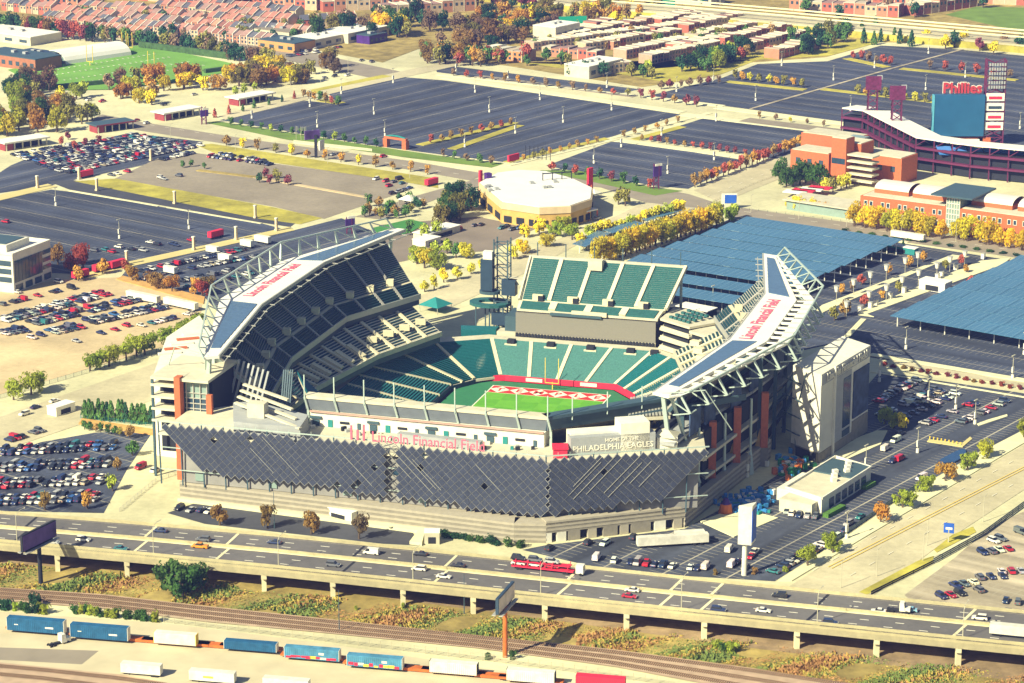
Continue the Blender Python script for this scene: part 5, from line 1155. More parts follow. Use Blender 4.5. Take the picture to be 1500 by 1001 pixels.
# along the diagonal street
for (x, y, c_) in ((1220, 811, 'lime'), (1183, 830, 'lime'), (1290, 766, 'orange'), (1322, 745, 'lime'), (1355, 722, 'lime'), (1385, 706, 'orange'), (1417, 690, 'lime'), (1446, 672, 'yellow'), (1500, 642, 'lime')): tree(x, y, 6.2, c_, 'on the footway of the wide diagonal street', 'wide')
trees([(1296, 622), (1310, 626), (1322, 628)], 5.5, ['gold', 'lime'], 'at the yellow kerb beside the corner tower', 'wide'); trees([(1150, 838), (1048, 842), (1105, 842)], 2.5, ['lime', 'rust'], 'by the parapet of the highway', cat='shrub', noun='shrub')
trees([(1232, 432), (1248, 427), (1262, 418), (1300, 404), (1330, 392), (1352, 384)], 4, ['red', 'brown', 'orange'], 'on the lamp median of the canopy lot'); trees([(1266, 450), (1292, 440), (1316, 428), (1386, 396), (1408, 390), (1422, 420), (1415, 400)], 4, ['orange', 'olive', 'red'], 'on the kiosk median of the canopy lot')
row((1285, 368), (1330, 362), 4, 3.5, ['dgreen'], 'by the green screen at the canopy lot', 'cone'); trees([(1222, 470), (1238, 464)], 5, ['rust', 'olive'], 'on the bank behind the right roof'); row((1290, 535), (1500, 572), 16, 2.0, ['plum', 'red', 'rust'], 'in the low planting along the lane', cat='shrub', noun='shrub', w=1.6)
# rail bank
trees([(262, 874), (275, 872), (284, 868), (268, 878)], 9, ['green', 'dgreen'], 'in the big clump below the viaduct', 'wide')
row((-20, 890), (70, 900), 12, 3.4, ['green', 'dgreen', 'lime'], 'in the thicket between the tracks and the train', cat='shrub', noun='bush'); row((105, 898), (235, 912), 16, 3.6, ['lime', 'green', 'green'], 'in the thicket between the tracks and the train', cat='shrub', noun='bush'); trees([(48, 884), (56, 888)], 4.5, ['dgreen'], 'in the thicket between the tracks and the train', cat='shrub', noun='bush')
trees([(715, 966), (752, 966)], 3, ['lime', 'green'], 'at the foot of the tall billboard', cat='shrub', noun='bush'); trees([(1060, 955), (1050, 952), (1072, 958)], 4, ['lime', 'green'], 'beside a viaduct pier', cat='shrub', noun='bush'); trees([(590, 892), (625, 900), (522, 894), (455, 885)], 2.2, ['lime', 'green'], 'scattered on the weedy rail bank', cat='shrub', noun='bush')
plant_trees()
# weeds on the rail bank: one uncountable mass
wm = MB(); wr_ = random.Random(4); wmats = [M('weed_ochre', (.38, .29, .06), .95, .3, .5), M('weed_green', (.15, .20, .045), .95, .3, .5), M('weed_orange', (.36, .19, .07), .95, .3, .5)]
for _ in range(60000):
    x = wr_.uniform(-40, 1540); 
    TT_ = [(-60, 858), (150, 872), (300, 889), (460, 906), (700, 932), (900, 953), (1100, 980), (1300, 1012), (1600, 1060)]
    i_ = max(k for k in range(8) if TT_[k][0] <= x); hi = TT_[i_][1] + (TT_[i_ + 1][1] - TT_[i_][1]) * (x - TT_[i_][0]) / (TT_[i_ + 1][0] - TT_[i_][0]) - 1
    lo = 816 + max(0, x) * .107; y = lo + (hi - lo) * (.18 + .82 * wr_.random() ** .6)
    hh = abs(wr_.gauss(.4, .25)) * (1.1 + .7 * sin(x * .03 + y * .1))
    if hh < .12 or (sin(x * .043 + 1) + sin(x * .017 + y * .13) < -1.25): continue
    p = P(x, y); a = wr_.uniform(0, pi); s = wr_.uniform(.15, .5); dx, dy = cos(a) * s, sin(a) * s
    k = (sin(x * .02) + sin(x * .051 + y * .2) + wr_.gauss(0, .7))
    wm.add([(p.x - dx, p.y - dy, 0), (p.x + dx, p.y + dy, 0), (p.x + dx * .8 + wr_.gauss(0, .3), p.y + dy * .8, hh), (p.x - dx * .8, p.y - dy * .8 + wr_.gauss(0, .3), hh * wr_.uniform(.5, 1))], [(0, 1, 2, 3)], 1 if k > .45 else (2 if k < -.7 else 0))
tag(wm.build('weeds', wmats), 'ochre and green weeds covering the rail bank below the highway', 'weeds', kind='stuff')
# ---------------------------------------------------------------- cars
def car_mesh(kind):
    mb = MB()
    L, W, hb, hr = {'sedan': (4.6, 1.8, .92, 1.42), 'suv': (4.7, 1.9, 1.08, 1.75), 'pickup': (5.6, 1.95, 1.08, 1.8), 'van': (5.2, 2.0, 1.2, 2.1)}[kind]
    x0, x1 = -L / 2, L / 2; y = W / 2
    # body shell: bottom ring, belt ring
    mb.hexa([(x0, -y * .96, .28), (x1, -y * .96, .28), (x1, y * .96, .28), (x0, y * .96, .28)], [(x0 + .06, -y, .62), (x1 - .06, -y, .58), (x1 - .06, y, .58), (x0 + .06, y, .62)], 0)
    mb.hexa([(x0 + .06, -y, .62), (x1 - .06, -y, .58), (x1 - .06, y, .58), (x0 + .06, y, .62)], [(x0 + .2, -y * .94, hb), (x1 - .5, -y * .92, hb - .12), (x1 - .5, y * .92, hb - .12), (x0 + .2, y * .94, hb)], 0)
    c0, c1, r0, r1 = {'sedan': (x0 + .75, x1 - 1.25, x0 + 1.35, x1 - 2.05), 'suv': (x0 + .2, x1 - 1.2, x0 + .45, x1 - 1.9), 'pickup': (x0 + 2.0, x1 - 1.3, x0 + 2.1, x1 - 2.0), 'van': (x0 + .1, x1 - .7, x0 + .2, x1 - 1.4)}[kind]
    mb.hexa([(c0, -y * .9, hb - .06), (c1, -y * .9, hb - .1), (c1, y * .9, hb - .1), (c0, y * .9, hb - .06)], [(r0, -y * .76, hr - .06), (r1, -y * .76, hr - .06), (r1, y * .76, hr - .06), (r0, y * .76, hr - .06)], 1)
    mb.hexa([(r0 - .05, -y * .78, hr - .06), (r1 + .08, -y * .78, hr - .06), (r1 + .08, y * .78, hr - .06), (r0 - .05, y * .78, hr - .06)], [(r0 + .08, -y * .7, hr), (r1 - .05, -y * .7, hr), (r1 - .05, y * .7, hr), (r0 + .08, y * .7, hr)], 0)
    if kind == 'van': mb.box((r0 + r1) / 2 - .5, 0, hb, L * .55, W * .9, hr - hb - .12, 0, 0)
    for sx in (-.31, .30):
        for sy in (-1, 1):
            cx, n = L * sx, 8; vs = [(cx + .33 * cos(2 * pi * i / n), sy * y * (1.01 if j else .8), .33 + .33 * sin(2 * pi * i / n)) for j in (0, 1) for i in range(n)]
            mb.add(vs, [(i, (i + 1) % n, n + (i + 1) % n, n + i) for i in range(n)] + [tuple(range(n)), tuple(range(2 * n - 1, n - 1, -1))], 2)
    for sy in (-.62, .62):
        mb.box(x1 - .05, sy * y * 1.1, .6, .1, .35, .16, 0, 3); mb.box(x0 + .07, sy * y * 1.1, .62, .1, .3, .18, 0, 4)
    return mb
CARS = {}
m_lamp = M('headlamp_glass', (.75, .72, .62), .2, .03, 1); m_tail = M('tail_lamp', (.4, .01, .01), .3, .03, 1)
CM = [m_paint, m_win, m_tyre, m_lamp, m_tail]
CMB = {k: car_mesh(k) for k in ('sedan', 'suv', 'pickup', 'van')}
CARS = {k: v.mesh(k, CM) for k, v in CMB.items()}
COL = {'white': (.74, .70, .58), 'silver': (.38, .38, .36), 'grey': (.12, .125, .14), 'black': (.02, .022, .03), 'navy': (.02, .035, .10), 'red': (.42, .015, .035), 'teal': (.03, .16, .18), 'beige': (.42, .36, .24), 'blue': (.03, .10, .28)}
CK = ['white'] * 6 + ['silver'] * 4 + ['grey'] * 5 + ['black'] * 5 + ['navy'] * 5 + ['red'] * 3 + ['teal', 'beige', 'blue']
cr_ = random.Random(21); NCAR = [0]; FAR = MB(); FARM = list(COL)
def place_car(p, rz, where, kind=None, col=None, indiv=True):
    kind = kind or cr_.choice(['sedan'] * 5 + ['suv'] * 5 + ['pickup', 'van']); col = col or cr_.choice(CK)
    if indiv and NCAR[0] < 275:
        NCAR[0] += 1
        nm = {'sedan': 'sedan', 'suv': 'sport utility car', 'pickup': 'pickup truck', 'van': 'van'}[kind]
        o = link('parked_car', CARS[kind], None, p, rz, tuple(c * cr_.uniform(.85, 1.12) for c in COL[col]))
        tag(o, f'{col} {nm} parked {where}', 'car', 'cars parked ' + where); return o
    c, s = cos(rz), sin(rz); o0 = len(FAR.v)
    FAR.v += [(p.x + c * v[0] - s * v[1], p.y + s * v[0] + c * v[1], p.z + v[2]) for v in CMB[kind].v]
    ci = FARM.index(col)
    for f, m in zip(CMB[kind].f, CMB[kind].m):
        FAR.f.append(tuple(i + o0 for i in f)); FAR.m.append(ci if m == 0 else len(FARM) + m - 1)
def car_row(a, b, where, fill=.85, indiv=True, pitch=2.8, jit=.25, head=None, double=False):
    pa, pb = P(*a), P(*b); d = pb - pa; n = int(d.length / pitch); d.normalize(); rz = atan2(d.y, d.x) + pi / 2 if head is None else head
    nn = Vector((-d.y, d.x, 0))
    for off in ((0,) if not double else (-2.7, 2.7)):
        for i in range(n):
            if cr_.random() > fill: continue
            p = pa.lerp(pb, (i + .5) / n) + nn * (off + cr_.uniform(-jit, jit)); p.z = .3
            place_car(p, rz + (pi if cr_.random() < .5 else 0) + cr_.gauss(0, .03), where, indiv=indiv)
def cars_at(pts, where, rz, indiv=True):
    for t in pts:
        p = P(t[0], t[1]); p.z = .3; place_car(p, rz + cr_.gauss(0, .06) + (pi if cr_.random() < .5 else 0), where, indiv=indiv, col=t[2] if len(t) > 2 else None, kind=t[3] if len(t) > 3 else None)
AR, BR = atan2(AD.y, AD.x), atan2(BD.y, BD.x)
E1 = 'in the lot below the solar facade corner'
cars_at([(874, 820, 'white', 'van'), (900, 824, 'white'), (923, 826, 'navy'), (934, 827, 'silver'), (947, 828, 'red'), (959, 830, 'navy'), (971, 830, 'navy'), (985, 832, 'white'), (1011, 834, 'white'), (1022, 835, 'navy'), (1034, 833, 'white', 'van')], 'in a row against the highway parapet', radians(70))
cars_at([(861, 798, 'black'), (886, 799, 'white'), (805, 806, 'black'), (928, 790, 'black'), (1072, 830, 'white', 'van'), (1068, 808, 'white', 'van'), (1080, 826, 'navy'), (1092, 834, 'grey'), (1105, 812, 'white', 'pickup'), (1100, 818, 'red')], E1, radians(65))
car_row((1128, 842), (1212, 796), 'in the row by the dark screen fence', .8); car_row((1138, 832), (1195, 800), 'in the row by the dark screen fence', .45)
cars_at([(1152, 752, 'silver'), (1160, 755, 'white'), (1171, 757, 'navy'), (1183, 758, 'silver'), (1195, 759, 'grey')], 'at the end wall of the low white building', radians(75))
cars_at([(1318, 675, 'red'), (1308, 678, 'navy'), (1350, 703, 'white'), (1380, 686, 'silver'), (1225, 790, 'white'), (1238, 780, 'navy'), (1243, 770, 'silver'), (1260, 760, 'teal'), (1318, 638, 'navy'), (1297, 660, 'white', 'van'), (1312, 648, 'white', 'van')], 'in the lot beside the corner tower', AR)
for a, b, f in (((1284, 592), (1338, 562), .75), ((1288, 612), (1372, 572), .75), ((1318, 617), (1402, 578), .7), ((1352, 624), (1432, 590), .5), ((1405, 622), (1480, 586), .55), ((1330, 600), (1380, 574), .7), ((1300, 580), (1350, 556), .6)): car_row(a, b, 'in the rows behind the corner tower', f, head=AR + pi / 2)
for a, b, f in (((1372, 878), (1440, 866), .85), ((1392, 862), (1446, 852), .75), ((1410, 850), (1476, 846), .75), ((1438, 826), (1490, 822), .5), ((1446, 880), (1500, 886), .8), ((1420, 815), (1520, 800), .6), ((1440, 800), (1520, 775), .5), ((1400, 890), (1500, 905), .5), ((1460, 840), (1530, 838), .7), ((1480, 862), (1500, 860), .7)): car_row(a, b, 'on the beige lot across the street', f, pitch=3.1)
D1 = 'on the tan dirt lot'
for a, b, f in (((0, 449), (88, 427), .75), ((0, 472), (156, 431), .93), ((45, 476), (200, 440), .93), ((0, 490), (40, 484), .9), ((72, 489), (118, 479), .9), ((128, 474), (240, 451), .92), ((204, 480), (285, 460), .8)): car_row(a, b, D1 + ' in a crowded row', f, head=BR, double=f > .88)
cars_at([(47, 497, 'white'), (60, 493, 'navy'), (112, 502, 'silver'), (148, 490, 'navy'), (168, 485, 'plum' if False else 'red'), (185, 479, 'red'), (86, 415, 'white'), (25, 430, 'white'), (105, 424, 'black')], D1 + ' away from the rows', BR)
cars_at([(52, 599, 'navy'), (80, 590, 'white'), (36, 609, 'white')], 'on the pale road beside the railing', AR)
LL = 'in the lower left lot'
for k in range(4): car_row((-10 + k * 2, 664 + k * 24), (172 - k * 9, 655 + k * 25), LL, .9, head=radians(70), double=True, pitch=2.65)
car_row((0, 651), (62, 632), LL, .8, head=BR)
cars_at([(206, 687, 'red'), (228, 692, 'white'), (263, 747, 'black'), (280, 750, 'silver'), (295, 750, 'navy'), (307, 752, 'white')], 'on the paved yard beside the stadium steps', radians(60))
# distant crowd of cars
for k in range(9): car_row(lerp((16, 229), (92, 256), k / 8), lerp((203, 199), (296, 214), k / 8), 'x', .9, False, 2.75)
car_row((300, 230), (398, 243), 'x', .85, False, head=AR); car_row((322, 227), (405, 240), 'x', .8, False, head=AR); car_row((235, 236), (284, 225), 'x', .8, False)
for a, b, f in (((204, 400), (358, 367), .85), ((232, 404), (380, 377), .8), ((205, 408), (285, 424), .8), ((262, 414), (350, 396), .75), ((300, 418), (370, 402), .6)): car_row(a, b, 'x', f, False, head=BR if a[1] != 408 else AR)
cars_at([(174, 364), (192, 367), (202, 365), (210, 369), (220, 357), (230, 360), (252, 359), (258, 361), (280, 354), (154, 368), (164, 371), (138, 369), (8, 327), (236, 262), (240, 264), (262, 259), (163, 258), (172, 256), (186, 253)], 'x', BR, False)
cars_at([(551, 264), (565, 267), (577, 268), (589, 270), (570, 274), (575, 285), (583, 283), (592, 280), (600, 277), (663, 328), (672, 338), (695, 332), (705, 331), (735, 336), (742, 333), (750, 338), (760, 336), (655, 330), (812, 346), (488, 228), (562, 231), (875, 322), (955, 318), (585, 264)], 'x', AR, False)
cars_at([(435, 117), (446, 118), (476, 116), (490, 113), (509, 112), (530, 90), (700, 62), (545, 92), (200, 178), (215, 182), (130, 148), (104, 152), (150, 150), (380, 128), (285, 140), (240, 155)], 'x', AR, False)
for k in range(2): car_row((420, 80 + k * 4), (500, 70 + k * 3), 'x', .7, False)
o = FAR.build('parked_cars', [M('paint_' + n_, COL[n_], .3, .04, 1, spec=.5) for n_ in FARM] + CM[1:]); tag(o, 'hundreds of small parked cars filling the surrounding lots', 'cars', kind='stuff')
# cars moving on the elevated highway, built with their parts
def moving_car(x, y, col, label, kind='sedan', flip=0):
    # find the lane position from the picture row
    i = max(k for k in range(len(HX) - 1) if HX[k] <= x); f = (x - HX[i]) / (HX[i + 1] - HX[i]); yf = HF[i] + (HF[i + 1] - HF[i]) * f; yn = HN[i] + (HN[i + 1] - HN[i]) * f
    t = (y - yf) / (yn - yf); T = thing('car', label, 'car', hw(x, t, .03), hdir(x) + flip, 'cars on the elevated highway')
    src = CMB[kind]
    for nm, mi in (('body', 0), ('windows', 1), ('wheel', 2), ('headlight', 3), ('tail_light', 4)):
        # gather connected pieces by their material
        fs = [f_ for f_, m in zip(src.f, src.m) if m == mi]
        groups = [fs]
        if nm == 'wheel': groups = [fs[k * 10:(k + 1) * 10] for k in range(4)]
        elif nm in ('headlight', 'tail_light'): groups = [fs[:6], fs[6:]]
        for gi, g_ in enumerate(groups):
            key = (kind, nm, gi)
            if key not in PARTS:
                ids = sorted({i_ for f_ in g_ for i_ in f_}); mp = {a: b for b, a in enumerate(ids)}
                me = bpy.data.meshes.new(nm); me.from_pydata([src.v[i_] for i_ in ids], [], [tuple(mp[i_] for i_ in f_) for f_ in g_]); me.materials.append(CM[mi]); PARTS[key] = me
            o_ = link(nm, PARTS[key], body_ if nm in ('windows', 'headlight', 'tail_light') else T, color=COL2.get(col) or COL[col])
            if nm == 'body': body_ = o_
    return T
PARTS = {}; COL2 = {'taxi': (.70, .25, .015), 'sky': (.22, .42, .50)}
for x, y, c_, k_, lb in ((235, 780, 'navy', 'sedan', 'dark blue sedan on the far carriageway, first from the violet billboard'), (298, 793, 'grey', 'suv', 'grey car just beyond the orange pickup'), (293, 803, 'taxi', 'pickup', 'bright orange pickup truck in the middle of the highway'),
    (402, 797, 'navy', 'sedan', 'dark blue sedan ahead of the orange pickup'), (488, 830, 'grey', 'suv', 'grey hatchback on the near carriageway behind the two white sedans'), (544, 812, 'white', 'van', 'white estate van on the far carriageway'), (616, 814, 'black', 'sedan', 'black sedan just ahead of the white estate van'),
    (614, 836, 'white', 'suv', 'white car between the grey hatchback and the long white sedan'), (650, 847, 'white', 'sedan', 'long white sedan on the near carriageway below the black one'), (671, 831, 'black', 'sedan', 'black saloon on the far carriageway behind the red transporter'), (122, 793, 'white', 'suv', 'small white car near the violet billboard'),
    (177, 806, 'teal', 'sedan', 'blue grey sedan on the near carriageway by the billboard'), (77, 797, 'silver', 'suv', 'silver car half behind the violet billboard'), (926, 867, 'white', 'sedan', 'white sedan beside the red one'), (922, 876, 'red', 'sedan', 'red sedan on the near carriageway'),
    (1142, 875, 'black', 'suv', 'black car on the far carriageway past the blue white sign'), (1052, 896, 'navy', 'suv', 'dark blue car on the near carriageway before a white sedan'), (1118, 897, 'white', 'sedan', 'white sedan on the near carriageway between two dark cars'), (1216, 915, 'navy', 'suv', 'dark blue off road car close to the near parapet'),
    (1287, 898, 'white', 'sedan', 'white sedan behind the truck tractor'), (1333, 896, 'sky', 'sedan', 'light blue sedan beside the truck tractor'), (1435, 908, 'white', 'suv', 'white car ahead of the light blue sedan')):
    moving_car(x, y, c_, lb, k_, pi if (y - 753 - x * .1) < 24 else 0)
o = place_car(P(1296, 834) + Vector((0, 0, .3)), AR, 'x', 'sedan', 'red'); 
if o: tag(o, 'lone dark red car driving on the wide diagonal street', 'car', 'x'); o.name = 'car'; del o['group']
# load of the transporter
for k in range(6):
    z = 1.35 if k % 2 else 2.95; o = link('car', CARS[('suv', 'sedan')[k % 2]], None, None, None, COL[('black', 'white', 'grey', 'white', 'silver', 'red')[k]])
    R2 = Matrix.Rotation(CARRIER.rotation_euler.z, 4, 'Z'); v = R2 @ Vector((-9 + (k // 2) * 5.4, 0, z)); o.location = Vector(CARRIER.location) + v; o.rotation_euler = (0, 0, CARRIER.rotation_euler.z)
    tag(o, ('lower' if k % 2 else 'upper') + ' deck ' + ('black', 'white', 'grey', 'white', 'silver', 'red')[k] + ' car carried by the red transporter', 'car', 'cars on the transporter')
# ---------------------------------------------------------------- solar canopies
def cells(n, base, vec):
    u = _math(n, 'ADD', _dot(n, vec, tuple(AD)), 9000); v = _math(n, 'ADD', _dot(n, vec, tuple(BD)), 9000)
    lu = _math(n, 'LESS_THAN', _math(n, 'FRACT', _math(n, 'DIVIDE', u, 1.95)), .09); lv = _math(n, 'LESS_THAN', _math(n, 'FRACT', _math(n, 'DIVIDE', v, 3.0)), .05)
    return _mix(n, _math(n, 'MULTIPLY', _math(n, 'MAXIMUM', lu, lv), .6), base, (.25, .38, .44))
m_can = M('canopy_solar_glass', (.05, .14, .235), .25, .16, .03, spec=.5, fn=cells)
m_white2 = M('white_coated_metal', (.72, .69, .58), .5, .05, .5)
def canopy(a, b, depth, label, group, nseg=16, z0=5.8, z1=6.5):
    d = (b - a); L = d.length; d.normalize(); nn = Vector((-d.y, d.x, 0))        # nn points away from the camera side
    if nn.y < 0: nn = -nn
    T = thing('solar_canopy', label, 'solar canopy', a, 0, group)
    for i in range(nseg):
        s0, s1 = L * i / nseg, L * (i + .985) / nseg
        p = [d * s0, d * s1, d * s1 + nn * depth, d * s0 + nn * depth]
        zz = (z0, z0, z1, z1)
        MB().hexa([(v.x, v.y, z) for v, z in zip(p, zz)], [(v.x, v.y, z + .22) for v, z in zip(p, zz)]).build('solar_panel', m_can, T)
    for i in range(nseg + 1):
        q = d * min(L - .4, max(.4, L * i / nseg)) + nn * depth * .5; MB().bar((q.x, q.y, -a.z), (q.x, q.y, (z0 + z1) / 2 - .25), .4).build('post', m_white2, T)
    q0, q1 = nn * depth * .5, d * L + nn * depth * .5; zc = (z0 + z1) / 2 - .3
    MB().bar((q0.x, q0.y, zc), (q1.x, q1.y, zc), .35).build('beam', m_white2, T)
WORDS = ['topmost', 'second', 'third', 'fourth', 'fifth', 'sixth', 'seventh', 'eighth', 'ninth', 'tenth']
l0, l1, r0, r1 = P(1076, 327, 5.6), P(911, 386, 5.6), P(1306, 361, 5.6), P(1191, 411, 5.6)
for k in range(9):
    a = l0.lerp(l1, k / 6.3); b = r0.lerp(r1, k / 5)
    if k > 6: a = a + BD * 22; 
    e = (k - 6) * 5 if k > 6 else 0
    a = a - AD * e; b = b - AD * e
    a.z = b.z = 0
    canopy(a, b, .76 * (r1 - r0).length / 5, f'blue solar canopy row behind the stadium, {WORDS[k]} from the ballpark street', 'solar canopies behind the stadium')
l0, l1 = P(1478, 384, 5.6), P(1304, 464, 5.6); st = (l1 - l0) / 8
for k in range(9):
    a = l0 + st * k; a.z = 0; b = a + BD * 150
    canopy(a, b, st.length * .80, f'blue solar canopy row in the lot with the lamp medians, {WORDS[k]} from the ballpark street', 'solar canopies beside the lamp medians', 13)
for k, (x0, y0, x1, y1) in enumerate(((858, 372, 895, 352), (898, 352, 945, 338), (948, 334, 1000, 318))):
    canopy(P(x0, y0), P(x1, y1), 7, f'small narrow solar canopy between the two yellow tree rows, {WORDS[k] if k else "nearest the stadium"}' + (' from the stadium' if k else ''), 'small solar canopies', 6, 3.4, 4.0)
# ---------------------------------------------------------------- lamps, pillars, kiosks
m_lbase = M('white_lamp_base', (.72, .68, .55), .7, .05, .6)
def proto(parts): return parts
def scatter(name, label, cat, group, pts, parts, jit=0, z=.2):
    for x, y in pts:
        t = thing(name, label, cat, P(x, y) + Vector((0, 0, z)), AR, group)
        for n_, me in parts: link(n_, me, t)
LOTL = [('base', MB().taper(0, 0, 0, 1.6, .62, .55, 10).mesh('base', m_lbase)), ('pole', MB().taper(0, 0, 1.6, 9.5, .15, .1, 6).mesh('pole', m_pole)), ('banner', MB().box(.0, 0, 2.4, 1.3, .5, 2.4).mesh('banner', m_lbase)), ('lamp_head', MB().box(0, 0, 9.4, 2.6, .5, .25).mesh('lamp_head', m_pole))]
scatter('lot_light', 'tall lot light with white base in the empty big dark parking lot', 'lamp post', 'lights in the big dark lot', [(369, 174), (454, 157), (465, 187), (500, 138), (548, 168), (564, 200), (576, 122), (696, 136), (791, 147), (717, 165), (825, 180), (755, 196), (681, 216), (896, 162)], LOTL)
scatter('lot_light', 'tall lot light with white base in the two small lots by the avenue', 'lamp post', 'lights in the small lots', [(870, 240), (910, 216), (969, 199), (978, 255), (1046, 235), (1049, 178)], LOTL)
scatter('lot_light', 'tall lot light with white base in the far lots', 'lamp post', 'lights in the far lots', [(668, 105), (744, 115), (889, 129), (991, 135), (1045, 122), (1107, 148), (1145, 97), (1221, 118), (1246, 163), (1281, 100), (1356, 132), (1360, 79), (1414, 114), (1494, 189)], LOTL)
scatter('lot_light', 'tall lot light with white base in the empty lot by the office block', 'lamp post', 'lights in the lot by the office', [(82, 302), (175, 350), (277, 336)], LOTL)
scatter('lot_light', 'tall lot light near the solar canopies and corner tower', 'lamp post', 'lights east of the stadium', [(1327, 512), (1483, 555), (1428, 622), (1344, 664), (1268, 690), (1240, 790), (1044, 450), (1500, 520), (1095, 700), (1288, 560), (1360, 590), (1400, 600)], LOTL)
PIL = [('shaft', MB().box(0, 0, 0, 1.1, 1.1, 6.2).mesh('shaft', M('cream_masonry', (.60, .48, .30), .85, .12, .6))), ('cap', MB().box(0, 0, 6.2, 1.4, 1.4, .5).mesh('cap', m_lbase)), ('plinth', MB().box(0, 0, 0, 1.6, 1.6, .9).mesh('plinth', M('cream_masonry')))]
scatter('lot_pillar', 'cream masonry marker pillar beside the lots left of the stadium', 'pillar', 'marker pillars', [(55, 276), (142, 280), (256, 299), (186, 388), (284, 367), (346, 352), (405, 339), (374, 320), (116, 263), (221, 236)], PIL)
LANT = [('pole', MB().taper(0, 0, 0, 5, .13, .1, 6).mesh('pole', m_pole)), ('lantern', MB().taper(0, 0, 4.6, 7.2, .75, 1.25, 8).mesh('lantern', m_lbase)), ('cap', MB().taper(0, 0, 7.3, 7.5, 1.5, 1.3, 8).mesh('cap', m_alu))]
scatter('lantern_lamp', 'white lantern lamp on the planted medians between the solar canopies', 'lamp post', 'lantern lamps on the medians', [(1200 + x * .2, 280 + y * .2 + 15) for x, y in ((720, 488), (628, 530), (490, 582), (373, 635), (250, 690), (125, 740), (860, 565), (955, 520), (1063, 478), (605, 670), (725, 620), (490, 730), (363, 780), (198, 855))], LANT)
KIO = [('block', MB().box(0, 0, 0, 1.6, 1.6, 2.6).mesh('block', m_lbase)), ('cap', MB().box(0, 0, 2.6, 1.9, 1.9, .25).mesh('cap', m_alu))]
scatter('white_pillar', 'short white block pillar on the kiosk median', 'pillar', 'white pillars on the median', [(1260, 458), (1275, 452), (1283, 448), (1304, 438), (1324, 430), (1373, 410), (1379, 407), (1400, 396), (1440, 380)], KIO)
STL = [('pole', MB().taper(0, 0, 0, 9, .14, .09, 6).mesh('pole', m_pole)), ('arm', MB().bar((0, 0, 8.9), (2.2, 0, 9.3), .12).mesh('arm', m_pole))]
scatter('street_lamp', 'thin street lamp along the wide diagonal street', 'street lamp', 'street lamps on the diagonal street', [(1358, 800), (1232, 862), (1284, 845), (1440, 765), (1352, 822)], STL)
scatter('street_lamp', 'thin street lamp along the avenue past the big lot', 'street lamp', 'street lamps on the avenue', [(130, 190), (250, 205), (345, 221), (480, 240), (600, 262), (380, 128), (426, 134), (470, 124), (510, 108), (320, 130), (1100, 312), (1170, 322), (1240, 333), (1320, 344), (1400, 355)], STL)
scatter('flag_pole', 'thin tall mast beside the loading yard and railway', 'mast', 'thin masts', [(402, 775), (497, 925), (648, 745), (796, 760), (680, 900)], [('pole', MB().taper(0, 0, 0, 13, .17, .08, 6).mesh('pole', m_dsteel))])
scatter('white_flag', 'white flag on a pole at the entrance of the big lot', 'flag', 'flags at the lot entrance', [(434, 205), (441, 206), (446, 206)], [('pole', MB().taper(0, 0, 0, 8, .12, .08, 6).mesh('pole', m_pole)), ('flag', MB().box(.9, 0, 5.2, 1.8, .08, 2.4).mesh('flag', m_white2))])
# ---------------------------------------------------------------- near buildings
def block(name, label, cat, c0, c1, c2, h, mat, roofmat=None, par=.8):
    """rectangular block from three ground points (c0 corner, c1 along the face, c2 along the other side)"""
    T = thing(name, label, cat, c0)
    e, f = c1 - c0, c2 - c0
    pts = [(0, 0), (e.x, e.y), (e.x + f.x, e.y + f.y), (f.x, f.y)]
    MB().prism(pts, 0, h).build('wall', mat, T)
    cx, cy = sum(p[0] for p in pts) / 4, sum(p[1] for p in pts) / 4
    ins = [(cx + (p[0] - cx) * .95, cy + (p[1] - cy) * .95) for p in pts]
    MB().prism(ins, h, h + .1).build('roof', roofmat or m_con, T)
    for i in range(4):
        a, b = pts[i], pts[(i + 1) % 4]; MB().bar((a[0], a[1], h + par / 2), (b[0], b[1], h + par / 2), .5, par).build('parapet', mat, T)
    return T, e, f
def on_face(T, o, e, n, x0, x1, z0, z1, name, mat, th=.2):
    en = e.normalized(); a, b = o + en * x0, o + en * x1
    return MB().prism([(a.x, a.y), ((a + n * th).x, (a + n * th).y), ((b + n * th).x, (b + n * th).y), (b.x, b.y)], z0, z1).build(name, mat, T)
Z0 = Vector((0, 0, 0))
# low service building by the east lot
c0, c1, c2 = P(1203, 755), P(1275, 708), P(1150, 738)
T, e, f = block('service_building', 'low white flat roofed building with dark windows and hedges in the east lot', 'building', c0, c1, c2, 5.6, m_conw, m_con)
en, fn_ = e.normalized(), f.normalized(); n1 = -fn_
for k in range(6): on_face(T, Z0, e, n1, 6 + k * 5.2, 9.5 + k * 5.2, .8, 4.2, 'window', m_glass, .25)
q = e * .78 + f * .5; MB().box(q.x, q.y, 5.7, e.length * .4, f.length * .9, .5, atan2(e.y, e.x)).build('dark_roof', m_dsteel, T)
for k in range(6): q = e * (.45 + .09 * k) + f * (.3 + .1 * (k % 3)); MB().box(q.x, q.y, 5.7, 1.8, 1.6, 1.6, .4).build('roof_unit', m_lbase, T)
q = e * -.04 + f * .5; MB().box(q.x, q.y, 0, 9, f.length * .75, 4.6, atan2(e.y, e.x)).build('annex', m_con, T)
q = e * .3 + f * 1.02; MB().box(q.x, q.y, 0, e.length * .5, 8, 4.4, atan2(e.y, e.x)).build('annex', m_conw, T)
for (x, y, L) in ((1222, 752, 12), (1272, 714, 7)):
    p = P(x, y); t = tag(MB().box(0, 0, 0, L, 2.2, 1.5, AR).build('clipped_hedge', M('hedge_leaf', (.07, .16, .025), .95, .4, 1.2), None, loc=p), 'bright green clipped hedge along the low white building', 'hedge', 'hedges at the low building')
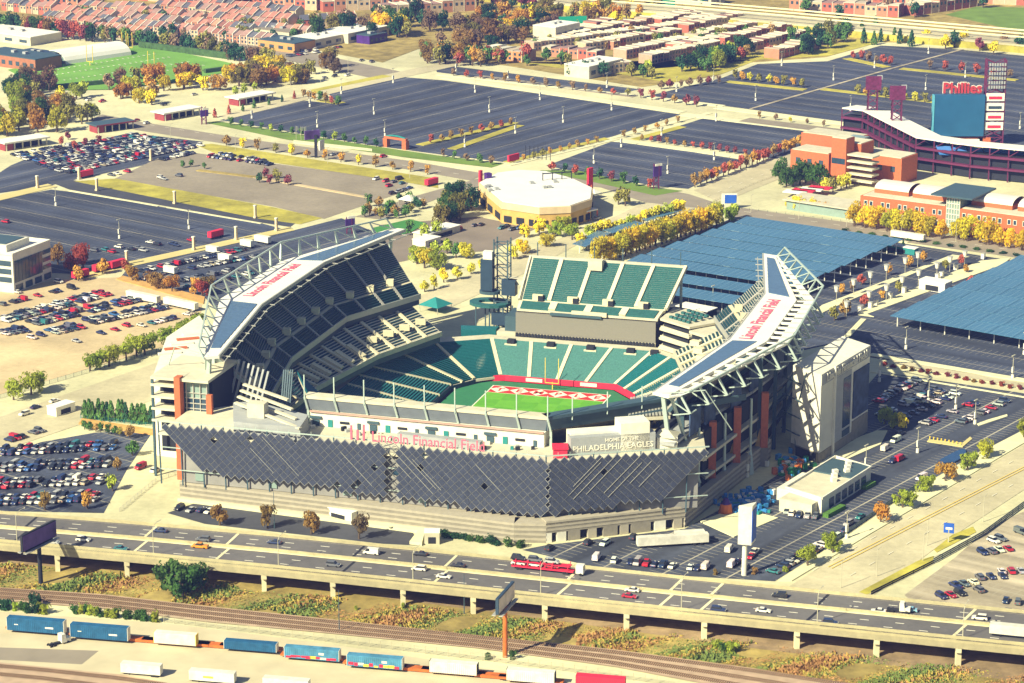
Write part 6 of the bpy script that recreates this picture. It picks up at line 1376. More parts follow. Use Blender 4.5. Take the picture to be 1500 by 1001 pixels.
# office block at the left edge
c0, c1, c2 = P(21, 430), P(76, 408), P(-60, 421)
T, e, f = block('office_block', 'white four storey office block with a dark glass front', 'building', c0, c1, c2, 17.5, m_conw, m_roof, 1.0)
n1 = Vector((e.y, -e.x, 0)).normalized(); n2 = Vector((-f.y, f.x, 0)).normalized(); EL = e.length
if n1.y > 0: n1 = -n1
if n2.y > 0: n2 = -n2
on_face(T, Z0, e, n1, EL * .04, EL * .76, 4.6, 14.6, 'glass_front', m_glass, .25)
for k in range(3): on_face(T, Z0, e, n1, EL * .78, EL * .99, 5.6 + k * 3.5, 7.6 + k * 3.5, 'window', m_glass, .2)
for k in range(4): on_face(T, Z0, e, n1, EL * (.05 + .25 * k), EL * (.23 + .25 * k), .5, 3.4, 'window', m_glass, .2)
for k in range(3): on_face(T, Z0, f, n2, 1, f.length - 1, 4.8 + k * 3.8, 7.2 + k * 3.8, 'window_band', m_glass, .2)
for k in range(8): on_face(T, Z0, e, n1, EL * (.04 + .09 * k), EL * (.045 + .09 * k), 4.6, 14.6, 'mullion', m_dsteel, .35)
q = e * .45 + f * .5; MB().box(q.x, q.y, 17.6, e.length * .6, f.length * .6, 3.2, atan2(e.y, e.x)).build('penthouse', m_conw, T); MB().box(q.x, q.y, 20.7, e.length * .5, f.length * .5, .4, atan2(e.y, e.x)).build('penthouse_roof', m_dsteel, T)
# bar hall
HB = [P(x, y, 11) for x, y in ((702, 268), (728, 254), (760, 250), (800, 252), (838, 262), (868, 276), (866, 292), (836, 302), (790, 304), (735, 296))]
o0 = P(785, 300)
T = thing('bar_hall', 'large many sided bar hall with cream flat roof and red pylons', 'building', o0)
loc = [(v.x - o0.x, v.y - o0.y) for v in HB]
cx, cy = sum(p[0] for p in loc) / 10, sum(p[1] for p in loc) / 10
MB().prism(loc, 0, 7.5).build('wall', M('ochre_wall', (.52, .33, .09), .85, .15, .3), T); MB().prism([(cx + (p[0] - cx) * 1.01, cy + (p[1] - cy) * 1.01) for p in loc], 7.5, 11).build('upper_wall', M('cream_wall', (.60, .46, .27), .85, .12, .3), T); MB().prism([(cx + (p[0] - cx) * .985, cy + (p[1] - cy) * 1.0) for p in loc], 11, 11.4).build('roof', m_roof, T)
for i in range(10):
    a, b = Vector((*loc[i], 0)), Vector((*loc[(i + 1) % 10], 0)); d = b - a
    for k in range(3):
        q = a.lerp(b, (k + .5) / 3); MB().box(q.x, q.y, 1, d.length * .2, .8, 3.2, atan2(d.y, d.x)).build('window', m_dark, T)
for k in range(8): q = Vector((cx, cy, 0)) + Vector((random.uniform(-30, 30), random.uniform(-12, 12), 0)); MB().box(q.x, q.y, 11.3, 2, 2, 1.3, .4).build('roof_unit', m_congr, T)
for (x, y, w_, h_, nm) in ((864, 287, 4, 15, 'red_pylon'), (704, 288, 2, 14, 'red_pylon'), (752, 262, 9, 3.5, 'red_sign')):
    q = P(x, y) - o0; MB().box(q.x, q.y, 0 if h_ > 13.5 else 10, w_, 1.2, h_, .9).build(nm, m_red, T)
q = P(715, 292) - o0; MB().box(q.x, q.y, 0, 3, 3, 14, .5).build('violet_pylon', M('violet_panel'), T)
for k in range(7): q = P(770 + k * 6, 258 + k * .6) - o0; MB().bar((q.x, q.y, 10), (q.x, q.y, 17), .35).build('roof_mast', m_dark, T)
for (x0, y0, x1, y1, dp) in ((735, 322, 772, 326, 9), (822, 333, 876, 322, 16)):
    a, b = P(x0, y0) - o0, P(x1, y1) - o0; d = (b - a).normalized(); nn = Vector((-d.y, d.x, 0))
    MB().prism([(a.x, a.y), (b.x, b.y), ((b + nn * dp).x, (b + nn * dp).y), ((a + nn * dp).x, (a + nn * dp).y)], 5, 5.6).build('terrace_canopy', m_roof, T)
    for k in range(5):
        q = a.lerp(b, k / 4) + nn * .6; MB().bar((q.x, q.y, 0), (q.x, q.y, 5), .8).build('canopy_post', m_brick, T)
    q = a.lerp(b, .5) + nn * dp * .7; MB().box(q.x, q.y, 0, (b - a).length * .8, 3, 4.4, atan2(d.y, d.x)).build('terrace_back', m_dark, T)
a, b = P(790, 316) - o0, P(866, 296) - o0
MB().bar((a.x, a.y, 7), (b.x, b.y, 7), 1.2, 2.2).build('red_balcony', m_brick, T)
for k in range(12): q = a.lerp(b, k / 11); MB().bar((q.x, q.y, 0), (q.x, q.y, 9), .5).build('red_post', m_brick, T)
q = P(800, 326) - o0; MB().box(q.x, q.y, 0, 12, 5, 3.8, .7).build('brick_annex', m_brick, T); q = P(775, 325) - o0; MB().box(q.x, q.y, 0, 8, 4, 4, .3).build('ochre_annex', M('ochre_wall'), T)
q = P(795, 296) - o0
for k in range(4): MB().bar((q.x + k * 5, q.y + k * 1.5, 10), (q.x + k * 5, q.y + k * 1.5, 15.5), .5).build('frame_post', m_dark, T)
MB().bar((q.x, q.y, 15), (q.x + 15, q.y + 4.5, 15), .5).build('frame_beam', m_dark, T)
# park pieces, tents, trailers, tarps
sheet('sports_lawn', [(545, 335), (600, 322), (625, 328), (600, 342), (560, 350)], M('bright_lawn', (.05, .20, .04), .95, .1, .3), 0)
def tent(px, py, w_, h_, mat, label, rz=AR, cat='tent', z=0):
    T = thing('peaked_tent', label, cat, P(px, py, z), rz)
    for s in (-1, 1):
        for t in (-1, 1): MB().bar((s * w_ * .45, t * w_ * .45, 0), (s * w_ * .45, t * w_ * .45, h_), .2).build('leg', m_alu, T)
    w2 = w_ / 2; MB().add([(-w2, -w2, h_), (w2, -w2, h_), (w2, w2, h_), (-w2, w2, h_), (0, 0, h_ + w_ * .3)], [(0, 1, 4), (1, 2, 4), (2, 3, 4), (3, 0, 4), (3, 2, 1, 0)]).build('canopy', mat, T)
tent(638, 456, 11, 3.2, m_teal, 'teal peaked tent on the plaza at the end of the left stand'); tent(718, 285, 8, 3, m_teal, 'teal awning at the side of the bar hall'); tent(600, 300, 9, 3, m_white2, 'white tent in the small park by the bar hall'); tent(870, 290, 6, 3, m_white2, 'white umbrella tent on the bar hall terrace')
def shed(px, py, L, W, h, rz, mat, label, roof=None, cat='shed', name='shed'):
    T = thing(name, label, cat, P(px, py), rz); MB().box(0, 0, 0, L, W, h).build('wall', mat, T); MB().box(0, 0, h, L * 1.04, W * 1.05, .35).build('roof', roof or m_roof, T)
    MB().box(0, -W / 2 - .06, .4, L * .5, .15, h * .55).build('opening', m_dark, T); return T
shed(640, 345, 26, 9, 3.2, AR, m_con, 'low white shed beside the lawn behind the left roof'); shed(625, 358, 12, 8, 3, AR, m_conw, 'small white hut behind the left stand'); shed(1020, 462, 16, 8, 3.6, BR, m_dark, 'small shelter with white roof between the north stand and right roof'); shed(1370, 425, 13, 7, 4.4, BR, m_white2, 'white ticket kiosk at the canopy lot median', name='ticket_kiosk', cat='kiosk')
shed(1315, 341 + 28, 20, 4, 3, BR, m_teal, 'green screen shelter by the ballpark street'); shed(90, 605, 10, 5, 3.4, AR, m_white2, 'white delivery hut on the pale road', cat='hut'); shed(505, 760, 12, 7, 4, BR, m_white2, 'white loading hut in the yard below the solar facade'); shed(633, 795, 5, 4, 4, 0, m_con, 'small cream gatehouse at the end of the loading yard')
for (x, y, lb) in ((210, 442, 'long white trailer on the dirt lot near the mulch bank'), (265, 452, 'white trailer with a grey cab end by the mulch bank')): trailer(x, y, lb, 19, BR)
for (x, y, lb) in ((118, 408, 'red market trailer beside the office block'), (148, 398, 'red market trailer by the rust coloured trees'), (172, 393, 'red market trailer at the pillar'), (316, 349, 'red trailer at the edge of the empty lot'), (126, 260, 'red trailer by the full lot'), (632, 272, 'red trailer at the end of the grass strip')): trailer(x, y, lb, 9, AR, mat=m_red)
trailer(985, 800, 'long white race trailer parked under the right end of the solar facade', 24, radians(10)); trailer(1010, 794, 'second white trailer end beside the race trailer', 10, radians(10)); trailer(1330, 352, 'white box trailer parked on the ballpark street', 18, BR)
for (x, y, c_) in ((312, 372, 7), (385, 357, 9), (330, 384, 7), (250, 402, 7), (362, 363, 7)):
    t = trailer(x, y, 'white camper van trailer among the cars of the middle lot', c_, BR); t['group'] = 'camper trailers in the middle lot'
# blue tarpaulin clutter and carts below the east front: countless small pieces
cl = MB(); rc = random.Random(9)
for _ in range(150):
    x, y = rc.gauss(1098, 16), rc.gauss(736, 8); p = P(x, y); cl.box(p.x, p.y, .25, rc.uniform(.8, 2.4), rc.uniform(.8, 2), rc.uniform(.5, 2.2), rc.random() * 3, rc.choice([0, 0, 0, 1, 2]))
tag(cl.build('tarpaulin_clutter', [M('blue_tarp', (.04, .22, .50), .5, .2, .6), m_teal, m_white2]), 'heap of blue covered carts and gear below the east front', 'clutter', kind='stuff')
cl = MB()
for _ in range(70):
    x, y = rc.gauss(1158, 12), rc.gauss(688, 7); p = P(x, y); cl.box(p.x, p.y, .25, rc.uniform(.8, 2.4), rc.uniform(.8, 2), rc.uniform(.5, 2.4), rc.random() * 3, rc.choice([0, 1, 2, 3]))
tag(cl.build('yard_clutter', [M('blue_tarp'), M('green_bin', (.02, .20, .08), .6, .2, .6), m_white2, m_rust]), 'mixed bins and gear beside the corner tower', 'clutter', kind='stuff')
kerb_strip([(1025, 765), (1080, 745), (1140, 760), (1075, 788)], m_pave)
for k in range(9): tag(MB().taper(0, 0, 0, 1.1, .22, .2, 8).box(0, 0, 1.1, .5, .5, .12).build('bollard', m_yellow, None, loc=P(1362 + k * 5.6, 644 + k * 1.1)), 'yellow bollard in the row at the east lot entrance', 'bollard', 'yellow bollards')
T = thing('inflatable', 'orange and purple inflatable beside the stadium corner', 'inflatable', P(1063, 752)); MB().taper(0, 0, 0, 3.5, 2.6, 1.8, 10).build('base', m_rust, T); MB().taper(0, 0, 3.5, 5.5, 1.8, .6, 10).build('top', M('violet_panel'), T)
T = thing('water_puddle', 'blue rain puddle on the asphalt by the street fence', 'puddle', P(1398, 672)); pts = [(9 * cos(a) * (1 + .3 * sin(3 * a)), 3.6 * sin(a) * (1 + .25 * cos(2 * a))) for a in [k * pi / 10 for k in range(20)]]
MB().prism([(cos(AR) * a - sin(AR) * b, sin(AR) * a + cos(AR) * b) for a, b in pts], .3, .75).build('water', M('puddle_water', (.02, .06, .14), .05, .1, .3, spec=.6), T)
# ---------------------------------------------------------------- transit pavilions
m_brickd2 = M('maroon_wall', (.26, .045, .05), .8, .15, .5)
for (x0, y0, x1, y1, dk, lb) in ((5, 222, 72, 212, 0, 'long transit pavilion with cream roof by the full lot'), (140, 196, 198, 188, 1, 'transit pavilion with dark roof and red edge'), (238, 178, 295, 168, 0, 'transit pavilion with cream roof beside the red sign tower'), (347, 156, 402, 146, 0, 'transit pavilion with cream roof at the corner of the big lot')):
    a, b = P(x0, y0), P(x1, y1); d = b - a; L = d.length; T = thing('transit_pavilion', lb, 'pavilion', a, atan2(d.y, d.x))
    MB().box(L / 2, 5, 4.2, L, 13, .7).build('roof', m_dsteel if dk else m_roof, T); MB().box(L / 2, 6, 0, L * .8, 6, 4.2).build('glass_hall', m_dark, T); MB().box(L * .12, 4, 0, L * .18, 9, 4.1).build('red_wall', m_brickd2, T)
    for k in range(6): MB().box(L * (.06 + .175 * k), -.6, 0, .6, .6, 4.2).build('column', m_con, T)
    MB().box(L / 2, -1.6, 4.1, L, .2, .9).build('red_edge' if dk else 'fascia', m_brickd2 if dk else m_lbase, T)
# ---------------------------------------------------------------- practice ground
o = sheet('practice_field', [(11, 103), (105, 86), (208, 66), (342, 94), (336, 106), (250, 122), (165, 132), (88, 133), (50, 124)], M('practice_turf', (.16, .34, .05), .95, .15, .06, fn=stains(.2)), 0)
mk = MB(); a0, a1, b0, b1 = P(40, 102), P(205, 74), P(120, 130), P(325, 102)
for i in range(22):
    for j in (.2, .38, .62, .8):
        p = a0.lerp(a1, (i + .5) / 22); q = b0.lerp(b1, (i + .5) / 22); s0 = p.lerp(q, j); s1 = p.lerp(q, j + .03); mk.bar((s0.x, s0.y, .66), (s1.x, s1.y, .66), .7, .03)
tag(mk.build('field_marking', m_white), kind='structure')
for (x, y) in ((132, 97), (222, 106), (184, 78), (190, 76)):
    T = thing('goal_post', 'yellow goal post standing on the practice field', 'goal post', P(x, y), AR + pi / 2, 'practice goal posts'); MB().bar((0, 0, 0), (0, 0, 3), .35).bar((-2.9, 0, 3), (2.9, 0, 3), .3).build('base', m_yellow, T)
    for s in (-2.9, 2.9): MB().bar((s, 0, 3), (s, 0, 14), .32).build('upright', m_yellow, T)
def hedge(a, b, label, h=3, wd=2.5):
    p, q = P(*a), P(*b); d = q - p; tag(MB().box(d.length / 2, 0, 0, d.length, wd, h).build('long_hedge', M('hedge_dark', (.05, .10, .03), .95, .4, .4), None, loc=p, rz=atan2(d.y, d.x)), label, 'hedge')
hedge((60, 133), (172, 122), 'dark hedge along the near side of the practice field'); hedge((205, 70), (345, 88), 'tall green hedge behind the practice field', 4.5); hedge((300, 108), (338, 103), 'dark hedge at the grove end of the practice field'); hedge((140, 78), (204, 64), 'dark hedge between the practice hall and field')
T = thing('practice_hall', 'practice hall with pale barrel vault roof and teal glass end', 'building', P(80, 92), radians(45)); n = 10; R_ = 13
for i in range(n):
    a0_, a1_ = pi * i / n, pi * (i + 1) / n
    MB().hexa([(0, -R_ * cos(a0_), R_ * .62 * sin(a0_)), (55, -R_ * cos(a0_), R_ * .62 * sin(a0_)), (55, -R_ * cos(a1_), R_ * .62 * sin(a1_)), (0, -R_ * cos(a1_), R_ * .62 * sin(a1_))], [(0, -R_ * 1.03 * cos(a0_), R_ * .65 * sin(a0_) + .1), (55, -R_ * 1.03 * cos(a0_), R_ * .65 * sin(a0_) + .1), (55, -R_ * 1.03 * cos(a1_), R_ * .65 * sin(a1_) + .1), (0, -R_ * 1.03 * cos(a1_), R_ * .65 * sin(a1_) + .1)]).build('roof_panel', m_roof, T)
MB().add([(.3, -R_ * cos(pi * i / n), R_ * .62 * sin(pi * i / n)) for i in range(n + 1)], [tuple(range(n + 1))]).build('glass_end', m_glassg, T); MB().box(0, 0, 0, .5, R_ * 1.4, 4).build('dark_door', m_glass, T)
def plain(px, py, L, W, h, rz, wall, roof, label, name='flat_building', nwin=4):
    T = thing(name, label, 'building', P(px, py), rz); MB().box(0, 0, 0, L, W, h).build('wall', wall, T); MB().box(0, 0, h, L * 1.01, W * 1.01, .5).build('roof', roof, T)
    for i in range(nwin): MB().box(-L / 2 + L * (i + .5) / nwin, -W / 2 - .05, h * .3, L / nwin * .5, .2, h * .35).build('window', m_glass, T)
    for i in range(2): MB().box(L * (.2 * i - .1), 0, h + .5, 3, 3, 1.5).build('roof_unit', m_congr, T)
    return T
m_brickd = M('dull_brick', (.33, .13, .07), .9, .15, .4)
plain(30, 96, 55, 24, 8, BR, m_brickd, m_dsteel, 'brick and glass club building with dark roof at the practice field', nwin=8); plain(55, 92, 30, 18, 7, BR, m_brick, m_navy, 'red brick wing with dark roof beside the practice hall'); plain(25, 58, 60, 30, 6, BR, m_con, m_roof, 'long pale shed with light roof behind the practice hall')
plain(420, 72, 34, 22, 6.5, BR, M('orange_wall', (.5, .26, .09), .9, .1, .3), m_dsteel, 'orange walled shop with dark roof and roof fans'); plain(408, 54, 40, 22, 6, BR, m_con, m_gravel, 'pale shop with grey roof next to the orange one'); plain(470, 64, 44, 24, 6, AR, m_con, m_roof, 'cream shop with flat roof at the parking rows'); plain(520, 56, 46, 26, 7, AR, m_con, m_roof, 'cream shop with violet front by the glowing trees'); plain(545, 62, 20, 12, 6, AR, M('violet_panel'), m_dsteel, 'violet fronted shop wing')
# ---------------------------------------------------------------- terraces of houses
m_wallb = M('house_brick', rough=.9, var=.12, scale=.5, use_obj=True); WIN = MB().box(0, 0, 0, 1.5, .2, 1.7).mesh('window', m_glass)
HW, HD, HH = 7.2, 12.0, 7.0
def house_meshes(kind):
    wall = MB().box(0, 0, 0, HW, HD, HH).mesh('wall', m_wallb)
    if kind == 'red':
        roof = MB().add([(-HW / 2, -HD / 2 - .5, HH), (HW / 2, -HD / 2 - .5, HH), (HW / 2, HD * .1, HH + 3.6), (-HW / 2, HD * .1, HH + 3.6), (HW / 2, HD / 2, HH), (-HW / 2, HD / 2, HH), ], [(0, 1, 2, 3), (3, 2, 4, 5), (1, 4, 2), (0, 3, 5), (0, 5, 4, 1)]).mesh('roof', M('red_shingle', rough=.9, var=.2, scale=.6, use_obj=True))
        par = MB().add([(HW / 2 - .45, -HD / 2 - .7, 0), (HW / 2 + .1, -HD / 2 - .7, 0), (HW / 2 + .1, HD / 2, 0), (HW / 2 - .45, HD / 2, 0), (HW / 2 - .45, -HD / 2 - .7, HH + .6), (HW / 2 + .1, -HD / 2 - .7, HH + .6), (HW / 2 + .1, HD * .1, HH + 4.2), (HW / 2 - .45, HD * .1, HH + 4.2), (HW / 2 + .1, HD / 2, HH + .4), (HW / 2 - .45, HD / 2, HH + .4)], [(4, 5, 6, 7), (7, 6, 8, 9), (0, 4, 7, 9, 3), (1, 2, 8, 6, 5), (0, 1, 5, 4), (2, 3, 9, 8)]).mesh('party_wall', m_lbase)
        return wall, roof, par
    roof = MB().box(0, 0, HH, HW * 1.0, HD * 1.01, .35).mesh('roof', M('pale_roofing', rough=.85, var=.12, scale=.5, use_obj=True)); par = MB().box(HW / 2 - .2, 0, 0, .4, HD * 1.02, HH + 1.0).mesh('party_wall', m_con)
    return wall, roof, par
HM = {k: house_meshes(k) for k in ('red', 'flat')}; hr_ = random.Random(8); NH = [0]
FARH = MB(); FHC = [(.36, .16, .12), (.30, .18, .15), (.56, .50, .37), (.44, .36, .26), (.10, .10, .12), (.42, .2, .12), (.5, .38, .24), (.40, .12, .08)]
def terrace(a, b, where, kind, scale=1.0, cols=None, jit=0, wins=True):
    pa, pb = P(*a), P(*b); d = pb - pa; n = max(1, int(d.length / (HW * scale))); rz = atan2(d.y, d.x)
    for i in range(n):
        p = pa.lerp(pb, (i + .5) / n); wc = hr_.choice(cols or [(.42, .2, .12), (.5, .38, .24), (.46, .3, .2)])
        if not wins:
            c_, s_ = cos(rz), sin(rz); k_ = (d.length / n) / HW; hs = scale * hr_.uniform(.85, 1.15)
            for mi, me in ((hr_.choice([5, 6, 7]), HM[kind][0]), (hr_.choice([0, 1, 0, 4]) if kind == 'red' else hr_.choice([2, 3, 2, 1]), HM[kind][1]), (2, HM[kind][2])):
                o_ = len(FARH.v); FARH.v += [(p.x + k_ * (c_ * v.co.x - s_ * v.co.y), p.y + k_ * (s_ * v.co.x + c_ * v.co.y), v.co.z * hs) for v in me.vertices]
                for f_ in me.polygons: FARH.f.append(tuple(i_ + o_ for i_ in f_.vertices)); FARH.m.append(mi)
            for x_ in (-1.7, 1.7):
                o_ = len(FARH.v); FARH.v += [(p.x + k_ * (c_ * (v.co.x + x_) - s_ * (v.co.y - HD / 2)), p.y + k_ * (s_ * (v.co.x + x_) + c_ * (v.co.y - HD / 2)), (v.co.z + 4) * hs) for v in WIN.vertices]
                for f_ in WIN.polygons: FARH.f.append(tuple(i_ + o_ for i_ in f_.vertices)); FARH.m.append(len(FHC))
            continue
        rn, rc3 = hr_.choice([('row house with bright red pitched roof ', (.38, .16, .12)), ('row house with dark red pitched roof ', (.30, .13, .10)), ('row house with brown pitched roof ', (.30, .18, .15)), ('row house with orange red roof ', (.42, .20, .13)), ('row house with slate grey roof ', (.10, .10, .12))] if kind == 'red' else
                            [('row house with cream flat roof ', (.58, .52, .38)), ('row house with white flat roof ', (.62, .58, .46)), ('row house with tan flat roof ', (.45, .36, .25)), ('row house with grey flat roof ', (.5, .42, .34))])
        T = thing('row_house', rn + where, 'house', p, rz, 'row houses ' + where); T.scale = ((d.length / n) / HW,) * 2 + (scale * hr_.uniform(.92, 1.08),); NH[0] += 1
        w_, r_, q_ = HM[kind]
        wl_ = link('wall', w_, T, color=wc); f = hr_.uniform(.75, 1.25)
        link('roof', r_, T, color=tuple(min(1, c * f) for c in rc3))
        link('party_wall', q_, T)
        if wins:
            for x in (-1.7, 1.7):
                for z in (1.2, 4.3): link('window', WIN, wl_, (x, -HD / 2 - .08, z))
R1 = 'beyond the practice field'
for a, b in (((132, 48), (215, 58)), ((150, 40), (262, 54)), ((215, 47), (318, 58)), ((262, 40), (372, 54)), ((318, 58), (402, 68)), ((372, 50), (455, 56))): terrace(a, b, R1, 'red', .85)
for a, b in (((70, 33), (150, 44)), ((85, 25), (170, 36)), ((160, 32), (262, 44)), ((175, 25), (300, 38)), ((262, 31), (400, 47)), ((300, 25), (430, 40)), ((120, 16), (230, 27)), ((232, 17), (420, 34)), ((250, 9), (440, 26)), ((10, 14), (120, 27)), ((440, 40), (520, 36))): terrace(a, b, R1, 'red', .9, wins=False)
W2 = 'in the terraces beside the expressway'
for a, b in (((815, 64), (905, 46)), ((775, 74), (945, 53)), ((908, 86), (1000, 68)), ((945, 94), (1045, 72)), ((850, 76), (935, 64)), ((840, 112), (918, 103))): terrace(a, b, W2, 'flat', .9)
for a, b in (((830, 54), (905, 38)), ((905, 47), (1010, 27)), ((950, 52), (1045, 34)), ((1012, 62), (1100, 43)), ((1052, 68), (1150, 46)), ((890, 72), (990, 54)), ((985, 80), (1060, 63)), ((1000, 48), (1080, 33)), ((1090, 74), (1170, 58)), ((1130, 86), (1190, 70)), ((960, 40), (1020, 29)), ((800, 80), (880, 88))): terrace(a, b, W2, 'flat', .9, wins=False)
terrace((718, 82), (775, 90), 'in the orange brick row before the terraces', 'flat', 1.0, [(.5, .22, .08)])
for a, b in (((-20, 4), (120, 10)), ((-20, -6), (140, 2)), ((470, 16), (640, 8)), ((560, 24), (690, 14)), ((480, 6), (640, -2)), ((1160, 14), (1320, 24)), ((1200, 4), (1380, 14)), ((1330, 22), (1420, 8)), ((300, 4), (470, 14)), ((1150, -4), (1400, 4)), ((1440, 4), (1540, 8)), ((640, 4), (700, -4)), ((150, -4), (300, 4))): terrace(a, b, 'x', 'flat', 1.2, wins=False)
tag(FARH.build('distant_houses', [M('far_house_%d' % i, c, .9, .12, .3) for i, c in enumerate(FHC)] + [m_glass]), 'rows of far off small town houses fading into the distance', 'houses', kind='stuff')
for (x, y, L, W, h, lb) in ((815, 58, 30, 20, 11, 'tall cream block among the terraces'), (870, 108, 40, 20, 8, 'cream end block of the terraces facing the lots'), (330, 12, 18, 18, 22, 'tall dark brick block among the far roofs'), (410, 6, 20, 16, 16, 'red brick block among the far roofs'), (800, 2, 60, 24, 9, 'long low far building at the wood edge'), (1020, 4, 40, 20, 9, 'far cream building beyond the expressway')):
    plain(x, y, L, W, h, AR if 'terr' in lb else BR, m_con if 'brick' not in lb else m_brickd, m_roof, lb)
# expressway in the distance
T = thing('expressway', 'distant pale expressway on an embankment with green sign gantries', 'highway', P(900, 10))
o0 = P(900, 10)
pts = [(700, -14), (860, 6), (1000, 17), (1150, 30), (1300, 44), (1500, 62), (1620, 74)]
for (a, b) in zip(pts, pts[1:]):
    p, q = P(*a, 5) - o0, P(*b, 5) - o0; MB().bar((p.x, p.y, 5), (q.x, q.y, 5), 30, 1.2).build('deck', m_street, T); MB().bar((p.x, p.y, 2.2), (q.x, q.y, 2.2), 34, 4.4).build('embankment', m_grassY, T)
    d = (q - p).normalized(); nn = Vector((-d.y, d.x, 0))
    for s in (-14.5, 0, 14.5): MB().bar(tuple(p + nn * s + Vector((0, 0, 6))), tuple(q + nn * s + Vector((0, 0, 6))), .6, 1.0).build('barrier', m_par, T)
pts = [(560, 24), (640, 8), (720, -10)]
for (a, b) in zip(pts, pts[1:]):
    p, q = P(*a) - o0, P(*b) - o0; MB().bar((p.x, p.y, 1), (q.x, q.y, 1.6), 14, .6).build('ramp', m_street, T)
m_gs = M('green_road_sign', (.01, .33, .20), .5, .05, .4)
for (x, y, w_) in ((838, 44, 22), (970, 16, 20), (1040, 8, 16)):
    t = thing('sign_gantry', ['green road sign gantry above the autumn wood', 'green road sign on the expressway bridge', 'small green road sign on the far expressway'][(838, 970, 1040).index(x)], 'road sign', P(x, y), .2)
    MB().box(0, 0, 4, w_, .6, 6).build('sign_panel', m_gs, t); MB().bar((-w_ / 2, 0, 0), (-w_ / 2, 0, 9), .6).build('post', m_pole, t); MB().bar((w_ / 2, 0, 0), (w_ / 2, 0, 9), .6).build('post', m_pole, t); MB().bar((-w_ / 2, .5, 7), (w_ / 2, .5, 7), .5).build('beam', m_pole, t)
# ---------------------------------------------------------------- baseball park
m_mar = M('maroon_steel'); m_bseat = M('blue_seat_plastic', (.02, .12, .36), .5, .15, .5); m_vault = M('pale_vault_roof', (.62, .56, .48), .7, .06, .3)
B0 = P(1300, 330); BP = thing('baseball_park', 'brick baseball park with white canopied stand and maroon steel', 'ballpark', B0)
def bp(x, y, z=0): v = P(x, y, z) - B0; return Vector((v.x, v.y, z))
def bwall(a, b, dep, h, wins, z0=0, roof=m_con, mat=m_brick):
    d = b - a; L = d.length; d.normalize(); nn = Vector((-d.y, d.x, 0)); nn = nn if nn.y > 0 else -nn; rz = atan2(d.y, d.x)
    MB().prism([(a.x, a.y), (b.x, b.y), ((b + nn * dep).x, (b + nn * dep).y), ((a + nn * dep).x, (a + nn * dep).y)], 0, h).build('brick_wall', mat, BP)
    i0, i1 = a + nn * 1 + d * 1, b + nn * 1 - d * 1; MB().prism([(i0.x, i0.y), (i1.x, i1.y), ((i1 + nn * (dep - 2)).x, (i1 + nn * (dep - 2)).y), ((i0 + nn * (dep - 2)).x, (i0 + nn * (dep - 2)).y)], h, h + .3).build('roof', roof, BP)
    for k in range(wins):
        for s in (-1.5, 1.5):
            q = a + d * (L * (k + .5) / wins + s) - nn * .1; wn_ = MB().box(q.x, q.y, h - 4.6, 1.9, .35, 2.6, rz); wn_ = wn_.build('window', m_lbase, BP); q = q - nn * .12; MB().box(q.x, q.y, h - 4.3, 1.4, .35, 2.1, rz).build('window_pane', m_glass, wn_)
        q = a + d * (L * (k + .5) / wins) - nn * .15; MB().box(q.x, q.y, 0, 4.2, .4, 5.6, rz).build('doorway', m_dark, BP); MB().bar(tuple(q + Vector((0, -.1, 5.7))), tuple(q + d * .1 + Vector((0, -.1, 6.4))), 4.6, .3).build('lintel', m_con, BP)
    return d, nn
d, nn = bwall(bp(1259, 325), bp(1384, 342), 30, 13.5, 5); bwall(bp(1404, 345), bp(1560, 367), 30, 13.5, 7)
a, b = bp(1385, 342), bp(1404, 345); MB().prism([(a.x, a.y), (b.x, b.y), ((b + nn * 26).x, (b + nn * 26).y), ((a + nn * 26).x, (a + nn * 26).y)], 0, 19).build('glass_tower', m_glassg, BP); c_ = (a + b) / 2 + nn * 12; MB().box(c_.x, c_.y, 19, 22, 30, .8, atan2(d.y, d.x)).build('tower_roof', m_dsteel, BP)
for k in range(6): q = a.lerp(b, k / 5) - nn * .2; MB().bar((q.x, q.y, 0), (q.x, q.y, 19), .3).build('mullion', m_lbase, BP)
for k in range(7): MB().bar((a.x - nn.x * .2, a.y - nn.y * .2, 2 + k * 2.7), (b.x - nn.x * .2, b.y - nn.y * .2, 2 + k * 2.7), .3).build('mullion', m_lbase, BP)
def vault(a, b, w_, z):
    d = b - a; d.normalize(); nn = Vector((-d.y, d.x, 0)); nn = nn if nn.y > 0 else -nn; mb = MB(); n = 8
    for i in range(n):
        t0, t1 = pi * i / n, pi * (i + 1) / n
        def pt(p, t, r): v = p + nn * (w_ / 2 * (1 - cos(t)) ); return (v.x, v.y, z + r * sin(t))
        mb.add([pt(a, t0, 3), pt(b, t0, 3), pt(b, t1, 3), pt(a, t1, 3)], [(0, 1, 2, 3)])
    mb.build('vaulted_roof', m_vault, BP); MB().prism([(a.x, a.y), (b.x, b.y), ((b + nn * w_).x, (b + nn * w_).y), ((a + nn * w_).x, (a + nn * w_).y)], z - 3, z).build('vault_wall', m_brick, BP)
for (x0, x1) in ((1268, 1318), (1324, 1378), (1410, 1470), (1478, 1560)): vault(bp(x0, 325 + (x0 - 1259) * .136) + nn * 9, bp(x1, 325 + (x1 - 1259) * .136) + nn * 9, 16, 16)
